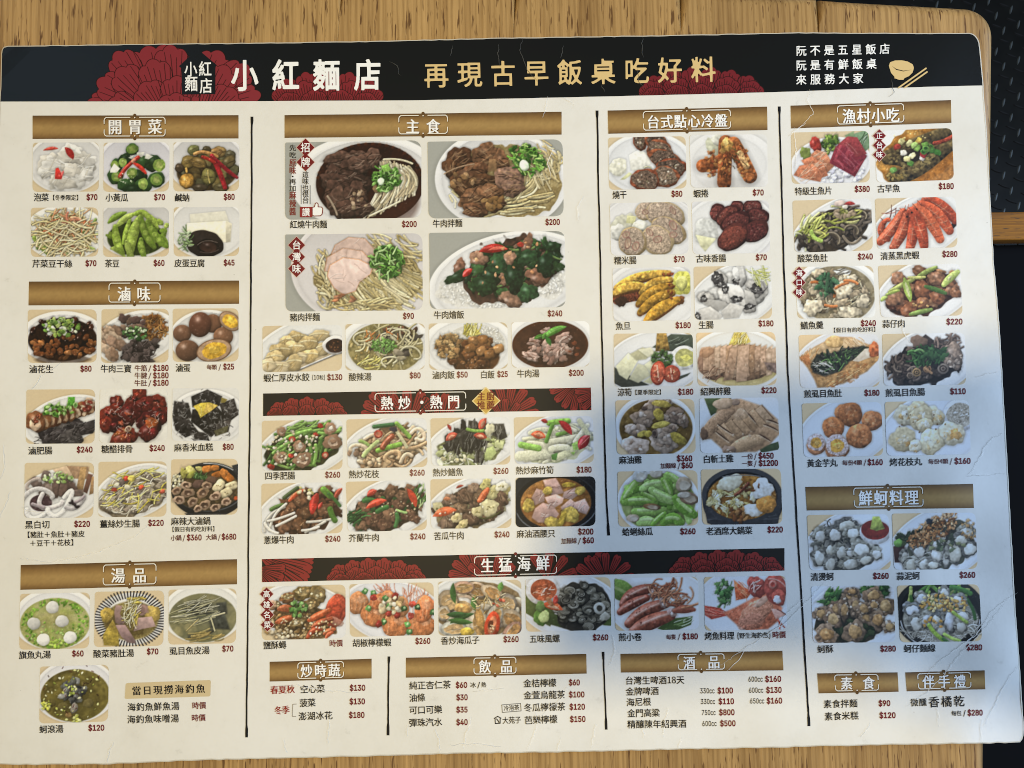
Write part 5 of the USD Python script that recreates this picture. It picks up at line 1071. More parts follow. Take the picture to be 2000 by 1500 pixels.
@pic('beefsoup')
def _(p):
    p.plate(49, 48, 62, 42, c='e4e1dc', rim=.83, shade=.08); p.b(49, 50, 48.5, 31, 0, '5a2c12', irr=0, sh=0, dk=.2, tx=.05, lev=4); p.f(49, 51, 46.5, 29.4, ['3e2214', '4c2c1a', '341c10'], lev=4, soft=3)
    p.bs(34, 48, 64, 30, 22, 4, 7.5, .6, ['a88474', 'bc9a88', '96705f', 'c8aa98', '8a6454'], irr=.32, dk=.55, sh=.4, tx=.16)
    for x, y, a, b, an in ((66, 36, 12, 6, 20), (28, 42, 8, 5, 0), (24, 74, 12, 5, -15), (44, 20, 6, 5, 0), (52, 60, 12, 7, 30), (60, 66, 9, 6, 60)): p.b(x, y, a, b, an, ['b49080', 'c4a494'], irr=.25, tx=.2); p.sts(8, x, y, a * .6, b, a * .5, a * .9, .8, ['8a6252', 'dcc4b4', '6a4636'], ang=an, da=25, dk=0)
    p.bs(6, 80, 60, 8, 16, 2, 4, .6, ['7a3c20', '8a4a28'], dk=.3); p.leaf(55, 24, 34, 9, 26, '4e8a2a', rib='7ab050', sp=.15); p.leaf(36, 34, 16, 6, 12, '3f7424', rib='6aa040'); p.leaf(46, 42, 14, 6, -60, '2f6420'); p.leaf(42, 30, 10, 4, 60, '5a9434')
@pic('fourseason')
def _(p):
    p.plate(54, 54, 66, 36, 20, c='e2e0da', rim=.94); p.f(50, 58, 46, 27, ['2a2a14', '3c3a1c', '1e2410', '4a3420'], a=16, irr=.12)
    p.sts(70, 50, 54, 46, 38, 9, 20, 3.4, ['5a8430', '6e9a3e', '46702a', '3a5c22', '88ac52'], ang=35, da=60, cv=.2, rot=16, sp=.15, dk=.5); p.sts(26, 56, 18, 26, 12, 14, 26, 3, ['7aa248', '8eb45a', '5e8a36'], ang=15, da=30, cv=.2, sp=.12)
    for q in ([(58, 30), (60, 54), (62, 84)], [(66, 50), (68, 66), (64, 86)], [(52, 28), (62, 20), (78, 20)], [(24, 40), (38, 26), (60, 20)], [(70, 26), (82, 30), (96, 22)], [(14, 64), (22, 52), (34, 44)]): p.st(q, 4.4, ['6a9a3c', '7cab4a'], sp=.2, dk=.5)
    for x, y, r in ((87, 44, 11), (50, 78, 11), (22, 72, 8), (46, 52, 8), (84, 18, 8), (24, 22, 6)): p.ring(x, y, r, r * .9, .45, 0, '9a7256', 'c0a48c', irr=.16, dk=.5); p.b(x + 1, y - 1, r * .35, r * .3, 0, ['e0d4c4', '8a6850'], irr=.25, dk=.2)
    for x, y in ((38, 38), (78, 70), (12, 92), (66, 30), (36, 70), (10, 90), (72, 12)): p.b(x, y, 3.6, 3, 0, 'a82a1c', sp=.25, irr=.15)
    p.ring(37, 37, 4, 3.6, .4, 0, 'b83020', 'e08060'); p.ring(78, 70, 4, 4.4, .4, 0, '9a2a1c', 'd8a080'); p.bs(60, 36, 54, 34, 34, 1.2, 2.2, .8, ['e8e0cc', 'd8ccb0', 'c8b890'], dk=.4, rot=16)
@pic('cuttle')
def _(p):
    p.plate(54, 54, 66, 35, 18, c='e4e1dc', rim=.94); p.f(52, 60, 44, 26, ['8a6e4c', '6e5238', 'a88a62'], a=14, irr=.12)
    S = ['c8a67c', 'd8ba90', 'b48e66', 'e0c8a4', 'a8825c']
    p.bs(44, 52, 60, 46, 34, 4, 8, .55, S, irr=.25, rot=16, sh=.4, dk=.5); p.sts(46, 60, 60, 40, 34, 10, 22, 3.2, S, ang=15, da=60, cv=.6, rot=16, dk=.5)
    for q in ([(4, 64), (10, 52), (22, 56), (20, 70)], [(22, 40), (34, 24), (40, 40)], [(52, 88), (48, 74), (60, 66), (64, 80)], [(66, 88), (72, 64), (80, 76)], [(80, 30), (92, 24), (96, 40), (86, 42)], [(70, 60), (84, 64), (98, 50)], [(14, 84), (26, 92), (40, 86)]): p.st(q, 4.6, ['d8b88c', 'c8a478', 'e4ccaa'], sp=.1, dk=.5)
    p.bs(20, 32, 86, 12, 8, 1.8, 3.2, .7, ['dcc09a', 'b8946a']); p.bs(8, 10, 66, 10, 12, 2.5, 4, .6, ['7a5a48', '9a7a60'])
    p.st([(34, 16), (46, 14), (58, 12)], 5, '2e5a30', sp=.2); p.st([(62, 10), (70, 22), (78, 38)], 5, '8ab848', sp=.1); p.st([(20, 74), (28, 58), (38, 46)], 5, 'b8c880'); p.st([(38, 64), (50, 58), (66, 52)], 6, '7aa83c', sp=.1); p.st([(60, 22), (68, 40), (74, 58)], 4, 'd8d0a0'); p.st([(16, 44), (22, 46), (26, 52)], 4, '9ab860'); p.st([(56, 36), (48, 46), (44, 58)], 7, '8a4228', sp=.3); p.ring(39, 31, 5.5, 5, .35, 0, 'a83424', 'd87858'); p.b(58, 22, 5, 3, -20, '3a3440')
@pic('eel')
def _(p):
    p.plate(54, 54, 66, 35, 18, c='e4e1da', rim=.94); p.f(50, 62, 44, 24, ['8a8a58', '6a6a40', 'a8a874'], a=12, irr=.12)
    G = ['c8c898', 'd8d8ac', 'b0b47a', 'e4e4c8', 'a0a868', '90985a']
    p.bs(64, 48, 66, 45, 30, 4, 8, .5, G, irr=.3, rot=14, sh=.35, dk=.4); p.sts(30, 50, 72, 40, 24, 6, 14, 1.4, ['e8e8d0', 'f0f0dc', '98a05c'], cv=.4, dk=.2, rot=14)
    p.poly([(66, 66), (78, 60), (82, 74), (74, 90), (66, 86)], 'b8c478', sh=.2); p.poly([(80, 46), (92, 50), (90, 66), (80, 62)], 'c0c488', sh=.2)
    E = ['33302a', '262420', '403c34', '1e1c1a']
    p.bs(22, 46, 42, 30, 24, 6, 10, .45, E, irr=.2, ang=70, da=40, sp=.15, sq=3, dk=.5); 
    for q in ([(48, 6), (58, 8), (66, 28), (46, 30)], [(42, 34), (58, 30), (58, 66), (40, 70)], [(72, 14), (92, 14), (96, 42), (88, 48), (74, 34)], [(14, 56), (38, 42), (40, 60), (20, 72)], [(58, 46), (74, 50), (66, 62), (58, 64)], [(56, 76), (66, 68), (64, 94), (52, 94)]): p.poly(q, E, sh=.25, tx=.25, sp=.2); c = np.mean(q, 0); p.sts(10, c[0], c[1], 8, 14, 6, 14, .8, ['6a665c', '8a867a', '0e0c0a'], ang=78, da=14, dk=0)
    for x, y, a in ((26, 40, 30), (62, 40, -12), (66, 14, 60)): p.leaf(x, y, 17, 9, a, 'b83a24', sp=.25); p.leaf(x, y, 10, 4, a, 'd89070')
    p.leaf(23, 20, 9, 4, -60, 'b02a1c'); p.st([(46, 24), (56, 30), (66, 28)], 4, '8ab04a'); p.bs(14, 30, 84, 16, 8, 2, 4, .5, ['e4dcb8', 'c8bc8c']); p.b(74, 26, 6, 8, 0, 'd8d0a8', irr=.25)
@pic('bamboo')
def _(p):
    p.plate(54, 54, 66, 35, 18, c='dcdee2', rim=.94); p.f(52, 60, 42, 22, ['b8b890', 'c8c8a4', 'a0a878'], a=12, irr=.1)
    p.sts(44, 52, 54, 44, 34, 14, 28, 4.4, ['dcdab4', 'e6e4c8', 'ccca9c', 'e0dcc0'], ang=10, da=45, cv=.08, rot=14, dk=.45, sh=.3)
    for q, w in (([(6, 82), (24, 80), (42, 76)], 13), ([(18, 56), (34, 58), (50, 66)], 8), ([(50, 88), (64, 80), (74, 70)], 9), ([(42, 54), (60, 50), (80, 44)], 8), ([(76, 54), (84, 36), (92, 20)], 6), ([(20, 34), (34, 22), (48, 30)], 6), ([(82, 10), (90, 30), (94, 44)], 6), ([(46, 68), (56, 62), (66, 66)], 8)): p.st(q, w, ['e2e0be', 'd6d4a8', 'dcd8b8'], sh=.25, dk=.5)
    p.st([(8, 58), (18, 62), (30, 66)], 8, '86b44c', sp=.1); p.st([(44, 14), (56, 10), (68, 10)], 7, '78a83e', sp=.1); p.st([(48, 18), (44, 34), (40, 52)], 5, '5a8a32'); p.st([(54, 38), (62, 36), (68, 32)], 5, '7aa84a'); p.poly([(72, 58), (80, 52), (80, 70), (74, 72)], '92bc58'); p.poly([(46, 80), (54, 76), (52, 92), (46, 90)], '4a7a34'); p.poly([(70, 76), (76, 74), (74, 82)], '8ab450')
    p.leaf(30, 40, 19, 10, -12, 'c04a28', sp=.3); p.leaf(31, 39, 12, 5, -12, 'dc9068'); p.leaf(64, 24, 24, 9, -48, 'a81e20', sp=.4); p.leaf(88, 56, 22, 13, 52, 'a41a20', sp=.35); p.leaf(38, 10, 9, 5, -20, 'b02a24'); p.st([(84, 60), (88, 54), (94, 44)], 1.4, 'd8786a', dk=0)
@pic('scallionbeef')
def _(p):
    p.plate(54, 54, 66, 36, 20, c='e3e0da', rim=.94); p.f(54, 58, 42, 24, ['4a3020', '3a2416', '5e402c'], a=16, irr=.15)
    p.bs(44, 56, 54, 44, 32, 5, 9, .6, BEEF + ['8a5e40'], irr=.32, rot=16, tx=.22, dk=.55, sp=.12)
    for x, y, a, b in ((56, 56, 11, 9), (28, 78, 14, 9), (48, 84, 9, 12), (80, 56, 9, 11), (48, 34, 9, 9), (78, 16, 9, 6), (34, 52, 10, 6), (66, 84, 6, 6)): p.b(x, y, a, b, p.r.uniform(0, 90), ['6e4830', '7c543a', '624028'], irr=.2, tx=.3, sp=.1, dk=.5); p.bs(5, x, y, a * .6, b * .7, .8, 1.4, .6, ['b08a64', '9a7450'], dk=0)
    for q, w, c in (([(34, 34), (42, 18), (52, 14)], 7, 'c84a24'), ([(62, 58), (64, 36), (68, 24)], 11, 'a82218'), ([(90, 30), (94, 18), (98, 14)], 6, 'b43a24'), ([(70, 50), (72, 44), (74, 40)], 5, 'b82a1e')): p.st(q, w, c, tap=.6, sp=.3)
    for q, w, c in (([(76, 14), (80, 20), (84, 26)], 8, '6a9c34'), ([(82, 22), (90, 34), (96, 46)], 4, '3f7030'), ([(84, 52), (86, 66), (90, 74)], 7, '56882e'), ([(28, 28), (36, 18), (44, 10)], 5, '3c4a28'), ([(12, 50), (18, 44), (26, 42)], 5, '5a7a38')): p.st(q, w, c, sp=.1)
    for q in ([(4, 92), (2, 60), (28, 46)], [(10, 90), (12, 60), (30, 40)], [(8, 72), (20, 70), (40, 58)], [(18, 82), (30, 74), (42, 64)], [(56, 76), (70, 76), (84, 72)], [(54, 96), (66, 86), (78, 76)], [(20, 96), (8, 92), (4, 76)], [(50, 92), (60, 92), (70, 86)]): p.st(q, 3.2, 'e4dccc', dk=.5)
    p.bs(9, 54, 20, 14, 12, 1.6, 3, .7, ['e4d8b0', 'd8ccb0', 'c8c070'])
@pic('kalebeef')
def _(p):
    p.plate(54, 54, 66, 36, 20, c='e3e0da', rim=.94); p.f(50, 58, 44, 25, ['3a2c1c', '2c2014', '4c3a26'], a=16, irr=.12)
    p.bs(60, 52, 56, 47, 33, 4.5, 8, .6, ['6a4a34', '58392a', '7c5840', '4a3022', '8a664c'], irr=.32, rot=17, tx=.22, dk=.55, sp=.1)
    p.bs(26, 44, 60, 44, 30, 4, 7, .5, ['2c5428', '3a6a32', '1f4420', '4c7c3e'], irr=.3, rot=17, tx=.2, dk=.5, sp=.1)
    for x, y, a, b in ((34, 78, 12, 11), (54, 70, 11, 9), (56, 22, 11, 7), (66, 46, 10, 8), (20, 52, 9, 7), (82, 74, 10, 6), (16, 86, 7, 6), (80, 20, 8, 7), (46, 86, 9, 7), (70, 30, 9, 6)): p.b(x, y, a, b, p.r.uniform(-30, 60), ['6e4e38', '7c5a42', '5e4030'], irr=.2, tx=.3, dk=.5); p.bs(5, x, y, a * .6, b * .7, .8, 1.4, .6, ['a88262', '8e6a4c'], dk=0)
    p.sts(30, 90, 32, 10, 20, 6, 12, 1.6, ['3f7030', '86ac5c', 'b8d08c', '2c5426'], ang=60, da=20); p.sts(24, 12, 70, 12, 12, 6, 12, 1.6, ['2c5a2a', '4a8040', '1e4420'], ang=30, da=30)
    for q, w in (([(38, 60), (44, 54), (50, 52)], 6), ([(60, 90), (64, 76), (62, 66)], 5), ([(22, 38), (30, 34), (36, 40)], 6)): p.st(q, w, ['34682e', '40783a'], sp=.12)
    p.leaf(37, 46, 28, 9, 20, 'c0341e', sp=.3); p.leaf(81, 35, 26, 9, -66, 'c23a20', sp=.25); p.leaf(32, 24, 14, 8, 28, 'a82c1c', sp=.25); p.st([(62, 58), (68, 62), (74, 64)], 3, '9cc070'); p.bs(12, 56, 60, 34, 26, .9, 1.6, .7, ['d8c8a8', 'c8b088'], dk=.2)
@pic('bitterbeef')
def _(p):
    p.plate(54, 54, 66, 36, 20, c='e3e0da', rim=.94); p.f(50, 58, 44, 25, ['6e5c3c', '54442c', '8a7650'], a=16, irr=.12)
    p.bs(30, 56, 56, 44, 30, 5, 9, .55, ['c8ba80', 'd8cc9c', 'b4a468', 'e2d8b4'], irr=.3, rot=17, dk=.45)
    p.bs(40, 46, 54, 44, 30, 5, 9, .6, ['6a5040', '5a4234', '7a5e4a', '4c3628'], irr=.3, rot=17, tx=.22, dk=.55)
    for x, y, a, b in ((44, 36, 16, 10), (24, 42, 9, 8), (54, 20, 10, 6), (20, 84, 11, 9), (48, 76, 12, 12), (60, 40, 8, 10), (86, 40, 10, 9), (82, 60, 9, 7), (36, 60, 9, 8), (72, 76, 9, 6)): p.b(x, y, a, b, p.r.uniform(-20, 40), ['70563e', '644a38', '7e6450'], irr=.2, tx=.3, dk=.5); p.sts(6, x, y, a * .5, b * .6, a * .5, a, .8, ['96785c', '4a3426', 'a88a6c'], ang=-60, da=30, dk=0)
    for x, y, a, b, c in ((72, 58, 12, 10, 'd8cc98'), (76, 28, 9, 8, 'd4c888'), (68, 12, 8, 6, 'd8cc7a'), (88, 16, 8, 6, 'e2dabc'), (58, 66, 7, 7, 'cfc08a'), (10, 58, 6, 9, 'd4c894'), (32, 78, 7, 6, 'd0bc88'), (38, 92, 9, 5, 'c8b47c')): p.b(x, y, a, b, p.r.uniform(0, 60), c, irr=.18, sh=.35, dk=.5); p.bs(5, x, y, a * .5, b * .5, .8, 1.4, .7, ['8a7c44', 'b0a060'], dk=0)
    p.leaf(17, 68, 30, 11, 14, 'd0562c', sp=.2); p.st([(60, 44), (66, 32), (70, 22)], 8, 'cc5a2e', tap=.3, sp=.2); p.leaf(20, 40, 9, 5, 0, 'c87a50'); p.leaf(36, 16, 10, 3, 20, 'a83a24'); p.st([(60, 78), (72, 84), (86, 66)], 2, '4a4a24'); p.bs(10, 40, 64, 30, 24, .9, 1.8, .7, ['e8dcc0'], dk=.3)
@pic('kidney')
def _(p):
    p.b(50, 50, 62, 46, 0, '1a1c1f', irr=0, sh=.2, tx=.02); p.b(50, 52, 52, 37, 0, '34373a', irr=0, sh=-.5, tx=0, dk=0); p.b(50, 52, 50.5, 35.5, 0, '141416', irr=0, sh=-.2, dk=0); p.st([(2, 72), (30, 106), (70, 104), (98, 74)], 1, '8a8c8e', dk=0, al=.7)
    p.f(50, 52, 44, 31, ['a0682c', '8a5422', 'b47a38', '9a5c24'], lev=4); K = dict(irr=.05, sh=.32, tx=.09, dk=.55, sp=.08)
    for q in ([(34, 6), (50, 2), (56, 18), (60, 32), (46, 38), (38, 24)], [(20, 40), (26, 22), (36, 28), (36, 48), (24, 56)], [(60, 30), (74, 22), (78, 36), (70, 46), (58, 42)], [(36, 40), (50, 34), (60, 42), (58, 52), (48, 62), (40, 52)], [(24, 62), (34, 50), (48, 60), (54, 74), (46, 92), (28, 90), (20, 80)], [(56, 60), (68, 44), (76, 54), (76, 64), (60, 74)], [(72, 52), (86, 44), (92, 62), (88, 76), (78, 70)], [(38, 52), (48, 62), (42, 64)]):
        p.poly(q, ['c8a294', 'd4b0a2', 'bc9486'], sh=.3, tx=.1, lev=2, soft=2, dk=.55, sp=.05); c = np.mean(q, 0); p.sts(3, c[0], c[1], 5, 6, 6, 10, .6, ['9a7264', 'e0c8bc'], ang=40, da=60, dk=0)
    for x, y, a, b in ((16, 56, 7, 9), (40, 27, 6, 5), (80, 28, 7, 5), (66, 16, 9, 3), (46, 92, 10, 8), (68, 76, 12, 9), (58, 84, 4, 11)): p.b(x, y, a, b, p.r.uniform(-20, 20), ['b89a34', 'c8aa48', 'a88a2c'], irr=.1, sh=.3, tx=.2, dk=.5)
@pic('crab')
def _(p):
    p.plate(54, 54, 60, 36, -16, c='e0dedc', rim=.94); p.f(48, 66, 42, 22, ['7a5a34', '5c4226', '9a7a4c'], a=-10, irr=.15, lev=1)
    p.bs(150, 40, 74, 40, 24, 1.4, 2.6, .8, ['a8824c', 'c8a870', '7e5c34', 'd8c090', '8a6638'], dk=.4)
    p.b(88, 48, 13, 20, -14, 'b8482c', irr=.05, sh=.4, tx=.14, sp=.15); p.b(86, 50, 9, 15, -14, 'a83c24', irr=.08, tx=.2, dk=0); p.b(88, 68, 9, 5, -30, 'c08a74', dk=.1, al=.7)
    for x, y, a, b, an, c in ((48, 14, 12, 9, 10, '7a6234'), (66, 18, 10, 12, 20, '8a7040'), (30, 22, 10, 6, 20, '8a5a34'), (56, 38, 11, 9, 0, '6a5430'), (42, 70, 12, 6, 20, '5e4a2a'), (16, 36, 8, 6, 0, '4e3c24')): p.b(x, y, a, b, an, c, irr=.16, sh=.4, tx=.25, dk=.5); p.b(x + 1, y - 2, a * .6, b * .5, an, 'a89060', irr=.2, sh=-.2, dk=0); p.bs(8, x, y - 3, a * .7, b * .7, 1.2, 2.2, .7, ['d8c088', 'e8dcb4', 'b8945c'])
    for q, w, c in (([(20, 42), (28, 38), (38, 46)], 9, 'c8683a'), ([(18, 66), (26, 62), (36, 58)], 9, 'b85428'), ([(56, 64), (66, 58), (80, 46)], 9, 'b04c24'), ([(60, 78), (66, 70), (82, 62)], 8, 'a84420'), ([(54, 96), (60, 78), (70, 82)], 7, '9a3a1c'), ([(74, 90), (80, 84), (86, 82)], 7, 'c05a30'), ([(70, 72), (76, 66), (84, 64)], 5, '7a3018'), ([(76, 98), (78, 90), (84, 88)], 5, 'b04a28')): p.st(q, w, c, tap=.5, sp=.25, dk=.5)
    p.bs(30, 42, 44, 12, 14, 2, 3.4, .7, ['5a8c3a', '78a852', '3c6a28', '94c070'], irr=.3, dk=.45); p.b(10, 34, 8, 6, 0, 'c8906c', dk=.1, al=.6)
    p.bs(60, 46, 76, 42, 20, .8, 1.5, .8, ['e8d4a8', 'd0ac74', 'f0e4c8'], dk=.2); p.bs(20, 24, 88, 14, 8, 1.5, 2.6, .8, ['d8c8a8', 'b8a078'])
@pic('lemonshrimp')
def _(p):
    p.plate(52, 54, 62, 37, -14, c='dedce0', rim=.94); 
    p.sts(30, 74, 28, 18, 16, 8, 16, .8, ['d88868', 'c8704c', 'e8a88c'], ang=80, da=40, dk=.1); p.sts(20, 44, 10, 12, 8, 8, 14, .7, ['d8886c', 'c87858'], ang=120, da=40, dk=.1)
    for x, y, a, b, an in ((10, 36, 13, 13, 10), (29, 58, 16, 15, 10), (54, 78, 15, 17, 0), (84, 80, 17, 15, 10), (88, 50, 11, 17, -20), (34, 34, 12, 9, 20), (58, 44, 12, 13, 0), (44, 26, 8, 8, 0)):
        p.b(x, y, a, b, an, ['d07c46', 'c87040', 'd88a54'], irr=.07, sh=.42, tx=.1, dk=.5, sp=.12)
        for k in (-.5, -.1, .3, .6): p.st([(x + k * a - a * .2, y - b * 1.05), (x + k * a * 1.1 + a * .12, y), (x + k * a - a * .2, y + b * 1.05)], .9, ['b4602e', 'e0a880'], dk=0, al=.6)
        p.b(x + a * .3, y - b * .5, a * .4, b * .35, 0, 'e8b490', dk=0, al=.5, sh=.1)
    p.bs(16, 50, 40, 14, 16, 3, 6, .7, ['d8b078', 'e0c496', 'c89a60'], dk=.4)
    for x, y in ((28, 18), (42, 28), (64, 48), (68, 78), (70, 92), (40, 72), (98, 56), (80, 46), (18, 14), (46, 44), (22, 46)): p.b(x, y, 3.4, 3.2, p.r.uniform(0, 90), ['3f7838', '5a9a48', '2e5c2c'], sq=4, sh=.4); p.b(x + .6, y - 1, 1.6, 1.6, 0, 'a8c890', dk=0)
    for x, y in ((28, 26), (54, 24), (72, 62), (74, 40), (34, 76), (46, 56), (56, 60)): p.b(x, y, 4, 3.4, p.r.uniform(0, 90), ['b83228', 'c84434', 'a02820'], sp=.25, sq=3)
    p.bs(12, 50, 36, 16, 20, 1.8, 2.8, .8, ['ece4cc', 'd8cca8'], sq=3)
@pic('seamelon')
def _(p):
    p.plate(50, 54, 66, 42, -8, c='dcdad4', rim=.95); p.f(50, 54, 52, 34, ['a08458', '7e6440', 'b89c70'], irr=.08)
    S = ['c8b494', 'b49c7c', 'd8c8ac', 'a08868', 'c4a88c']
    p.bs(26, 52, 50, 48, 42, 8, 13, .6, S, irr=.06, sh=.4, dk=.5)
    for x, y, a, b, an, c in ((28, 48, 14, 12, -10, 'e4dcd0'), (46, 16, 14, 9, -20, 'd8b898'), (80, 44, 14, 13, 20, 'a89884'), (88, 74, 16, 12, -40, 'b8a080'), (66, 72, 10, 20, -16, 'd0c4b0'), (48, 78, 11, 22, 14, 'ccbca0'), (12, 36, 12, 14, 30, 'a08a6c'), (64, 22, 14, 8, -30, 'c8ae8c'), (18, 86, 16, 9, 0, 'b8b4a4'), (88, 92, 14, 8, 40, 'b0826a'), (6, 58, 8, 9, 0, 'c8b8a0'), (30, 12, 13, 8, 0, 'd8a888')):
        p.b(x, y, a, b, an, c, irr=.04, sh=.35, dk=.55, edge=.2); p.b(x + 1, y + 1, a * .72, b * .7, an, ['c89a5c', 'b8864c', 'd4ac74'], irr=.12, sh=-.2, dk=0, tx=.15)
        p.sts(3, x, y, a * .5, b * .5, a * .7, a * 1.2, .7, ['8a7658', 'e4d8c0'], ang=an, da=15, dk=0, al=.6)
    p.b(29, 50, 10, 6, -8, 'd8a458', sp=.15); p.b(50, 74, 5, 15, 10, 'd09a50', sp=.1); p.b(64, 82, 9, 17, -12, 'b83a1c', irr=.03, sp=.15); p.b(64, 82, 5, 11, -12, 'd88054', irr=.05, dk=0); p.b(62, 80, 3, 5, -12, '6a3018', dk=0); p.bs(7, 64, 84, 3, 10, .9, 1.3, .8, ['e8c898'], dk=0)
    for q, c in (([(18, 4), (16, 22), (20, 40)], '3e6a2c'), ([(14, 76), (26, 64), (42, 60)], '2f5424'), ([(12, 70), (26, 74), (40, 76)], '3a6428'), ([(44, 26), (40, 42), (44, 54)], '48722f'), ([(10, 60), (20, 62), (34, 60)], '31592a'), ([(74, 20), (74, 12), (76, 4)], '5a8838')): p.st(q, 7, c, tap=.9, sp=.12)
    p.sts(30, 60, 42, 24, 24, 4, 10, 1.2, ['d8b878', 'b48c4c', 'e8d0a0'], dk=.3); p.b(34, 92, 8, 5, 0, 'd8b440'); p.bs(5, 74, 42, 8, 6, 1.6, 2.8, .6, ['c84a30', 'd86a4a'])
@pic('snails')
def _(p):
    p.plate(52, 52, 66, 40, -16, c='e6e4e0', rim=.95); p.poly([(-4, 10), (20, 26), (34, 62), (28, 90), (10, 74), (-4, 60)], '5a6a38', sh=.2); p.poly([(88, 78), (104, 66), (104, 92), (90, 90)], '4a5c30'); p.poly([(24, 62), (40, 70), (44, 94), (28, 86)], '3c4a28')
    p.f(66, 56, 33, 30, ['2c2a26', '3a3832'], irr=.1)
    for i in range(46):
        t, q = p.r.uniform(0, 6.28), math.sqrt(p.r.random()); x, y = 66 + q * 32 * math.cos(t), 54 + q * 40 * math.sin(t); r = p.r.uniform(5, 7.5)
        p.b(x, y, r, r * .8, p.r.uniform(0, 180), ['48463e', '57554a', '3a3832', '66645a'], irr=.15, sh=.5, dk=.6, tx=.2)
        a = p.r.uniform(0, 6.28)
        for k in range(4): C = [(x + r * (.85 - .22 * k) * math.cos(a + u), y + r * (.85 - .22 * k) * 1.35 * .8 * math.sin(a + u)) for u in np.linspace(0, 4.4, 6)]; p.st(C, .75, ['a8a698', '8e8c80', 'c4c2b6', '1c1a16'], dk=0, al=.8, sh=.1)
    p.ring(86, 58, 7, 7, .5, 0, 'b8b6ac', '3a3832'); p.b(92, 74, 6, 5, 0, 'aaa89c', irr=.2)
    p.b(20, 22, 20, 17, 0, 'e8e4e0', irr=.01, sh=.2); p.b(21, 21, 15.5, 12.5, 0, 'a85434', irr=.02, sh=-.15, dk=0, tx=.14); p.sts(14, 21, 21, 11, 10, 3, 7, .9, ['e8c0a8', 'f0dcd0', 'd08060'], ang=20, da=40, dk=0)
    p.leaf(31, 54, 25, 9, -16, 'c8522c', sp=.15); p.leaf(32, 55, 15, 4, -16, 'e0b08c'); p.b(18, 72, 9, 10, 0, '5e8a3c'); p.b(21, 71, 6, 7.5, 0, 'b8c880', dk=0); p.b(17, 52, 5, 7, 0, '5c7a44'); p.st([(26, 38), (28, 44), (30, 48)], 5, '9a6a4a'); p.b(35, 40, 3, 5, 0, 'a83a30')
@pic('squid')
def _(p):
    p.plate(54, 52, 66, 44, -10, c='e6e4e2', rim=.95, shade=.06); p.leaf(6, 28, 46, 24, -30, '5c7a38', rib='8aa060'); p.poly([(50, 96), (66, 78), (92, 74), (90, 90), (66, 104)], '3c5228', sh=.2); p.sts(8, 82, 84, 8, 6, 8, 16, 1, ['d0dcc8', '6a8450'], ang=20, da=10, dk=0)
    for (q, w) in (([(10, 50), (18, 26), (44, 20)], 15), ([(6, 64), (18, 48), (38, 38)], 12), ([(16, 86), (34, 58), (60, 50)], 16), ([(22, 100), (40, 82), (66, 72)], 18)):
        p.st(q, w, ['8a4a38', '7a3e30'], tap=.35, sh=.55, sp=.3, tx=.2, dk=.5, lev=1); C = p.curve(q); p.st([(C[3][0] / p.kx, C[3][1] / p.ky - w * .22), (C[8][0] / p.kx, C[8][1] / p.ky - w * .26), (C[12][0] / p.kx, C[12][1] / p.ky - w * .2)], w * .16, 'dcb8a8', dk=0, al=.6)
        p.bs(10, C[7][0] / p.kx, C[7][1] / p.ky, w * .9, w * .5, .9, 1.8, .7, ['5a2a22', 'a8685a'], dk=0, al=.6)
    for x, y in ((46, 32), (58, 48), (68, 66)): p.b(x, y, 5, 6, 30, 'a88a84', irr=.2, sh=.4, sp=.2); p.b(x + 3, y - 2, 2, 2, 0, '2c2426', dk=0); p.bs(5, x, y, 5, 6, 1.5, 2.4, .8, ['d8c8c0', '8a6c66'])
    T = ['9a5c42', 'b87a58', '8a4a34', 'c89474']
    p.sts(34, 58, 24, 14, 18, 8, 18, 1.5, T, ang=30, da=60, cv=.8, dk=.4); p.sts(28, 74, 44, 14, 14, 8, 18, 1.5, T, ang=15, da=50, cv=.6, dk=.4); p.st([(70, 64), (84, 58), (94, 62)], 10, '8a4a38', tap=.6, sp=.2); p.st([(60, 34), (66, 20), (70, 2)], 1.8, T); p.st([(74, 30), (80, 16), (80, 2)], 2.2, T); p.st([(86, 50), (98, 36), (90, 20)], 2, T); p.st([(70, 32), (80, 30), (86, 33)], 1.6, T); p.st([(80, 58), (92, 56), (102, 48)], 2.6, T)
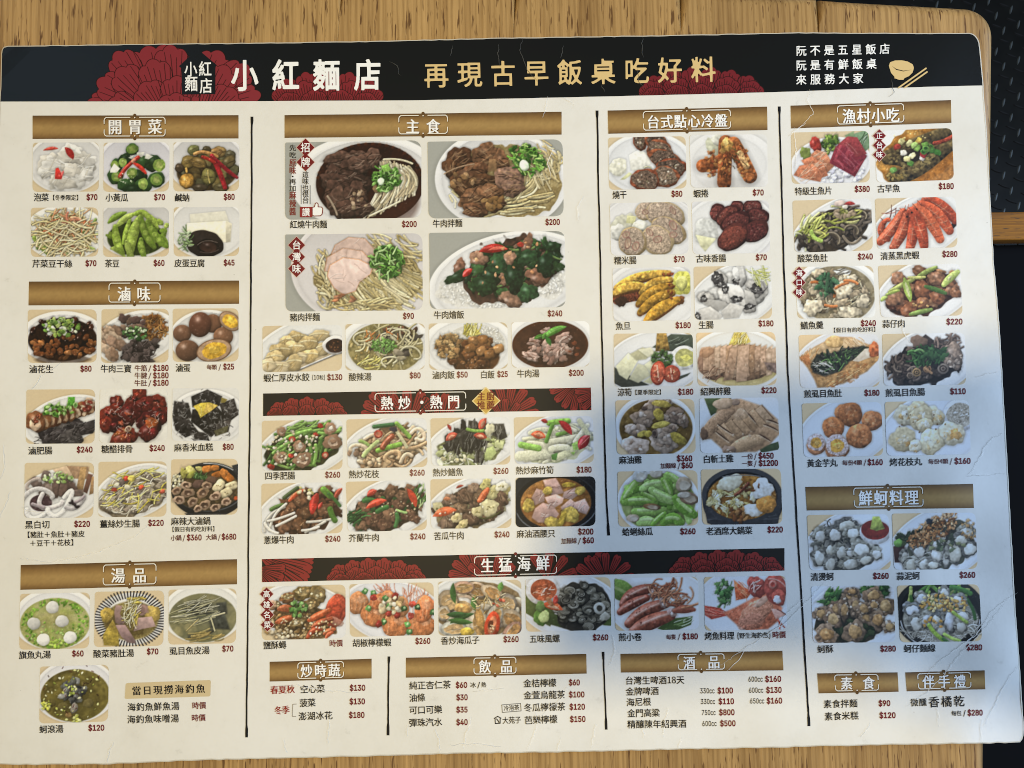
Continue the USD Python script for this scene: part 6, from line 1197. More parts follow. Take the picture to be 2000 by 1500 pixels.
@pic('redfish')
def _(p):
    p.plate(56, 56, 66, 46, -8, c='dfe0e4', rim=.96, shade=.05)
    p.sts(14, 24, 34, 8, 22, 8, 16, 1, ['3f6a3a', '567e4c'], ang=60, da=30); p.bs(34, 23, 28, 11, 20, 2, 3.6, .8, ['4a7a44', '3a6438', '669458'], irr=.35)
    R = ['b8583c', 'c46a4c', 'a84a34']
    p.poly([(-2, 52), (20, 58), (26, 72), (8, 78), (-2, 68)], 'b84a3c', sh=.2); p.sts(8, 10, 66, 10, 8, 16, 26, .8, ['d08070', '98382c'], ang=-14, da=6, dk=0)
    p.poly([(22, 66), (36, 58), (54, 44), (70, 30), (84, 38), (94, 60), (88, 84), (76, 98), (50, 100), (38, 88)], 'c06a4e', sh=.3, tx=.12, soft=3); p.b(62, 66, 24, 12, 30, 'd89a7c', irr=.1, dk=0, al=.75, tx=.25, lev=0); p.b(56, 84, 18, 9, 10, 'cc8870', dk=0, al=.7, tx=.25, lev=0); p.b(70, 46, 12, 4, 40, 'dcb49c', dk=0, al=.8)
    p.poly([(36, 6), (44, 16), (58, 28), (52, 40), (38, 44)], 'c8603a', sh=.2); p.sts(10, 46, 26, 8, 12, 10, 18, .8, ['e09a70', 'a84428'], ang=-50, da=14, dk=0)
    p.b(64, 20, 11, 14, 20, 'a84c44', irr=.15); p.sts(14, 62, 18, 8, 12, 5, 12, 1.2, ['d8a8a0', '8a3430', 'e4c4bc'], ang=60, da=40, dk=.2)
    p.b(86, 24, 13, 20, 10, 'b8544a', irr=.06, sh=.35, tx=.15); p.b(90, 40, 8, 10, 0, 'b8564a', irr=.1); p.b(83, 16, 5, 5.5, 0, 'c87468', irr=.03); p.ring(83, 16, 4, 4.4, .3, 0, 'd89488', 'a04038'); p.b(88, 44, 4.5, 5, 0, 'e2e0e4', irr=.2, dk=.1); p.st([(78, 6), (90, 4), (98, 20)], 1.4, 'dca49a', dk=0)
    p.poly([(80, 60), (90, 62), (98, 72), (86, 80)], 'd8a494'); p.st([(88, 80), (92, 90), (90, 100)], 1.6, 'b84a3c'); p.st([(90, 84), (94, 92), (98, 98)], 1.4, 'a84034'); p.st([(88, 62), (94, 66), (98, 72)], 1.2, '6a3a34', dk=0)
@pic('sausageslices')
def _(p):
    p.plate(50, 50, 58, 40, c='dcdcdc', rim=.88)
    p.b(12, 56, 12, 11, 20, 'dedac4', irr=.1, sh=.15); p.poly([(14, 80), (26, 66), (30, 70), (20, 80)], 'd8d6a0', dk=.1); p.poly([(26, 34), (38, 24), (48, 30), (54, 50), (38, 66), (28, 62)], 'e6e2d4', sh=.15); p.st([(46, 58), (52, 54), (54, 60)], 2, 'd4cfa8')
    for x, y, a, b, an in ((40, 8, 8, 13, 10), (62, 12, 16, 12, -35), (66, 26, 18, 13, -25), (72, 44, 22, 13, -22), (80, 60, 20, 13, -5), (72, 76, 18, 14, 0), (46, 82, 19, 15, -10)):
        p.b(x, y, a, b, an, ['7a3c24', '8a4a2c'], irr=.08, sh=.4, tx=.25, dk=.5, lev=1); p.b(x, y - 1, a * .84, b * .82, an, ['6a5444', '74604e', '5e4a3c'], irr=.12, sh=.1, tx=.35, lev=0, dk=0); p.bs(9, x, y, a * .6, b * .75, .9, 1.9, .8, ['d8ccb8', 'a89480', '4a3428', '8a7c5c', 'b8a48c'], dk=.1)
@pic('shrimproll', bg='e0dcd4')
def _(p):
    p.plate(50, 56, 60, 44, c='dcd8d2', rim=.80, shade=.05); p.f(52, 92, 34, 10, ['a8a29a', 'b4aea6'], al=.5, soft=10)
    p.b(30, 26, 8, 14, 30, 'dcdab8', irr=.1, sh=.1, dk=.1); p.b(36, 10, 8, 8, 0, 'e4e0cc', dk=0)
    for q, w in (([(16, 58), (26, 56), (38, 50)], 17), ([(43, 90), (44, 56), (46, 14)], 18), ([(56, 18), (66, 44), (76, 78)], 19)):
        p.st(q, w, ['9a5426', '8a4820'], sh=.5, tx=.3, lev=1, dk=.55, sp=.08)
        C = p.curve(q) / [p.kx, p.ky]; p.bs(34, C[len(C) // 2][0], C[len(C) // 2][1], w * .4, w * (1.6 if len(C) > 5 else 1), 1.4, 3.2, .7, ['b86a30', 'c8803c', '6a3418', '8a3c1c', 'd09a54'], irr=.3, dk=.15, al=.8)
    p.b(47, 20, 7, 10, -10, 'd09a48', irr=.2, tx=.3, dk=.1); p.poly([(42, 12), (46, 4), (50, 16), (46, 22)], 'd8b868'); p.st([(64, 36), (68, 48), (72, 60)], 8, 'd8ac70', tx=.3, dk=0, al=.8); p.b(76, 80, 6, 5, 0, 'c87034', irr=.2); p.sts(12, 62, 44, 10, 24, 4, 8, 1, ['3a2c14', '4a5024'], ang=-55, da=30, dk=0); p.sts(10, 44, 66, 6, 24, 3, 7, 1, ['3a2410', '5a3416'], ang=80, da=30, dk=0)
@pic('ricesausage', bg='dcd8d2')
def _(p):
    p.plate(50, 52, 64, 46, c='dcd8d4', rim=.96, shade=.05)
    p.b(18, 42, 14, 16, 0, 'dedac0', irr=.2, sh=.2, tx=.1); p.poly([(22, 24), (34, 26), (30, 40), (20, 38)], 'd4cf94', dk=.1); p.b(10, 56, 10, 12, 0, 'e4e0d4', irr=.15, dk=.1); p.b(38, 44, 10, 8, 0, 'e0dccc', irr=.1)
    for x, y, a, b, an in ((48, 14, 17, 12, 30), (70, 24, 26, 17, -12), (74, 54, 24, 16, -30), (60, 72, 22, 18, -35), (28, 74, 18, 19, 10)):
        p.b(x, y, a, b, an, ['b89c6c', 'c0a678'], irr=.04, sh=.35, tx=.08, dk=.45); p.b(x - .8, y - 1, a * .9, b * .88, an, ['b29a80', 'baa28a'], irr=.05, sh=.1, tx=.22, lev=0, dk=0)
    for x, y, a, b, an in ((45, 18, 4, 3.4, 0), (80, 16, 3, 6, 30), (80, 44, 4.5, 7, 25), (80, 62, 5, 4, 0), (50, 56, 3.4, 6, 35), (60, 70, 6, 4.4, 10), (20, 60, 5, 4, 20), (22, 76, 4, 8, -10), (32, 82, 4.5, 6, -20)): p.ring(x, y, a, b, .22, an, '96685a', 'c4a68a', sh=.1, dk=.1); p.st([(x - a * .3, y - b * .8), (x, y), (x + a * .2, y + b * .8)], .6, '9a7660', dk=0)
@pic('oldsausage', bg='dcd8d4')
def _(p):
    p.plate(46, 52, 60, 44, 8, c='dedbd6', rim=.92, shade=.06)
    p.b(18, 56, 15, 16, 0, 'e4e2d8', sq=3.5, irr=.06, sh=.12, dk=.25); p.poly([(4, 62), (30, 70), (28, 74), (16, 94), (10, 84)], 'd4d0a4', dk=.2, sh=.15)
    for x, y, a, b, an in ((34, 22, 11, 12, 30), (78, 12, 12, 10, 0), (58, 12, 9, 9, 0), (46, 28, 17, 12, 35), (84, 30, 15, 11, -10), (56, 40, 20, 13, 20), (80, 58, 19, 13, 20), (52, 68, 22, 15, 34)):
        p.b(x, y, a, b, an, ['3c1a18', '4a221c'], irr=.05, sh=.55, tx=.15, dk=.55, sp=.2); p.b(x - .5, y + 1, a * .88, b * .82, an, ['66302a', '74382e', '5a2824'], irr=.08, sh=.2, tx=.3, lev=0, dk=0); p.bs(9, x, y, a * .6, b * .7, .8, 1.6, .8, ['8a5a50', '3a1614', 'a4786a'], dk=0, al=.6)
    p.b(52, 68, 19, 12, 34, '7e3c2c', irr=.06, tx=.28, lev=0, dk=0, al=.7)
@pic('fishegg', bg='dcd8d2')
def _(p):
    p.plate(50, 52, 62, 44, c='dedad4', rim=.9, shade=.06)
    p.b(88, 30, 11, 15, 0, 'd4cf58', sq=3.5, irr=.06, sh=.2); p.b(88, 30, 7, 10, 0, 'dcd878', irr=.1, dk=0)
    p.st([(6, 58), (18, 54), (34, 50)], 14, '6a3420', tx=.35, sh=.4); p.b(10, 62, 7, 7, 0, '3a2418', irr=.2); p.b(84, 62, 7, 6, 0, '7a4820', irr=.2)
    for q, w in (([(4, 36), (28, 12), (72, 10)], 13), ([(2, 46), (18, 30), (40, 34)], 14), ([(36, 46), (50, 24), (74, 22)], 13), ([(32, 66), (48, 40), (74, 34)], 14), ([(34, 82), (52, 56), (76, 46)], 15), ([(42, 98), (56, 76), (82, 60)], 17)):
        p.st([(x, y + 3) for x, y in q], w, '7a4a1e', tap=.5, dk=.5); p.st(q, w * .86, ['c89430', 'd0a03c', 'bc8828'], tap=.5, sh=.4, tx=.22, dk=0, lev=1); C = p.curve(q) / [p.kx, p.ky]; p.bs(12, C[7][0], C[7][1], w, w * .5, 1, 2.2, .6, ['e0b858', 'a87420', 'd8ac48'], dk=0, al=.6)
    p.bs(6, 70, 14, 8, 6, 1.4, 2.4, .7, ['7a3418', '8a4420']); p.bs(8, 74, 44, 6, 14, 1.4, 2.6, .7, ['8a4a20', '6a3014'])
@pic('uterus', bg='d8c096')
def _(p):
    p.plate(52, 56, 66, 40, 24, c='e4e1da', rim=.95)
    C_ = ['ccc6bc', 'd8d2c8', 'bcb6ac', 'e2ddd4']; K = '4a4644'
    p.b(80, 48, 14, 16, -30, 'cfcac0', sq=3)
    for x, y, a, b, an in ((46, 26, 12, 10, 0), (58, 20, 9, 16, -10), (34, 26, 9, 12, 20), (12, 56, 9, 7, 20), (28, 50, 14, 8, 10), (40, 54, 9, 13, 30), (18, 60, 8, 8, 0), (68, 70, 10, 14, 10), (78, 42, 14, 11, -20)): p.b(x, y, a, b, an, C_, irr=.12, sh=.4, tx=.12, dk=.6, edge=.25)
    for q in ([(42, 32), (58, 36), (66, 54), (60, 66), (46, 64)], [(10, 68), (16, 60), (40, 66), (42, 74), (30, 84)], [(6, 80), (20, 74), (36, 92), (30, 100), (6, 98)], [(34, 84), (46, 68), (64, 76), (56, 96), (38, 98)], [(64, 44), (76, 50), (80, 74), (66, 70)]): p.poly(q, C_, sh=.22, tx=.06, soft=2, dk=.65); 
    for x, y, a, b, an in ((30, 22, 7, 9, 20), (54, 28, 5, 5, 0), (80, 44, 8, 7, 0), (12, 60, 5, 4, 0), (54, 62, 7, 5, 0), (70, 76, 7, 4, 0), (34, 34, 6, 4, 0), (4, 92, 4, 5, 0), (40, 44, 4, 6, 0)): p.b(x, y, a, b, an, K, irr=.25, tx=.4, sh=-.2, dk=.2); p.bs(5, x, y, a * .5, b * .5, 1, 1.8, .6, ['8a8680', 'b8b4ac'], dk=0)
    p.sts(40, 84, 18, 12, 14, 8, 16, 1, ['d4d47a', 'e4e4a8', 'c0c454', 'eef0cc'], ang=-30, da=60, dk=.2); p.st([(68, 40), (84, 60), (94, 40)], 1.4, '6a6662', dk=0); p.b(54, 14, 4, 9, 10, 'e8e4dc')
@pic('coldbamboo')
def _(p):
    p.plate(52, 54, 64, 40, 8, c='e2e0dc', rim=.95); p.poly([(48, 26), (72, 2), (100, 4), (100, 30), (70, 34)], '4a5444', sh=.2); p.sts(12, 84, 18, 12, 12, 8, 20, .8, ['8a9484', '2c342a'], ang=20, da=12, dk=0); p.poly([(0, 62), (30, 86), (44, 96), (10, 100), (0, 92)], '3e4238', sh=.2); p.poly([(74, 84), (96, 74), (92, 80), (76, 90)], '4a5042')
    p.poly([(54, 0), (66, 0), (70, 32), (52, 34)], '8a6a30', sh=.3, tx=.25); p.poly([(58, 0), (62, 0), (62, 30), (58, 30)], 'a8843c', dk=0)
    p.b(88, 46, 17, 15, 0, 'e6e4de', irr=.01, sh=.2); p.b(89, 46, 13, 11, 0, 'd8d27a', irr=.05, sh=-.1, dk=0); p.poly([(82, 44), (92, 40), (98, 46), (90, 54)], 'e4dc6c', dk=0)
    for q in ([(2, 60), (18, 36), (30, 50), (16, 86), (6, 76)], [(20, 38), (36, 26), (50, 34), (40, 48), (28, 50)], [(18, 84), (30, 56), (40, 60), (46, 78), (30, 92)], [(38, 58), (48, 48), (54, 62), (48, 78)], [(30, 30), (46, 26), (54, 40), (42, 44)], [(36, 90), (46, 80), (50, 90), (46, 94)]): p.poly(q, ['dcd6ac', 'e2dcb8', 'd4cc9c'], sh=.15, tx=.05, soft=2, dk=.45)
    p.bs(40, 60, 46, 13, 13, 1.6, 3, .8, ['3a5428', '4c6a34', '2a401e', '60803f'], irr=.35, dk=.45); p.bs(14, 70, 58, 8, 8, 1.6, 2.8, .8, ['3a5428', '4c6a34'], irr=.3)
    for x, y, a, b, an in ((72, 76, 11, 11, 20), (55, 74, 9.5, 15, -6)): p.b(x, y, a, b, an, 'b03a24', irr=.02, sh=.3, sp=.1); p.b(x, y, a * .82, b * .85, an, 'c45a3c', irr=.05, sh=.1, dk=0, tx=.15); p.st([(x - 1, y - b * .9), (x, y), (x + 1, y + b * .9)], 1.8, 'dca488', dk=0); p.bs(7, x, y, a * .5, b * .8, 1, 1.6, .6, ['8a2418', 'e0b080'], dk=0)
@pic('drunkchicken')
def _(p):
    p.plate(50, 52, 60, 40, c='e2e0d6', rim=.9); p.f(54, 66, 48, 24, ['a89c64', 'b8ac78', '988c54'], lev=4); p.poly([(40, 24), (48, 0), (62, 0), (68, 18), (56, 26), (46, 28)], 'd8c860', sh=.2); p.sts(26, 54, 14, 10, 14, 6, 14, 1.1, ['e8dc88', 'c8b44c', 'f0e8b0'], ang=70, da=30)
    M = ['a08468', 'ac9078', '94785e', 'b49c84']
    p.b(52, 56, 46, 23, -4, '8a6e56', irr=.06); p.b(16, 60, 15, 20, 20, '8e7260', irr=.1, tx=.2)
    for i in range(13): x = 8 + i * 7.2; p.poly([(x, 32 - 6 * math.sin(i * .27) + (i % 2)), (x + 8, 26 - 5 * math.sin(i * .27)), (x + 7.4 - i * .1, 82 - abs(i - 6) * 2 + 7 * math.sin(i * 1.3)), (x + 1 - 2, 86 - abs(i - 6) * 2 + 6 * math.sin(i * 1.3))], M, sh=.18, tx=.2, lev=1, dk=.6)
    p.poly([(42, 30), (52, 28), (44, 88), (32, 90)], 'a88c74', sh=.2, dk=.6, tx=.16); p.poly([(52, 26), (66, 24), (62, 90), (48, 92)], 'b0947c', sh=.15, dk=.5, tx=.16); p.bs(24, 54, 56, 42, 24, 1, 1.8, .6, ['c8b49c', '7a5c48'], dk=0, al=.6); p.poly([(84, 56), (100, 58), (100, 78), (88, 70)], '6a5c58', tx=.3); p.b(12, 36, 9, 7, 30, 'b48a68', dk=.1, al=.7); p.sts(14, 18, 76, 12, 12, 6, 12, 1, ['6a5040', 'b8a088'], ang=30, da=40, dk=0)
@pic('sesamechicken', bg='d8c096')
def _(p):
    p.plate(49, 50, 51, 42, c='e4e4e4', rim=.90); p.f(50, 52, 46, 36, ['6a5428', '54401c', '7e6634', '483414'], lev=4)
    M = ['b09a88', 'c0ac9c', '9c8674', 'c8b8aa', '8a7464']
    for cx, cy, a, b in ((46, 16, 12, 10), (34, 34, 15, 11), (74, 30, 12, 11), (66, 38, 11, 10), (24, 54, 13, 8), (24, 84, 16, 13), (58, 80, 17, 12), (58, 66, 14, 10), (62, 4, 9, 4), (84, 40, 8, 8), (68, 54, 10, 6)):
        p.b(cx, cy, a, b, p.r.uniform(-30, 30), M, irr=.18, sh=.45, tx=.14, dk=.55); p.bs(7, cx, cy, a * .7, b * .8, 2, 4.2, .7, M, irr=.2, sh=.4, dk=.35)
    p.b(36, 16, 3.4, 3, 0, '4a3c34'); p.b(76, 34, 3.4, 3, 0, '5a4a40'); p.b(48, 62, 4, 5, 0, '54443a', irr=.25); p.ring(48, 62, 4, 5, .4, 0, '7e6c60', '4a3c34')
    for x, y, a, b, an in ((58, 8, 12, 4.5, -10), (54, 28, 6, 9, 30), (56, 46, 12, 4, 10), (78, 72, 12, 6, -32), (34, 62, 8, 4, 10), (40, 62, 5, 4, 30)): p.b(x, y, a, b, an, ['a8963c', 'b4a248', '98862e'], irr=.08, sh=.4, tx=.15, dk=.5)
@pic('whitechicken', bg='e6e4e2')
def _(p):
    p.plate(50, 52, 70, 52, c='e6e4e2', rim=.97, shade=.03); p.poly([(6, 0), (40, 0), (30, 18), (14, 32)], '4e6038', sh=.2); p.poly([(74, 90), (98, 80), (100, 94), (76, 100)], '3a4a30')
    p.poly([(22, 20), (34, 4), (52, 2), (80, 16), (98, 40), (100, 66), (88, 84), (70, 98), (32, 98), (14, 74), (2, 72), (4, 60), (18, 40)], 'ac8866', sh=.3, tx=.12, soft=3)
    p.st([(6, 66), (18, 44), (40, 20)], 17, 'b08a68', tap=.3, sh=.45, tx=.15); p.b(5, 64, 5, 7, 0, '6a5240', irr=.2); p.b(30, 10, 13, 7, 10, 'c0a080', irr=.08); p.st([(38, 98), (56, 78), (74, 76)], 17, 'b4926e', sh=.45, tap=.3); p.b(36, 94, 8, 6, 0, 'a08470', irr=.2); p.bs(8, 36, 96, 7, 4, 1.5, 3, .7, ['c4ac96', '7e6450']); p.b(46, 8, 5, 4, 0, '8a7464')
    for k in range(6): x = 26 + k * 9.5; y = 50 - k * 6.2; p.poly([(x - 4, y + 3), (x + 5, y - 6), (x + 20, y + 20), (x + 12, y + 30)], ['b8926c', 'c09c78', 'b08a64'], sh=.2, tx=.12, dk=.6); p.st([(x + 5, y - 5), (x + 12, y + 8), (x + 19, y + 19)], 1, '5a402c', dk=0)
    for q in ([(22, 46), (30, 56), (42, 66)], [(20, 60), (28, 70), (36, 78)], [(80, 48), (90, 52), (98, 60)], [(84, 40), (92, 42), (99, 48)], [(74, 66), (82, 72), (88, 78)], [(56, 20), (64, 34), (70, 44)]): p.st(q, 1.8, '3e2a1e', tap=.8, dk=.3); p.st([(a, b + 3) for a, b in q], 1.4, 'd8bc9c', dk=0, al=.7)
    p.b(52, 30, 10, 7, 30, 'c8a684', dk=0, al=.5, tx=.2); p.bs(16, 60, 70, 20, 14, 1.2, 2.2, .6, ['d4bca4', '9a7858'], dk=0, al=.6)
@pic('loofah')
def _(p):
    p.plate(50, 54, 51, 42, c='e2e4e6', rim=.91); p.f(50, 56, 46, 36, ['8a9c5a', '76884a', '9cae6c'], lev=4)
    G = ['7aa846', '8cb858', '669636', '9cc46c']
    p.sts(26, 50, 56, 38, 36, 18, 34, 8, G, cv=.15, sh=.35, dk=.5)
    for q, w in (([(6, 54), (12, 36), (24, 18)], 11), ([(30, 32), (42, 20), (58, 24)], 11), ([(56, 16), (62, 30), (66, 50)], 9), ([(62, 6), (74, 16), (84, 34)], 9), ([(8, 56), (28, 50), (46, 56)], 12), ([(42, 34), (54, 50), (70, 54)], 13), ([(20, 72), (36, 76), (56, 70)], 12), ([(72, 50), (80, 68), (94, 80)], 15), ([(56, 92), (70, 78), (76, 94)], 14), ([(26, 92), (34, 86), (44, 92)], 12), ([(30, 40), (40, 46), (46, 52)], 6), ([(42, 96), (50, 84), (58, 76)], 7)):
        p.st(q, w, G, tap=.35, sh=.4, sp=.06, dk=.5); C = p.curve(q) / [p.kx, p.ky]; p.st([(C[2][0], C[2][1] - 3), (C[7][0], C[7][1] - 3), (C[11][0], C[11][1] - 3)], w * .3, 'c8dca0', dk=0, al=.65)
    for x, y, a, b, an, c in ((28, 8, 9, 8, 0, 'b8bab8'), (48, 4, 8, 6, 0, 'a8a294'), (82, 26, 10, 10, 0, '9a8c78'), (88, 50, 12, 8, -20, '7a6450'), (42, 64, 11, 4, -8, '6a5034'), (18, 84, 8, 5, 0, 'a89884'), (82, 44, 8, 4, 0, 'b0aaa0')): p.b(x, y, a, b, an, c, irr=.05, sh=.4, dk=.45, sp=.15); p.b(x + 1, y + 1, a * .65, b * .6, an, 'b8b0a0' if c < '9' else 'c8c2b4', irr=.1, dk=0, sh=-.2, al=.7)
@pic('banquetpot', bg='d8c096')
def _(p):
    p.b(51, 58, 50, 42, 0, '2c2e33', irr=0, sh=.2, tx=.03); p.poly([(1, 50), (100, 50), (94, 98), (80, 104), (20, 104), (6, 96)], '2a2c31', sh=.2); p.sts(5, 50, 88, 10, 4, 70, 90, 1, ['5a5e66', '484b52'], ang=0, da=2, cv=.12, dk=0, al=.5); p.b(50, 47, 50, 35, 0, '3c3f46', irr=0, sh=.1, dk=0, tx=.02); p.b(50, 48, 44, 30, 0, '17181a', irr=0, sh=-.3, dk=0)
    p.f(50, 50, 42.5, 28.5, ['8a5c24', 'a0722e', '6e4618', 'b48a48'], lev=3)
    C_ = ['d8cf9c', 'e2dcb4', 'c8bc80', 'ece8d0', 'b8ac6c']
    p.bs(24, 30, 56, 20, 24, 4, 8, .55, C_, irr=.3, dk=.4, sh=.35); p.bs(16, 58, 50, 14, 20, 4, 8, .55, C_, irr=.3, dk=.4); p.sts(30, 30, 60, 20, 20, 5, 10, 1.2, ['ece8cc', 'a89c58', 'd8d08c'], cv=.4, dk=.2)
    p.b(36, 24, 17, 9, 14, 'e0d8bc', irr=.15, sh=.3); p.b(76, 36, 14, 12, 0, 'e4e0d8', irr=.2, sh=.25, tx=.12); p.b(62, 74, 13, 7, -10, 'e2dcd0', irr=.2, sh=.3); p.b(80, 64, 12, 11, 0, 'c88a3c', irr=.1, sh=.35, sp=.1); p.st([(42, 46), (50, 40), (58, 26)], 4, '6a3420', sp=.2, tx=.3); p.bs(14, 46, 80, 13, 12, 3, 5, .6, ['8a5a30', '6a4020', 'a87a48'], irr=.3); p.bs(8, 60, 30, 12, 10, 1.4, 2.6, .6, ['5a3018', '7a4420']); p.st([(26, 14), (50, 8), (74, 14)], 1, '7a7e86', dk=0)
@pic('sashimi')
def _(p):
    p.plate(50, 62, 52, 34, 6, c='e2e0e2', rim=.92); p.poly([(70, 10), (96, -2), (102, 30), (90, 44)], '6a8460', sh=.2); p.sts(8, 90, 20, 6, 12, 14, 26, 1, ['a8b8a0', '3c5634'], ang=60, da=8, dk=0); p.poly([(68, 8), (80, 0), (80, 10), (74, 16)], '8aa470')
    p.bs(60, 62, 80, 34, 18, 2, 3.6, .7, ['d4d2dc', 'e6e6ee', 'bcbac8', 'f2f2f6'], dk=.25, irr=.3)
    p.bs(44, 50, 26, 12, 18, 2, 4, .7, ['5a7a2a', '7a9a38', '3e5c1e', '98b04c'], irr=.35, dk=.5); p.b(31, 24, 7, 10, 10, 'b03428', sp=.25); p.b(18, 42, 7, 9, 0, '8a9a44', irr=.2)
    for q, w in (([(4, 76), (24, 54), (42, 90)], 0),): pass
    for q in ([(24, 44), (32, 34), (44, 40), (54, 66), (44, 80), (34, 60)], [(12, 54), (26, 46), (40, 60), (46, 84), (34, 90), (20, 70)], [(2, 82), (10, 64), (26, 60), (40, 80), (36, 96), (12, 88)]): p.poly(q, ['d07a52', 'd8865c'], sh=.2, dk=.5, tx=.06); c = np.mean(q, 0); p.sts(8, c[0], c[1], 8, 14, 12, 22, .8, ['ecc4a4', 'e8b48e'], ang=40, da=25, cv=.3, dk=0, al=.7)
    for k in range(6): p.poly([(56 + k * 5, 30 - k * 3), (70 + k * 4, 12 + k * 3), (96 - k * .5, 48 + k * 1), (80 - k * 2, 88 - k * 6), (48 + k * 5, 60 - k * 4)], ['8a2a36', '983040', 'a03a44'], sh=.22, dk=.35, tx=.08)
    p.poly([(60, 24), (72, 10), (84, 12), (96, 44), (82, 50), (70, 30)], 'a83e40', sh=.2, dk=.2); p.sts(12, 72, 52, 14, 20, 12, 24, .7, ['b8606a', '7a2030'], ang=-50, da=10, dk=0, al=.7); p.st([(70, 22), (78, 30), (84, 44)], 1, 'c87a74', dk=0, al=.7)
@pic('oldfish', bg='e4e0d8')
def _(p):
    p.plate(50, 55, 62, 46, c='e4e1da', rim=.99, shade=.02); p.f(54, 50, 54, 34, ['b0762a', 'a2661e', 'c08a3c', 'b87c2e'], lev=4, a=20, irr=.05); p.f(80, 76, 30, 20, ['a05e1c', 'b06c24'], a=20, al=.9, soft=6)
    for q, w in (([(14, 50), (44, 34), (66, 22), (92, 8)], 19), ([(22, 88), (50, 78), (78, 50), (98, 30)], 20), ([(14, 56), (24, 52), (34, 62)], 15)): p.st(q, w, '5a4a2a', sh=.5, tx=.35, lev=1, dk=.5, tap=.2)
    p.bs(90, 52, 60, 34, 18, 1.6, 3.4, .7, ['7a6638', '4a3a20', '8e7a48', '3a2c18', 'a08a50'], irr=.3, rot=34, dk=.2, al=.85); p.bs(60, 40, 40, 30, 12, 1.6, 3, .7, ['6e5c34', '453620', '8a7644'], irr=.3, rot=28, dk=.2, al=.85); p.st([(76, 28), (88, 26), (100, 16)], 5, '9a3a24', tx=.25); p.bs(20, 24, 88, 10, 8, 1.6, 3, .7, ['a8904c', '8a7034'])
    p.b(50, 48, 18, 9, 10, '33281a', dk=.2)
    for x, y, c in ((28, 32, 'b83a2c'), (36, 44, 'ece4d0'), (47, 50, 'ece0a8'), (44, 26, 'd8d08c'), (56, 22, 'd8b848'), (54, 36, '8ab84c'), (64, 30, '6ea03c'), (74, 42, '4e8a34'), (80, 46, '3c7428'), (60, 54, 'e8dcd0'), (61, 49, 'a82c2c'), (44, 64, '5e9438'), (22, 76, '6ea048'), (40, 56, 'e4d890'), (50, 30, 'a8c868'), (66, 40, '86b84c'), (34, 22, 'd0c47c')): p.b(x, y, 4.4, 3.6, p.r.uniform(-30, 60), c, sq=3, sh=.35, dk=.45, sp=.1)
    p.rings(4, 70, 40, 10, 8, 3.4, 4.4, ['5e9a3c', '7ab44c'], '2e5a1e'); p.bs(10, 44, 12, 30, 8, .8, 1.5, .7, ['e0b858', 'f0d890'], dk=0)
@pic('fishbelly')
def _(p):
    p.plate(56, 54, 66, 34, 26, c='e6e3dd', rim=.94); p.f(52, 58, 46, 25, ['352a1c', '443826', '251c12'], a=22, irr=.1)
    D = ['5e5040', '6e6050', '4a3e30', '7e7060', '8a7a64', '3a3024']
    p.bs(30, 54, 58, 44, 30, 4, 8, .5, D, irr=.3, rot=22, dk=.5); p.sts(40, 56, 56, 44, 30, 10, 22, 3.6, D, cv=.9, rot=22, dk=.55, sh=.5)
    for x, y, r in ((46, 78, 11), (72, 62, 9), (38, 36, 8), (84, 34, 8), (62, 30, 8), (8, 78, 8)): C = [(x + r * math.cos(t), y + r * 1.3 * math.sin(t)) for t in np.linspace(p.r.uniform(2.4, 3.4), 6.8, 8)]; p.st(C, 4, ['4e4232', '62543f'], dk=.6); p.st([(a + .6, b - 1) for a, b in C], 1.4, ['a8987c', '94846a'], dk=0)
    p.sts(34, 44, 48, 36, 20, 12, 26, 2.6, ['a8a848', 'c0bc5c', '8a9038', 'd0cc7c'], ang=12, da=40, cv=.4, rot=22, dk=.45); p.sts(16, 22, 46, 14, 14, 10, 18, 2.4, ['c4c864', 'a8b048', 'dcdc8c'], ang=50, da=25)
    p.st([(2, 62), (14, 60), (14, 96)], 2.4, 'c8c89c'); p.st([(22, 60), (24, 74), (34, 78)], 5, '9ab44c'); p.bs(12, 66, 26, 14, 8, 3, 5.4, .5, ['b09878', '9a8466', 'c4ac8c']); p.b(60, 8, 8, 4, 0, 'd8c0b0'); p.leaf(72, 10, 14, 5, 0, '9a2c26'); p.b(66, 15, 4, 2.6, 0, 'e4d8c4'); p.bs(10, 10, 80, 8, 12, 3, 5, .6, ['4a4034', '2e261c'])
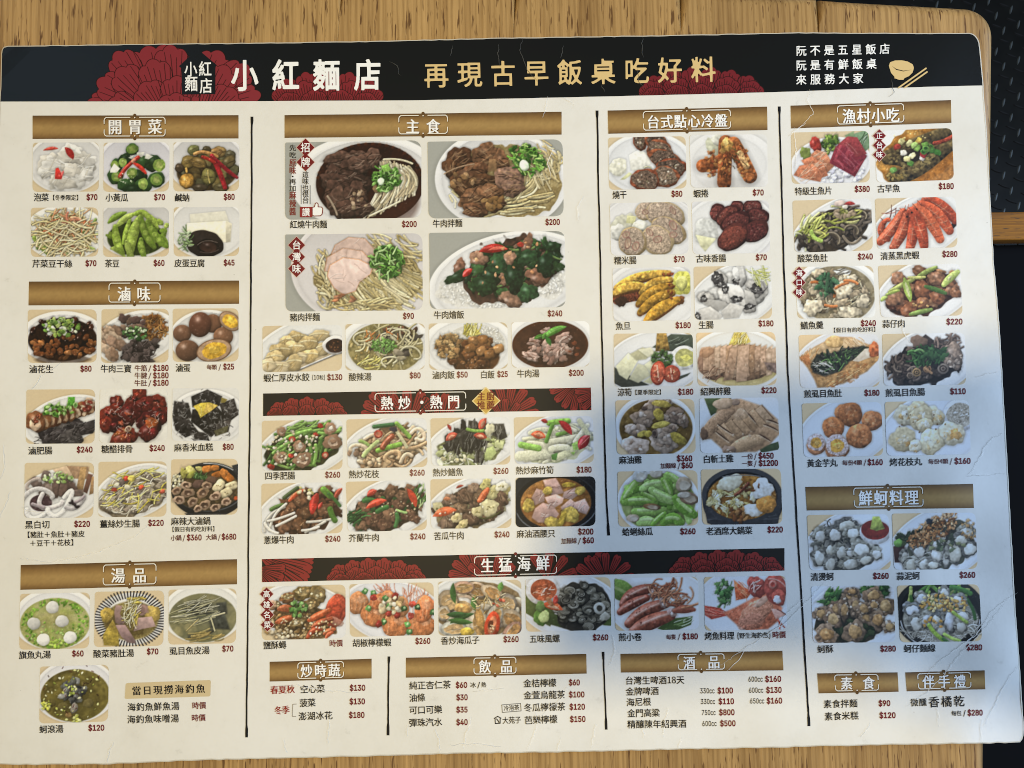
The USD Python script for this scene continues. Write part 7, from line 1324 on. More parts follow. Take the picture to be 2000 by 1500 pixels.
@pic('tigerprawn', bg='d8c096')
def _(p):
    p.plate(54, 56, 66, 38, 24, c='e6e4de', rim=.95)
    p.poly([(84, 66), (98, 46), (99, 56), (88, 74)], '2a2420'); p.b(10, 62, 5, 3, 0, '3a2420')
    R = ['c0502c', 'b84626', 'c85c34']
    p.sts(26, 48, 30, 34, 12, 8, 22, .6, ['9a4a34', 'b86a50', '5a2a20'], ang=40, da=50, dk=0)
    P = [([(62, 6), (80, 8), (98, 46)], 15), ([(56, 14), (76, 24), (90, 66)], 15), ([(50, 20), (66, 36), (78, 82)], 15), ([(44, 26), (56, 50), (58, 94)], 15), ([(48, 32), (48, 60), (40, 100)], 14), ([(38, 34), (36, 62), (20, 96)], 14), ([(34, 28), (24, 56), (4, 84)], 14), ([(10, 46), (0, 66), (14, 80)], 9)]
    for q, w in [P[7], P[6], P[5], P[4], P[0], P[1], P[2], P[3]]:
        p.st(q, w, R, tap=-.55 if False else .3, sh=.5, sp=.18, dk=.55, tx=.1); C = p.curve(q) / [p.kx, p.ky]
        for k in (6, 8, 10, 12):
            if k < len(C): dx, dy = C[k] - C[k - 1]; L = math.hypot(dx, dy) + 1e-6; nx, ny = -dy / L * w * .34, dx / L * w * .34; p.st([(C[k][0] - nx, C[k][1] - ny * 1.0), (C[k][0] + dx * .4, C[k][1] + dy * .4), (C[k][0] + nx, C[k][1] + ny)], .9, ['e0946c', '8e3018'], dk=0, al=.7)
        p.st([(C[3][0] - .6, C[3][1]), (C[7][0] - 1, C[7][1]), (C[11][0], C[11][1])], 1, 'e4a888', dk=0, al=.5); p.b(C[0][0] + .5, C[0][1] + 3, 1.3, 1.2, 0, '1c1210', dk=0); p.st([(C[0][0], C[0][1]), (C[0][0] - 2, C[0][1] - 5), (C[0][0] - 4, C[0][1] - 8)], 1, 'a84428', dk=0)
    p.st([(10, 46), (14, 40), (16, 42)], 5, 'b84c2c')
@pic('eelsoup')
def _(p):
    p.plate(52, 54, 58, 46, c='e6e4dc', rim=.87); p.f(52, 54, 48, 37, ['8a7c5c', '9c8c6a', '766848', 'aca080'], lev=3)
    M = ['a08c6c', 'b4a080', '8c785a', 'c4b494', '78664c']
    p.bs(60, 48, 56, 40, 40, 4, 8, .6, M, irr=.35, sh=.4, tx=.2, dk=.45); p.sts(40, 52, 60, 40, 38, 8, 20, 1.8, ['c8b890', 'b4a47c', 'd8cca8', '8e7e5c'], cv=.4, dk=.35)
    p.poly([(48, 8), (60, 4), (72, 10), (68, 16), (54, 16)], 'dcdcda', dk=.1); p.sts(14, 58, 12, 12, 6, 6, 12, 1, ['5a5244', '8e8676'], ang=10, da=20, dk=0)
    for x, y, a, b, an in ((70, 52, 11, 5, -5), (60, 44, 16, 10, 20), (88, 52, 4, 9, 10), (84, 68, 9, 8, 0), (72, 24, 7, 5, 0), (22, 46, 6, 6, 0), (56, 70, 10, 4, 20), (20, 78, 12, 11, 0), (66, 88, 14, 8, 0), (30, 14, 10, 6, 0)): p.b(x, y, a, b, an, ['c0ac8a', 'ac9878', 'd0c0a0'], irr=.22, tx=.25, sh=.4, dk=.5, sp=.1)
    for q in ([(50, 42), (58, 34), (66, 32)], [(62, 28), (72, 26), (78, 34)], [(36, 74), (44, 78), (50, 76)], [(46, 46), (50, 52), (48, 58)], [(20, 30), (26, 28), (30, 32)]): p.st(q, 3.6, ['c8763c', 'b8662c'], dk=.35)
    p.bs(40, 38, 36, 12, 22, 2.4, 4.4, .6, ['34583a', '44704a', '26442a', '5a8858'], irr=.35, dk=.5); p.st([(42, 14), (40, 30), (38, 46)], 4, '3c6040'); p.leaf(28, 40, 12, 6, 30, '406a44'); p.leaf(50, 30, 12, 6, -30, '4a7650')
@pic('garlicmeat')
def _(p):
    p.plate(56, 52, 66, 38, 22, c='e6e3de', rim=.94); p.f(52, 56, 42, 25, ['4a2c1a', '3a2012', '5e3a22'], a=20, irr=.12)
    B = ['6e4228', '7e5034', '5a341e', '8e6040', '4a2a1a', 'a0704a']
    p.bs(50, 52, 54, 44, 34, 4.5, 8, .65, B, irr=.22, rot=20, tx=.2, sp=.15, dk=.55)
    for x, y, a, b in ((52, 50, 10, 13), (70, 28, 12, 8), (28, 78, 11, 8), (70, 64, 10, 8), (18, 62, 12, 10), (24, 26, 9, 9), (50, 12, 10, 6), (88, 48, 10, 7), (84, 36, 8, 6), (36, 84, 12, 9), (52, 74, 8, 8), (92, 56, 7, 6)): p.b(x, y, a, b, p.r.uniform(-30, 50), ['8a5a3a', '7a4a2e', '96684a'], irr=.14, tx=.25, sp=.25, dk=.5)
    for q, w, c in (([(12, 50), (30, 36), (42, 28)], 6, 'a8b058'), ([(8, 56), (16, 50), (24, 48)], 4, '98a848'), ([(48, 22), (58, 14), (70, 6)], 6, '9aac50'), ([(78, 40), (86, 26), (96, 16)], 9, 'a4b458'), ([(56, 42), (68, 48), (80, 56)], 6, '547c38'), ([(36, 94), (48, 90), (62, 86)], 6, '86a048'), ([(2, 66), (4, 62), (8, 60)], 5, '98a850'), ([(36, 24), (48, 26), (56, 24)], 4, 'b0b060')): p.st(q, w, c, sp=.1, tap=.4)
    p.st([(31, 26), (34, 46), (37, 68)], 9, '8ea444', tap=.7); p.st([(32, 34), (34, 46), (36, 60)], 3.4, 'd0d494', tap=.6, dk=0); p.leaf(86, 28, 8, 3, 50, 'd8d89c'); p.bs(8, 50, 78, 12, 8, 1.4, 2.2, .7, ['d8b070', 'c89858'])
@pic('milkbelly')
def _(p):
    p.plate(54, 54, 66, 42, 16, c='e4e2e0', rim=.95)
    p.poly([(0, 42), (20, 22), (44, 5), (66, 6), (86, 20), (98, 22), (100, 44), (84, 70), (54, 92), (22, 101), (18, 84), (10, 62)], 'b08654', sh=.3, tx=.15, soft=3)
    p.poly([(2, 40), (22, 22), (44, 7), (66, 8), (86, 22), (60, 32), (30, 40), (18, 52)], 'd0b488', sh=.2, tx=.15, dk=.2); p.b(44, 14, 11, 8, 0, 'c8a870', irr=.05, dk=.1, tx=.15); p.sts(20, 70, 16, 14, 8, 6, 12, .8, ['b4946a', 'e4d4b4'], ang=-50, da=15, dk=0); p.sts(14, 14, 42, 12, 12, 6, 12, .8, ['a87440', 'c89a60'], ang=70, da=20, dk=0); p.poly([(0, 42), (12, 34), (14, 56), (8, 56)], 'b87a48', dk=.1)
    p.poly([(14, 54), (22, 36), (36, 38), (54, 28), (80, 22), (88, 26), (80, 40), (62, 52), (50, 70), (30, 78), (16, 70)], '2c302a', sh=.1, tx=.5, soft=3); p.bs(34, 42, 48, 28, 18, 2.5, 5, .5, ['1c201c', '343c34', '283028', '3e4640'], irr=.3, rot=22, sp=.35); p.sts(26, 44, 50, 22, 16, 6, 14, 1.6, ['3f6438', '5c8a4a', '2c4a2a', '16241a'], cv=.5, dk=.4, rot=22); p.sts(12, 70, 36, 14, 8, 8, 14, 1.6, ['40583c', '2c402c'], ang=15, da=20); p.sts(26, 30, 60, 14, 12, 3, 8, .7, ['b8bcb8', '8a8e8a', 'dcdcdc'], ang=-20, da=20, dk=0)
    p.poly([(82, 28), (92, 26), (96, 40), (74, 52), (66, 50)], 'dccfb8', dk=.1); p.b(94, 30, 7, 10, -20, 'b06038', irr=.15, tx=.25)
    p.poly([(20, 78), (32, 80), (56, 66), (74, 52), (98, 42), (98, 50), (82, 70), (54, 90), (22, 100)], 'c0945c', sh=.2, tx=.2, dk=.2); p.sts(24, 56, 78, 30, 8, 8, 18, .9, ['d8b480', '9a6a38', 'b8844c'], ang=28, da=10, dk=0, rot=25); p.bs(20, 60, 80, 36, 12, 1.6, 3.4, .6, ['a86a34', '9a5c2c', 'cfa468'], dk=0, al=.6, rot=28)
@pic('milkgut')
def _(p):
    p.plate(56, 54, 66, 40, 22, c='e6e4e0', rim=.95); p.f(50, 58, 45, 25, ['2a2420', '1c1714', '3a322c'], a=14, irr=.15)
    D = ['3e322a', '4c3e34', '2e2520', '5e4e42', '6e5c4e']
    p.bs(44, 52, 56, 46, 34, 4, 8, .6, D, irr=.3, rot=14, tx=.22, dk=.5, sp=.12); p.poly([(40, 18), (52, 2), (62, 14), (58, 26)], '3a2e28', tx=.2); p.b(44, 16, 10, 8, 0, '7e6452', irr=.15)
    p.sts(46, 28, 66, 26, 22, 6, 14, 2.6, ['7a6656', '5e4c40', '8e7864', '463830'], cv=.9, dk=.55); p.sts(30, 78, 24, 18, 20, 6, 12, 2.4, ['6e5a4c', '54443a', '8a7262'], cv=.9, dk=.5); p.b(84, 44, 13, 15, 10, '8a7462', irr=.15, tx=.3, sp=.15)
    for x, y, r, c in ((40, 74, 5.5, 'b08a58'), (72, 68, 7, '8e7c6c'), (53, 68, 5, 'b8865a'), (32, 80, 4, '9a8068')): p.ring(x, y, r, r * .9, .35, 0, c, '3a2c22'); p.ring(x, y, r * .45, r * .4, .5, 0, c, '4a382c')
    p.st([(50, 66), (54, 72), (58, 76)], 3, 'b8885c'); p.bs(12, 84, 52, 12, 14, 1.6, 3, .6, ['a08c7a', 'b8a490'])
    p.sts(60, 50, 42, 20, 18, 6, 14, 2.4, ['3f6a34', '588a44', '2e5028', '74a05a', '264422'], cv=.5, dk=.45); p.bs(16, 62, 38, 14, 12, 3, 6, .5, ['2c4c28', '3c6034'], irr=.25)
@pic('taroball')
def _(p):
    p.plate(54, 54, 66, 42, 22, c='e4e6ea', rim=.95)
    B = dict(irr=.05, sh=.5, dk=.55, sp=.12, tx=.16, lev=1)
    for x, y, r in ((50, 18, 10), (60, 22, 15.5), (87, 34, 13), (38, 46, 14), (70, 62, 16)): p.b(x, y, r, r * .97, 0, ['a86638', '9c5a30', 'b06e40'], **B); p.bs(18, x, y, r * .7, r * .9, 1, 2, .7, ['c08a58', '8a4a26', 'd09c6c'], dk=0, al=.5)
    for x, y, a in ((16, 74, 12), (42, 80, 15)): p.b(x, y + 3, a, a * 1.02, 0, 'b87a50', **B); p.b(x, y - 2, a * .97, a * .86, -8, 'c8b4b0', irr=.08, sh=.1, tx=.25, lev=0, dk=.1); p.b(x, y - 1, a * .6, a * .54, 0, 'd09a3c', irr=.08, sh=.1, tx=.15, dk=0); p.b(x + 1, y - 1, a * .3, a * .25, 0, 'dcae54', irr=.2, dk=0)
@pic('squidball')
def _(p):
    p.plate(54, 56, 68, 44, 20, c='e2e4ea', rim=.95)
    p.b(88, 28, 20, 19, 0, 'dfe0e6', irr=.01, sh=.25, dk=.3); p.b(88, 27, 16, 14.5, 0, 'a8a296', irr=.03, sh=-.1, tx=.2, lev=0, dk=0); p.bs(40, 88, 26, 12, 14, .9, 1.8, .7, ['c4beb2', '8e887c', 'd8d4ca'], dk=.1)
    for x, y, a, b in ((22, 26, 12, 12), (58, 28, 11, 12), (40, 18, 14, 12), (42, 32, 15, 14), (46, 44, 9, 9), (20, 70, 15, 16), (54, 74, 16, 15), (78, 60, 14, 15), (34, 82, 7, 8)):
        p.b(x, y, a, b, p.r.uniform(0, 90), ['d8caa4', 'd0c098', 'e0d4b4'], irr=.14, sh=.38, tx=.14, dk=.5, lev=1); p.bs(8, x, y + 3, a * .7, b * .8, 1.6, 4.2, .7, ['c49a58', 'b8863e', 'e4dcc4', 'd0ac6c'], irr=.35, dk=0, al=.6); p.bs(4, x, y - 4, a * .5, b * .4, 2, 4, .6, ['ece6d4', 'e4dcc8'], irr=.3, dk=0, al=.7)
    p.b(82, 62, 6, 7, 0, 'c88a34', irr=.3, dk=0, al=.7); p.bs(10, 40, 50, 34, 34, .7, 1.1, .8, ['5a3c18'], dk=0)
def _oy(p, x, y, a, b, an, light='d6d6ce', dark='5c5e5e'):
    p.b(x, y, a, b, an, [dark, '6e706e', '82847e'], irr=.2, sh=.3, tx=.35, dk=.6, lev=1); p.sts(7, x, y, a * .7, b * .9, a * .6, a * 1.1, .9, ['9a9c98', '2a2c2e', 'b4b4ac', '77786e'], ang=an, da=40, cv=.5, dk=0)
    p.b(x + a * .1, y + b * .25, a * .66, b * .68, an, [light, 'd8d8d2', 'c0c0b8', 'd0cfc2'], irr=.12, sh=.35, tx=.08, dk=.25, sp=.08)
@pic('oyster')
def _(p):
    p.plate(54, 54, 68, 42, 24, c='e4e8ee', rim=.96); p.f(44, 60, 40, 30, ['44484a', '5c605e', '343a3c', '74766e'], irr=.12, lev=1, a=5)
    p.bs(30, 42, 52, 40, 40, 4, 8, .6, ['6a6e6c', '50565a', '888a80', '3c4246'], irr=.35, dk=.5); p.sts(60, 42, 52, 40, 40, 4, 12, 1.1, ['a8aaa4', '2c3034', 'c0c2bc', '7e807a'], cv=.7, dk=0)
    for q in ((46, 18, 15, 9, 15), (14, 36, 10, 9, 30), (32, 34, 11, 10, 0), (54, 32, 11, 9, 10), (74, 54, 8, 7, -20), (12, 74, 9, 13, 20), (26, 62, 8, 10, 0), (40, 66, 10, 12, 0), (50, 66, 6, 9, 0), (64, 62, 15, 12, -30), (82, 70, 8, 8, 0), (25, 86, 8, 12, -10), (50, 86, 14, 9, 10), (68, 80, 10, 7, 20)): _oy(p, *q)
    p.b(82, 32, 19, 15, 0, 'e4e6ea', irr=.01, sh=.25); p.b(82, 28, 17, 12, 0, '6a1e18', irr=.02, sh=-.1, dk=0, tx=.1); p.b(83, 32, 12, 6, 0, '7e2a20', dk=0, al=.6); p.poly([(76, 26), (80, 4), (88, 4), (94, 26), (84, 30)], '8a9a44', sh=.25, tx=.2)
@pic('garlicoyster')
def _(p):
    p.plate(56, 54, 68, 42, 24, c='e4e8ee', rim=.96); p.f(56, 56, 40, 28, ['34382e', '484c40', '24281e'], a=18, irr=.1); p.poly([(0, 58), (14, 52), (12, 86), (1, 86)], '3a2420'); p.bs(20, 22, 44, 16, 14, 3, 6, .6, ['2c3a24', '40502e', '1e2818'], irr=.3); p.b(6, 52, 5, 5, 0, '5c8a40')
    for q in ((86, 34, 12, 10, 20), (56, 40, 9, 7, -30), (30, 66, 9, 10, 10), (12, 76, 6, 10, -10), (50, 72, 11, 12, 0), (20, 88, 11, 9, 10), (36, 88, 10, 9, 0), (62, 78, 6, 11, 0), (72, 66, 11, 16, 0), (90, 62, 11, 10, -10), (46, 90, 9, 6, 0), (52, 54, 9, 7, 0), (80, 46, 10, 8, 0)): _oy(p, *q)
    p.bs(20, 60, 54, 30, 14, 2, 4, .6, ['5a6a50', '78805c', '3c4838'], irr=.3)
    p.bs(190, 52, 26, 30, 19, 1.2, 2.6, .6, ['a87444', 'b88654', '8a5a30', 'c89c6c', '6e4424', 'd0ac80'], irr=.4, dk=.4, rot=28); p.bs(80, 32, 46, 15, 14, 1.2, 2.4, .6, ['a87444', 'b48250', '7e5028', 'c89c6c'], irr=.4, dk=.4, rot=20); p.bs(30, 90, 32, 9, 20, 1.2, 2.2, .6, ['b08a58', '8a6838', 'c8a878'], irr=.4); p.b(44, 14, 4, 3, 0, '2c3440')
@pic('oystercrisp', bg='e4e6ea')
def _(p):
    p.plate(54, 54, 70, 46, 20, c='e6e8ec', rim=.96); p.f(44, 64, 40, 26, ['26281e', '363428', '1a1c16'], irr=.15)
    p.bs(46, 28, 24, 16, 16, 3, 6, .45, ['3c6a34', '56883f', '284a26', '70a050'], irr=.3, dk=.5, ang=40, da=50); p.bs(40, 76, 10, 18, 10, 3, 6, .45, ['3c6a34', '56883f', '284a26'], irr=.3, dk=.5); p.bs(20, 48, 78, 28, 16, 4, 8, .5, ['1e2c1c', '2a3a24', '38462c'], irr=.25); p.leaf(97, 34, 14, 6, 40, '4a7a3c')
    for x, y, a, b, an in ((48, 18, 12, 9, -10), (74, 18, 13, 10, 20), (30, 40, 10, 12, 0), (88, 36, 13, 11, -40), (54, 38, 9, 14, 30), (10, 48, 9, 9, 0), (24, 58, 10, 12, 20), (38, 42, 7, 12, 0), (66, 54, 12, 9, -30), (78, 60, 10, 12, 20), (92, 72, 9, 7, 30), (16, 84, 14, 12, 10), (50, 80, 13, 14, 0), (62, 40, 10, 8, -30), (74, 34, 7, 7, 0), (48, 10, 8, 5, 0)):
        p.b(x, y, a, b, an, ['7a6450', '6a5646', '8a7460'], irr=.22, sh=.4, tx=.25, dk=.6, lev=1); p.bs(12, x, y, a * .8, b * 1.05, 1.4, 2.8, .8, ['c0ac96', 'a08a74', 'd4c4b0', '5c4a3c'], dk=.35, irr=.2); p.b(x + 1, y, a * .6, b * .6, an, ['b08c5c', 'b89868', 'a47e50'], irr=.12, sh=.4, tx=.2, dk=.3, sp=.1)
@pic('oysternoodle', bg='d8c096')
def _(p):
    p.b(50, 50, 56, 45, 0, '1c1e1e', irr=0, sh=.15, tx=.02, dk=.2); p.st([(2, 62), (28, 106), (72, 106), (98, 62)], 1.2, 'c0c4c8', dk=0); p.b(50, 46, 48, 37, 0, '121415', irr=0, sh=-.1, tx=.02, dk=0)
    p.f(50, 58, 46, 30, ['9a9a92', 'b4b4ac', '7c7e78', 'c8c8c0'], lev=2, irr=.06); p.sts(60, 30, 78, 24, 16, 10, 22, 1.2, ['dcdcd2', 'a8a8a0', 'c8c8c0', '8a8a84'], cv=.6, dk=.3); p.sts(44, 76, 74, 20, 20, 10, 20, 1.2, ['dcdcd2', 'a0a098', 'c8c8c0'], cv=.6, dk=.3)
    p.sts(26, 48, 22, 36, 18, 12, 26, 4, ['5a8a3a', '86b04c', '3c6a2c', 'b0c468'], cv=.2, dk=.5); p.st([(66, 4), (78, 8), (88, 16)], 6, '3c7030'); p.st([(84, 26), (92, 44), (92, 60)], 4, '2e5a2a')
    for q in ((56, 14, 8, 9, 0), (28, 22, 10, 8, 0), (72, 28, 13, 9, -20), (16, 42, 11, 10, 0), (50, 36, 11, 8, 20), (20, 64, 11, 11, 0), (34, 60, 10, 11, 0), (44, 62, 8, 12, -10), (60, 60, 9, 16, 0), (76, 54, 11, 9, -20), (74, 72, 8, 9, 0), (50, 78, 7, 9, 0)): _oy(p, *q, light='cfd2d6', dark='6a7076')
    p.bs(70, 48, 32, 22, 16, 1.4, 2.8, .7, ['c8a050', 'd8b868', 'b0843c', 'e4d094'], dk=.4, irr=.25); p.bs(30, 70, 36, 14, 16, 1.4, 2.6, .7, ['c8a050', 'd8b868', 'a8783a'], dk=.4); p.bs(14, 42, 68, 12, 12, 1.4, 2.4, .7, ['c89a48', 'b8843c'])
    p.st([(36, 70), (42, 86), (54, 98)], 5, '8ab044', sp=.1); p.st([(54, 86), (62, 94), (72, 98)], 4, '9cbc58'); p.st([(66, 48), (74, 58), (82, 66)], 4, '98b850'); p.st([(52, 94), (56, 98), (58, 100)], 4, '3c6a34')
# ---------------------------------------------------------------- menu entries: photo, dish name, price
TXT, RED, SMALL = pmat('26231f', 0.4), pmat('6c1a1d', 0.4), pmat('5b241f', 0.4)
def rounded_quad(q, r=(7, 15, 14, 11)):
    q = np.array(q, float); out = []
    for i in range(4):
        p, a, b = q[i], q[i - 1], q[(i + 1) % 4]; d1 = (a - p) / np.linalg.norm(a - p); d2 = (b - p) / np.linalg.norm(b - p)
        if r[i] < 1: out.append(tuple(p)); continue
        out += bez(p + d1 * r[i], p, p + d2 * r[i], 6)
    return Polygon(out)
SP = 1.2                                          # spacing of the print's colour grid, in photo pixels
def dish(pic, q6, what, texts, corner=(6, 13, 13, 11)):
    x0, y0, x1, y1, x2, y2 = q6
    q = np.array([(x0, y0), (x1, y1), (x2, y2), (x0 + x2 - x1, y0 + y2 - y1)], float)
    w = np.linalg.norm(q[1] - q[0]); h = np.linalg.norm(q[2] - q[1])
    nu, nv = int(w / SP) + 1, int(h / SP) + 1
    P, F = quad_grid(q, nu, nv)
    img = PIC[pic](nu, nv) if pic in PIC else np.tile(np.array([.82, .74, .57]), (nv, nu, 1))
    col = ink_arr(img).reshape(-1, 3)
    if pic in WARM: l_ = np.clip(1.25 - 1.5 * col.mean(1, keepdims=True), 0, 1); col = np.clip(col * (1 + (np.array([1.42, 1.22, 1.0]) - 1) * l_), .004, .9)
    # trim the rounded corners: move the grid points outside onto the outline
    rq = rounded_quad(q, corner)
    inside = shapely.contains_xy(rq.buffer(0.25), P[:, 0], P[:, 1])
    keep = inside[F].any(1)
    F = F[keep]
    pts = shapely.points(P[~inside]); ex = rq.exterior
    pr = shapely.line_interpolate_point(ex, shapely.line_locate_point(ex, pts)); P = P.copy()
    if len(pts): P[~inside] = np.c_[shapely.get_x(pr), shapely.get_y(pr)]
    ids, inv = np.unique(F, return_inverse=True); F = inv.reshape(F.shape)
    P3 = on_card(P[ids, 0], P[ids, 1], L1)
    ph = obj('dish_photo', (P3, up(P3, F)), photo_m, menu, col=col[ids], label='printed photo of ' + what)
    for t in texts: entry_text(t, ph)
    return ph
def ink_arr(img): return np.clip(lin(np.clip(img, 0, 1)) / lin('e8e3d6') * 0.81, 0.004, 0.90)
def entry_text(t, parent):
    s, a, y, b, y2 = t[:5]
    kind = t[5] if len(t) > 5 else ('price' if s[0] == '$' else 'cap')
    if kind == 'price':
        text('price', s, a, y, b, y2, 11.5 if len(t) < 7 else t[6], RED, parent, 'price')
    elif kind == 'cap': text('dish_name', s, a, y, b, y2, 16.5 if len(t) < 7 else t[6], TXT, parent, 'cap')
    elif kind == 'note': text('note', s, a, y, b, y2, 11.5 if len(t) < 7 else t[6], TXT, parent, 'thin')
    elif kind == 'red': text('note', s, a, y, b, y2, 13 if len(t) < 7 else t[6], SMALL, parent, 'cap')
    elif kind == 'redcap': text('price', s, a, y, b, y2, 14.5 if len(t) < 7 else t[6], RED, parent, 'cap')
def diamonds(s, pts, size, parent=None):
    for i, (ch, (x, y)) in enumerate(zip(s, pts)):
        d = Polygon([(x, y - size), (x + size, y), (x, y + size), (x - size, y)])
        o = printed('red_diamond', d, pmat('72191a'), menu, L3); printed('diamond_rim', d.buffer(0.9, join_style=2).difference(d), pmat('d9b9a0'), o, L2 + 0.00003)
        text('lettering', ch, x - size * .54, y, x + size * .54, y - .3, size * 1.12, TITLE, o, 'bold', L4)
WARM = 'oyster oysternoodle snails loofah whitechicken sesamechicken whitechicken banquetpot taroball squidball oystercrisp squid redfish drunkchicken milkbelly garlicoyster'.split()
D_ = dish
C = lambda s, a, y, b, y2=None, k='cap', *r: (s, a, y, b, y if y2 is None else y2, k) + r
Pp_ = lambda s, a, y, b, y2=None: (s, a, y, b, y - .4 if y2 is None else y2, 'price')
D_('paocai', (65, 279, 194, 278, 193, 374), 'pale pickled cabbage with red chilli', [C('泡菜', 66, 385.5, 96), C('【冬季限定】', 97, 386, 160, None, 'note'), Pp_('$70', 169, 385.5, 191)])
D_('cucumber', (203, 279, 331, 278, 330, 374), 'cucumber chunks with red chilli', [C('小黃瓜', 206, 386, 251), Pp_('$70', 301, 385.5, 323)])
D_('clams', (339, 278, 467, 277, 467, 373), 'salted clams with red chilli', [C('鹹蚋', 341, 386, 371), Pp_('$80', 437, 385, 459)])
D_('tofustrips', (61, 406, 192, 405, 192, 501), 'shredded dried tofu with celery', [C('芹菜豆干絲', 63, 515, 142), Pp_('$70', 167, 514.5, 189)])
D_('edamame', (202, 406, 330, 405, 330, 501), 'green soybeans in their pods', [C('茶豆', 205, 514.5, 234), Pp_('$60', 300, 514, 322)])
D_('centuryegg', (340, 405, 467, 404, 467, 500), 'white tofu with a dark preserved egg', [C('皮蛋豆腐', 340.5, 514, 400.5), Pp_('$45', 437, 513.5, 459)])
D_('peanuts', (55, 605, 189, 604, 189, 708), 'brown braised peanuts under chopped scallion', [C('滷花生', 57, 721, 105), Pp_('$80', 157, 720.5, 179.5)])
D_('beeftrio', (199, 604, 330, 603, 329, 708), 'three kinds of braised beef on a plate', [C('牛肉三寶', 196.5, 720, 257.5)] + [z for i, a in enumerate(('牛筋', '牛腱', '牛肚')) for z in (C(a, 263 - .3 * i, 719 + 14.5 * i, 288, None, 'red'), C('/', 290, 719 + 14.5 * i, 296, None, 'red'), Pp_('$180', 299, 719 + 14.5 * i, 330))])
D_('eggs', (338, 603, 466, 602, 466, 706), 'brown braised eggs, two cut open', [C('滷蛋', 343, 718.5, 372.5), C('每顆', 404, 717, 424, None, 'red', 11), C('/', 427, 717, 432, None, 'red'), Pp_('$25', 436, 716.5, 458)])
D_('intestine', (52, 761, 186, 760, 185, 866), 'sliced braised intestine with scallion', [C('滷肥腸', 55, 880.5, 103, 879.5), Pp_('$240', 150, 878.5, 181.5, 878)])
D_('ribs', (196, 760, 328, 760, 326, 865), 'glazed sweet and sour ribs', [C('糖醋排骨', 198, 877.5, 260, 876.5), Pp_('$240', 292, 875.5, 322.5)])
D_('bloodcake', (337, 758, 467, 757, 466, 861), 'black rice cakes with pickled ginger', [C('麻香米血糕', 340, 874.5, 417, 873), Pp_('$80', 435, 873, 457)])
D_('blackwhite', (49, 904, 184, 903, 182, 1011), 'sliced offal, squid and dried tofu', [C('黑白切', 49, 1025, 98, 1024), Pp_('$220', 145, 1023.5, 176.5), C('【豬肚＋魚肚＋豬皮', 46, 1044.5, 166, 1042.5, 'note', 13.5), C('＋豆干＋花枝】', 58, 1061, 152, 1059, 'note', 13.5)])
D_('gingerstrips', (193, 902, 326, 901, 325, 1009), 'stir-fried offal with ginger strips', [C('薑絲炒生腸', 195, 1023.5, 274, 1022), Pp_('$220', 289.5, 1021.5, 320.5)])
D_('spicypot', (335, 897, 465, 896, 464, 1005), 'large black pot of spicy braised food', [C('麻辣大滷鍋', 334, 1018.5, 412, 1017), C('【假日有約吃好料】', 330, 1034, 426, 1032.5, 'note', 11), C('小鍋', 333.5, 1051, 355, 1050, 'red', 12), C('/', 357, 1050.5, 362, None, 'red'), Pp_('$360', 365, 1050, 394.5), C('大鍋', 402, 1049.5, 424, 1048.5, 'red', 12), C('/', 426, 1049, 431, None, 'red'), Pp_('$680', 433, 1048.5, 462)])
D_('ballsoup', (40, 1160, 176, 1157, 174, 1266), 'clear soup with white fish balls', [C('旗魚丸湯', 37, 1279.5, 100, 1278), Pp_('$60', 141, 1276.5, 164)])
D_('maw', (186, 1156, 321, 1153, 319, 1261), 'pickled cabbage and pork soup in a striped bowl', [C('酸菜豬肚湯', 182, 1277, 262.5, 1275), Pp_('$70', 287, 1272.5, 310)])
D_('skinsoup', (330, 1152, 462, 1149, 461, 1256), 'fish skin soup with ginger shreds', [C('虱目魚皮湯', 331, 1271.5, 410, 1269.5), Pp_('$70', 434, 1267, 456.5)])
D_('oystersoup', (79, 1302, 213, 1298, 211, 1409), 'oyster soup with scallion', [C('蚵滾湯', 77, 1424.5, 124.5, 1423), Pp_('$120', 172.5, 1421.5, 204.5)])
bx = printed('beige_box', rounded_quad([(246, 1334), (412, 1328), (411, 1360), (244, 1365)], (4, 4, 4, 4)), pmat('cfb888'), menu, L1)
text('lettering', '當日現撈海釣魚', 258, 1349, 401, 1344, 18.5, TXT, bx, 'ming', L2)
def line(items, what):
    """a printed line of the lists without photos: the name is the part, its price and notes belong to it"""
    s, a, y, b, y2 = items[0][:5]; st = items[0][5] if len(items[0]) > 5 else 'cap'; hh = items[0][6] if len(items[0]) > 6 else 17
    p = text('dish_name', s, a, y, b, y2, hh, TXT, menu, 'cap')
    for t in items[1:]: entry_text(t, p)
line([C('海釣魚鮮魚湯', 249, 1381, 351, 1378.5), C('時價', 375, 1378, 403, 1377, 'redcap')], '')
line([C('海釣魚味噌湯', 248.5, 1405, 350, 1402.5), C('時價', 374, 1402, 402, 1401, 'redcap')], '')
SQ = (5, 5, 15, 11)
D_('rednoodle', (557, 278.5, 823, 274, 823, 425), 'braised beef noodles in dark broth', [C('紅燒牛肉麵', 566, 438.5, 639.5, 438), Pp_('$200', 785, 438, 814.5)], (4, 20, 18, 14))
D_('drynoodle', (835, 277, 1099, 272, 1101, 422), 'tossed noodles with beef chunks', [C('牛肉拌麵', 845, 437, 903.5, 435.5), Pp_('$200', 1065, 434, 1094)], (4, 20, 18, 16))
D_('porknoodle', (557, 458, 825, 455.5, 826, 606), 'tossed noodles with sliced pork', [C('豬肉拌麵', 566, 620, 625.5, 619), Pp_('$90', 787, 617.5, 809)], (4, 20, 18, 14))
D_('beefrice', (838, 455, 1103, 451, 1105, 600), 'rice with beef and greens', [C('牛肉燴飯', 847, 615.5, 907, 614.5), Pp_('$240', 1069.5, 612.5, 1098.5)], (4, 18, 18, 14))
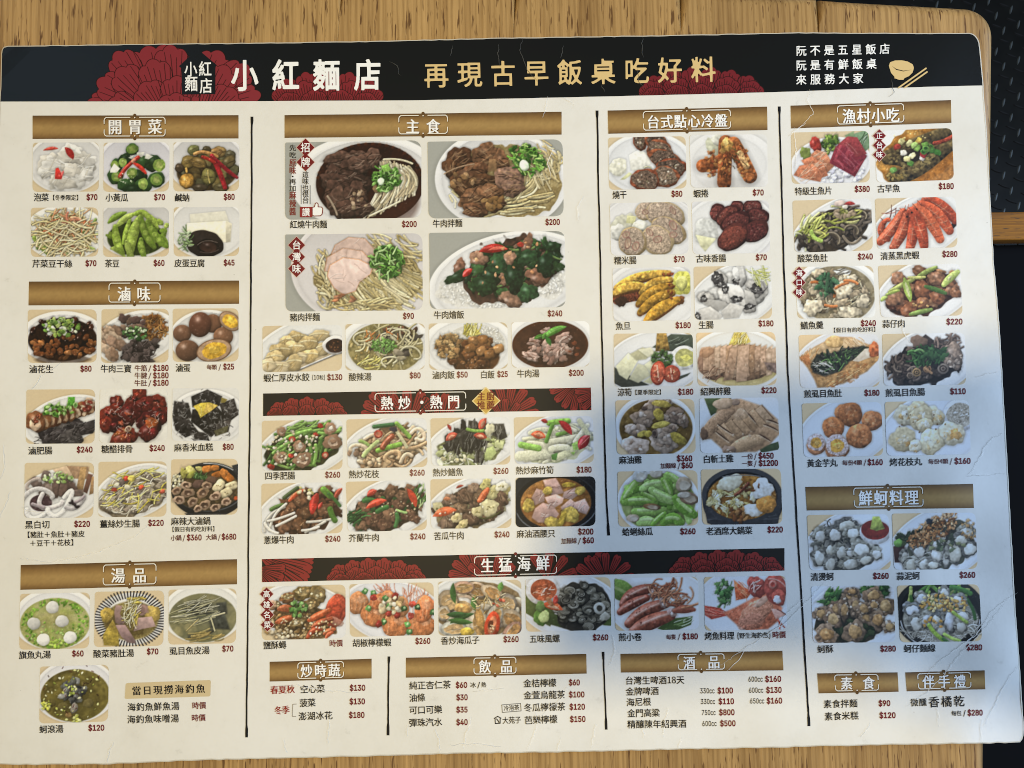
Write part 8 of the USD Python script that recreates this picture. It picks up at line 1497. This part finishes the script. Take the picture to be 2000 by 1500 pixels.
D_('dumplings', (513, 637, 668, 634, 668, 724), 'boiled dumplings with a dip', [C('蝦仁厚皮水餃', 514.5, 738.5, 605, 736.5), C('(10粒)', 609, 737, 636, None, 'note', 9.5), Pp_('$130', 639, 737, 669)])
D_('hotsour', (675, 633, 830, 631.5, 830, 722), 'hot and sour soup', [C('酸辣湯', 681, 736.5, 726, 735.5), Pp_('$80', 800, 733.5, 822)])
D_('porkrice', (838, 632, 991, 629.5, 992, 720), 'rice under braised minced pork', [C('滷肉飯', 844, 733, 888.5, 732), Pp_('$50', 892, 732, 914), C('白飯', 938, 731.5, 966.5), Pp_('$25', 971, 731, 992.5)])
D_('beefsoup', (999, 629.5, 1151, 627, 1152, 716), 'beef soup with a basil sprig', [C('牛肉湯', 1009.5, 730, 1054, 729), Pp_('$200', 1111, 728.5, 1140.5)])
D_('fourseason', (512, 822, 669, 819, 669, 917), 'green beans fried with intestine', [C('四季肥腸', 517, 929.5, 577, 928.5), Pp_('$260', 635, 927.5, 665)])
D_('cuttle', (677, 819, 833, 816, 835, 912), 'stir-fried cuttlefish with scallion', [C('熱炒花枝', 681, 926.5, 741, 925.5), Pp_('$260', 800, 923.5, 830)])
D_('eel', (841, 817, 995, 814, 997, 907), 'stir-fried eel with cabbage', [C('熱炒鱔魚', 845, 923, 905, 921.5), Pp_('$260', 963.5, 920, 993.5)])
D_('bamboo', (1004, 815, 1158, 812, 1160, 904), 'stir-fried bamboo shoots with chilli', [C('熱炒麻竹筍', 1007, 919, 1082, 917.5), Pp_('$180', 1126, 917.5, 1156)])
D_('scallionbeef', (511, 945, 669, 941, 669, 1041), 'scallion beef with onion strips', [C('蔥爆牛肉', 515, 1055, 575, 1053.5), Pp_('$240', 635, 1052.5, 665.5)])
D_('kalebeef', (676, 941, 831, 937, 834, 1035), 'beef with kale and red chilli', [C('芥蘭牛肉', 681, 1051, 741.5, 1049.5), Pp_('$240', 801, 1048, 831.5)])
D_('bitterbeef', (841, 936, 998, 934, 999, 1031), 'beef with bitter melon', [C('苦瓜牛肉', 847, 1047, 907, 1045.5), Pp_('$240', 965.5, 1044, 995.5)])
D_('kidney', (1007, 933, 1163, 930, 1163, 1027), 'pork kidney in sesame oil broth', [C('麻油酒腰只', 1009, 1043, 1085, 1041.5), Pp_('$200', 1129, 1038.5, 1159.5), C('加麵線', 1096, 1057, 1127, 1055.5, 'red', 12), C('/', 1129, 1056, 1135, None, 'red'), Pp_('$60', 1138, 1055.5, 1160.5)])
D_('crab', (512, 1146, 675, 1141.5, 675, 1246), 'crab fried with salt and garlic', [C('鹽酥蟳', 514, 1260.5, 560, 1259), C('時價', 643, 1256.5, 670, 1255.5, 'redcap')])
D_('lemonshrimp', (683, 1141, 847, 1137, 848, 1240), 'pepper and lemon shrimp', [C('胡椒檸檬蝦', 688, 1256, 764.5, 1254), Pp_('$260', 811, 1252, 841)])
D_('seamelon', (856, 1136, 1018, 1132, 1019, 1238), 'clams fried with basil', [C('香炒海瓜子', 861, 1251.5, 937, 1249.5), Pp_('$260', 983, 1248.5, 1013.5)])
D_('snails', (1026, 1131, 1192, 1127, 1194, 1230), 'dark sea snails with a red dip', [C('五味風螺', 1034, 1248, 1094, 1246.5), Pp_('$260', 1158, 1245, 1188.5)])
D_('squid', (1200, 1129, 1363, 1126, 1365, 1229), 'four grilled small squid', [C('煎小卷', 1208, 1244.5, 1254, 1243.5), C('每隻', 1301, 1244, 1321, 1243.5, 'red', 11), C('/', 1324, 1243, 1329, None, 'red'), Pp_('$180', 1333, 1243, 1363.5)])
D_('redfish', (1375, 1127, 1535, 1124, 1537, 1229), 'red fish with parsley', [C('烤魚料理', 1376, 1242.5, 1434.5, 1241), C('(野生海釣魚)', 1439, 1241.5, 1506, 1240, 'note', 12), C('時價', 1508, 1240, 1535, 1239, 'redcap')])
SR = pmat('8f2a20', .4)
p_ = text('season_note', '春夏秋', 528, 1347.5, 576, 1345, 17, SR, menu, 'ming')
line([C('空心菜', 586, 1346, 635, 1344.5), Pp_('$130', 683, 1343.5, 714)], '')
line([C('菠菜', 585, 1373, 617, 1371.5), Pp_('$130', 682.5, 1370, 713.5)], '')
p_ = text('season_note', '冬季', 536, 1387.5, 566, 1385.5, 17, SR, menu, 'ming')
printed('brace', LineString([(579, 1375), (572, 1375.4), (571, 1399), (578, 1399)]).buffer(0.6), pmat('8a7f70'), p_, L1)
line([C('澎湖冰花', 583, 1399, 650, 1396.5), Pp_('$180', 681.5, 1396.5, 712.5)], '')
line([C('純正杏仁茶', 799, 1339, 881, 1336.5), Pp_('$60', 890, 1338, 913), C('冰', 918, 1337.5, 930, None, 'note', 11), C('/', 932, 1337.5, 938, None, 'note', 11), C('熱', 940, 1337, 950, None, 'note', 11)], '')
line([C('油條', 799, 1363, 831, 1361.5), Pp_('$30', 891, 1362, 914)], '')
line([C('可口可樂', 799, 1387, 864, 1385), Pp_('$35', 891, 1386, 914)], '')
line([C('彈珠汽水', 798.5, 1411.5, 864, 1409.5), Pp_('$40', 891, 1410.5, 914)], '')
line([C('金桔檸檬', 1022, 1334.5, 1087, 1333), Pp_('$60', 1111, 1333, 1133)], '')
line([C('金萱烏龍茶', 1022.5, 1358, 1104, 1356), Pp_('$100', 1111, 1356.5, 1142)], '')
line([C('冬瓜檸檬茶', 1023, 1382, 1104.5, 1379.5), Pp_('$120', 1112, 1380.5, 1143)], '')
line([C('芭樂檸檬', 1024, 1406.5, 1089, 1404), Pp_('$150', 1113, 1404.5, 1144)], '')
bq = Polygon([(980, 1376.5), (1017, 1373.5), (1018, 1388.5), (981, 1391.5)])
bb = printed('tea_stamp', bq.buffer(0.4).difference(bq.buffer(-0.7)), pmat('3a352e'), menu, L1)
text('lettering', '冷泡茶', 983.5, 1383.3, 1014.5, 1381, 11.5, TXT, bb, 'thin', L1)
hl = unary_union([LineString([(965.5, 1403), (972, 1399), (978.5, 1402.5)]).buffer(.9), LineString([(967, 1403), (967.5, 1413), (977, 1412.6), (977, 1403)]).buffer(.9), LineString([(970, 1404), (974, 1409), (974.5, 1411)]).buffer(1.0)])
hm = printed('house_mark', hl, TXT, menu, L1)
text('lettering', '大苑子', 981, 1407, 1018, 1405.5, 14.5, TXT, hm, 'bold', L1)
for nm, a, y, b, cc in (('台灣生啤酒18天', 1221, 1329, 1337, [('600cc', 1461, 1490, '$160', 1494, 1526)]), ('金牌啤酒', 1222, 1350.5, 1287, [('330cc', 1367, 1396, '$100', 1401, 1432), ('600cc', 1462, 1491, '$130', 1496, 1527)]),
                        ('海尼根', 1223, 1371.5, 1272, [('330cc', 1368, 1397, '$110', 1403, 1434), ('650cc', 1464, 1493, '$160', 1497, 1528)]), ('金門高粱', 1225, 1393, 1289, [('750cc', 1370, 1398, '$800', 1404, 1435)]), ('精釀陳年紹興酒', 1225, 1414.5, 1341, [('600cc', 1371, 1400, '$500', 1406, 1437)])):
    it = [C(nm, a, y, b, y - 1.6)]
    for cc_, x0, x1, pr, x2, x3 in cc: k = (x0 - a) * .012; it += [C(cc_, x0, y - k + .3, x1, y - k, 'note', 10.5), Pp_(pr, x2, y - k, x3)]
    line(it, '')
D_('sausageslices', (1188, 269, 1339, 266, 1341, 368), 'browned sausage slices with raw garlic', [C('燒干', 1196, 381, 1224.5, 380), Pp_('$80', 1311, 379, 1333)])
D_('shrimproll', (1347, 264, 1498, 262, 1500, 365), 'fried shrimp rolls', [C('蝦捲', 1354, 378.5, 1384, 377.5), Pp_('$70', 1470, 376.5, 1492)])
D_('ricesausage', (1191, 397, 1343, 394, 1345, 496), 'pale glutinous rice sausage slices', [C('糯米腸', 1199, 509, 1243.5, 508), Pp_('$70', 1316, 506.5, 1337.5)])
D_('oldsausage', (1351, 394, 1502, 391, 1504, 494), 'dark red sausage slices', [C('古味香腸', 1359, 505.5, 1418.5, 504), Pp_('$70', 1476, 503, 1498)])
D_('fishegg', (1196, 524, 1348, 521, 1350, 625), 'golden fish roe slices with radish', [C('魚旦', 1202, 637, 1232.5, 636), Pp_('$180', 1319, 635.5, 1349.5)])
D_('uterus', (1355, 521, 1506, 518, 1508, 622), 'pale cut tubes with ginger shreds', [C('生腸', 1364, 635, 1394, 634), Pp_('$180', 1481, 632, 1511)])
D_('coldbamboo', (1199, 652, 1353, 650, 1354, 754), 'cold bamboo shoots with tomato', [C('涼筍', 1206, 766.5, 1234.5, 765.5), C('【夏季限定】', 1234, 766.5, 1298, 765.5, 'note', 11), Pp_('$180', 1324, 765.5, 1354.5)])
D_('drunkchicken', (1360, 650, 1514, 648, 1517, 752), 'sliced drunken chicken', [C('紹興醉雞', 1368, 765, 1428, 763.5), Pp_('$220', 1487, 762.5, 1517)])
D_('sesamechicken', (1202, 782, 1356, 779, 1359, 885), 'sesame oil chicken in a bowl', [C('麻油雞', 1209, 899, 1254, 897.5), Pp_('$360', 1322, 895.5, 1352.5), C('加麵線', 1290, 910, 1321, 909, 'red', 11.5), C('/', 1324, 909.5, 1329, None, 'red'), Pp_('$60', 1331, 909, 1353.5)])
D_('whitechicken', (1366, 778, 1520, 776, 1522, 883), 'whole sliced poached chicken', [C('白斬土雞', 1373, 897, 1433, 895), C('一份', 1449, 892, 1471, 891, 'red', 12), C('/', 1473, 891, 1478, None, 'red'), Pp_('$450', 1481.5, 890.5, 1511.5), C('一隻', 1449, 905.5, 1471, 904.5, 'red', 12), C('/', 1473, 905, 1478, None, 'red'), Pp_('$1200', 1482, 904.5, 1520)])
D_('loofah', (1206, 921, 1362, 918, 1364, 1026), 'green loofah with clams', [C('蛤蜊絲瓜', 1215, 1039, 1275.5, 1037.5), Pp_('$260', 1328.5, 1038, 1359)])
D_('banquetpot', (1369, 917, 1525, 915, 1528, 1023), 'black stone pot of mixed stew', [C('老酒席大鍋菜', 1379, 1037.5, 1470, 1035.5), Pp_('$220', 1499, 1034.5, 1529.5)])
D_('sashimi', (1545, 259, 1697, 255.5, 1699, 356), 'salmon and tuna sashimi on ice', [C('特級生魚片', 1552, 374, 1625.5, 372), Pp_('$380', 1669, 369.5, 1699)])
D_('oldfish', (1708, 256, 1859, 250, 1863, 351), 'fried fish in brown sauce', [C('古早魚', 1713, 369, 1758, 367.5), Pp_('$180', 1833, 364, 1863)])
D_('fishbelly', (1548, 392, 1701, 387.5, 1705, 489), 'fish tripe with pickled greens', [C('酸菜魚肚', 1557, 505, 1617, 503.5), Pp_('$240', 1675, 501.5, 1705)])
D_('tigerprawn', (1709, 388, 1866, 384, 1870, 483), 'row of red steamed prawns', [C('清蒸黑虎蝦', 1719, 500.5, 1795.5, 498), Pp_('$280', 1840, 496.5, 1870)])
D_('eelsoup', (1553, 521.5, 1705, 519, 1710, 620), 'thick eel soup in a bowl', [C('鱔魚羹', 1563, 636, 1608.5, 634.5), Pp_('$240', 1681, 631.5, 1711), C('【假日有約吃好料】', 1622, 645, 1716, 643, 'note', 10.5)])
D_('garlicmeat', (1715, 519, 1875, 514.5, 1880, 616), 'braised meat with garlic shoots', [C('蒜仔肉', 1723, 633, 1768, 631.5), Pp_('$220', 1848, 628.5, 1880)])
D_('milkbelly', (1560, 654.5, 1715, 651.5, 1718, 755), 'pan fried milkfish belly', [C('煎虱目魚肚', 1570, 769.5, 1645, 767.5), Pp_('$180', 1688, 767.5, 1718)])
D_('milkgut', (1723, 652.5, 1884, 649.5, 1887, 751), 'dark fried fish offal with greens', [C('煎虱目魚腸', 1729, 767.5, 1807, 765), Pp_('$110', 1855.5, 764.5, 1886.5)])
D_('taroball', (1566, 788, 1721, 785, 1725, 890), 'golden fried taro balls, two cut open', [C('黃金芋丸', 1576, 905, 1636, 903.5), C('每份4顆', 1645, 904, 1684, 903, 'red', 11), C('/', 1687, 903, 1692, None, 'red'), Pp_('$160', 1694.5, 903, 1724.5)])
D_('squidball', (1728, 785, 1892, 781.5, 1896, 887), 'grilled cuttlefish balls with pepper salt', [C('烤花枝丸', 1737, 903, 1801, 901), C('每份4顆', 1813, 901.5, 1852, 900.5, 'red', 11), C('/', 1855, 900.5, 1860, None, 'red'), Pp_('$160', 1864, 900.5, 1896)])
D_('oyster', (1576, 1006, 1735, 1004, 1740, 1112), 'blanched oysters with a red dip', [C('清燙蚵', 1583, 1127, 1629, 1125.5), Pp_('$260', 1705, 1125, 1736)])
D_('garlicoyster', (1742, 1003, 1905, 1001, 1909, 1111), 'oysters under fried garlic crumbs', [C('蒜泥蚵', 1751, 1125.5, 1797, 1124), Pp_('$260', 1874, 1123, 1905)])
D_('oystercrisp', (1584, 1145, 1745, 1143, 1749, 1254), 'crisp fried oysters with basil', [C('蚵酥', 1596, 1268, 1628, 1267), Pp_('$280', 1719, 1267, 1750)])
D_('oysternoodle', (1752, 1143.5, 1912, 1141, 1918, 1252), 'oyster noodles in a black bowl', [C('蚵仔麵線', 1765, 1267, 1827.5, 1265), Pp_('$280', 1887, 1264.5, 1918.5)])
line([C('素食拌麵', 1608, 1375, 1675, 1373), Pp_('$90', 1715.5, 1373.5, 1739)], '')
line([C('素食米糕', 1610, 1399, 1677, 1397), Pp_('$120', 1717, 1397, 1749.5)], '')
p_ = text('dish_name', '微醺', 1778, 1372, 1810, 1371, 16, TXT, menu, 'cap')
text('dish_name', '香橘乾', 1813, 1371, 1884, 1368.5, 22.5, TXT, menu, 'cap')
entry_text(C('每包', 1858, 1393, 1878, 1392.5, 'note', 11), p_); entry_text(C('/', 1881, 1392.5, 1886, None, 'note', 11), p_); entry_text(Pp_('$280', 1889.5, 1392, 1919.5), p_)
# small tags over the photos
diamonds('招牌', [(597, 288.5), (597, 317)], 17.5)
diamonds('台灣味', [(579.5, 479), (579.5, 502), (579.5, 525)], 16.5)
diamonds('正台味', [(1717, 265.5), (1717, 284), (1717, 302.5)], 12.5)
diamonds('海口味', [(1560.5, 533.5), (1560.5, 552), (1560.5, 571)], 12.5)
diamonds('高雄名菜', [(521, 1160), (521.5, 1180.5), (522, 1200.5), (522.5, 1220)], 13)
for i, ch in enumerate('先吃原味·再加麻辣醬'):
    y = 289 + i * 14.6 if i < 4 else 344 if i == 4 else 354 + (i - 5) * 14.5
    y = [289, 303, 318, 333, 345, 355, 368, 381, 397.5, 413][i]; big = ch in '原味麻辣醬'
    text('lettering', ch, 572 - 7, y, 572 + 7, y, 16 if big else 13, pmat('7a2a22') if big else TXT, menu, 'ming' if big else 'cap', L3)
for i, ch in enumerate('這味也很台'):
    text('lettering', ch, 590.5, [341, 354, 367, 379, 391][i], 603.5, [341, 354, 367, 379, 391][i], 13.5 + (i == 4), TXT, menu, 'cap', L3)
for x in (588.5, 606): printed('rule_line', box(x - .5, 362, x + .5, 399), TXT, menu, L3)
sb = printed('praise_box', box(587, 405.5, 609, 423.5).buffer(1), pmat('8c2a25'), menu, L3); text('lettering', '讚', 590, 414.5, 606, 414.5, 17, TITLE, sb, 'cap', L4)
th = Polygon([(611, 406), (615, 405), (617, 398), (619, 397), (621, 399), (621, 405), (628, 405.5), (630, 408), (629, 418), (626, 421), (614, 421.5), (611, 420)]).buffer(1).buffer(-.3)
tp = printed('thumb_emblem', th, CREAM, menu, L3); printed('outline', th.exterior.buffer(0.8), pmat('7e2a24'), tp, L4)
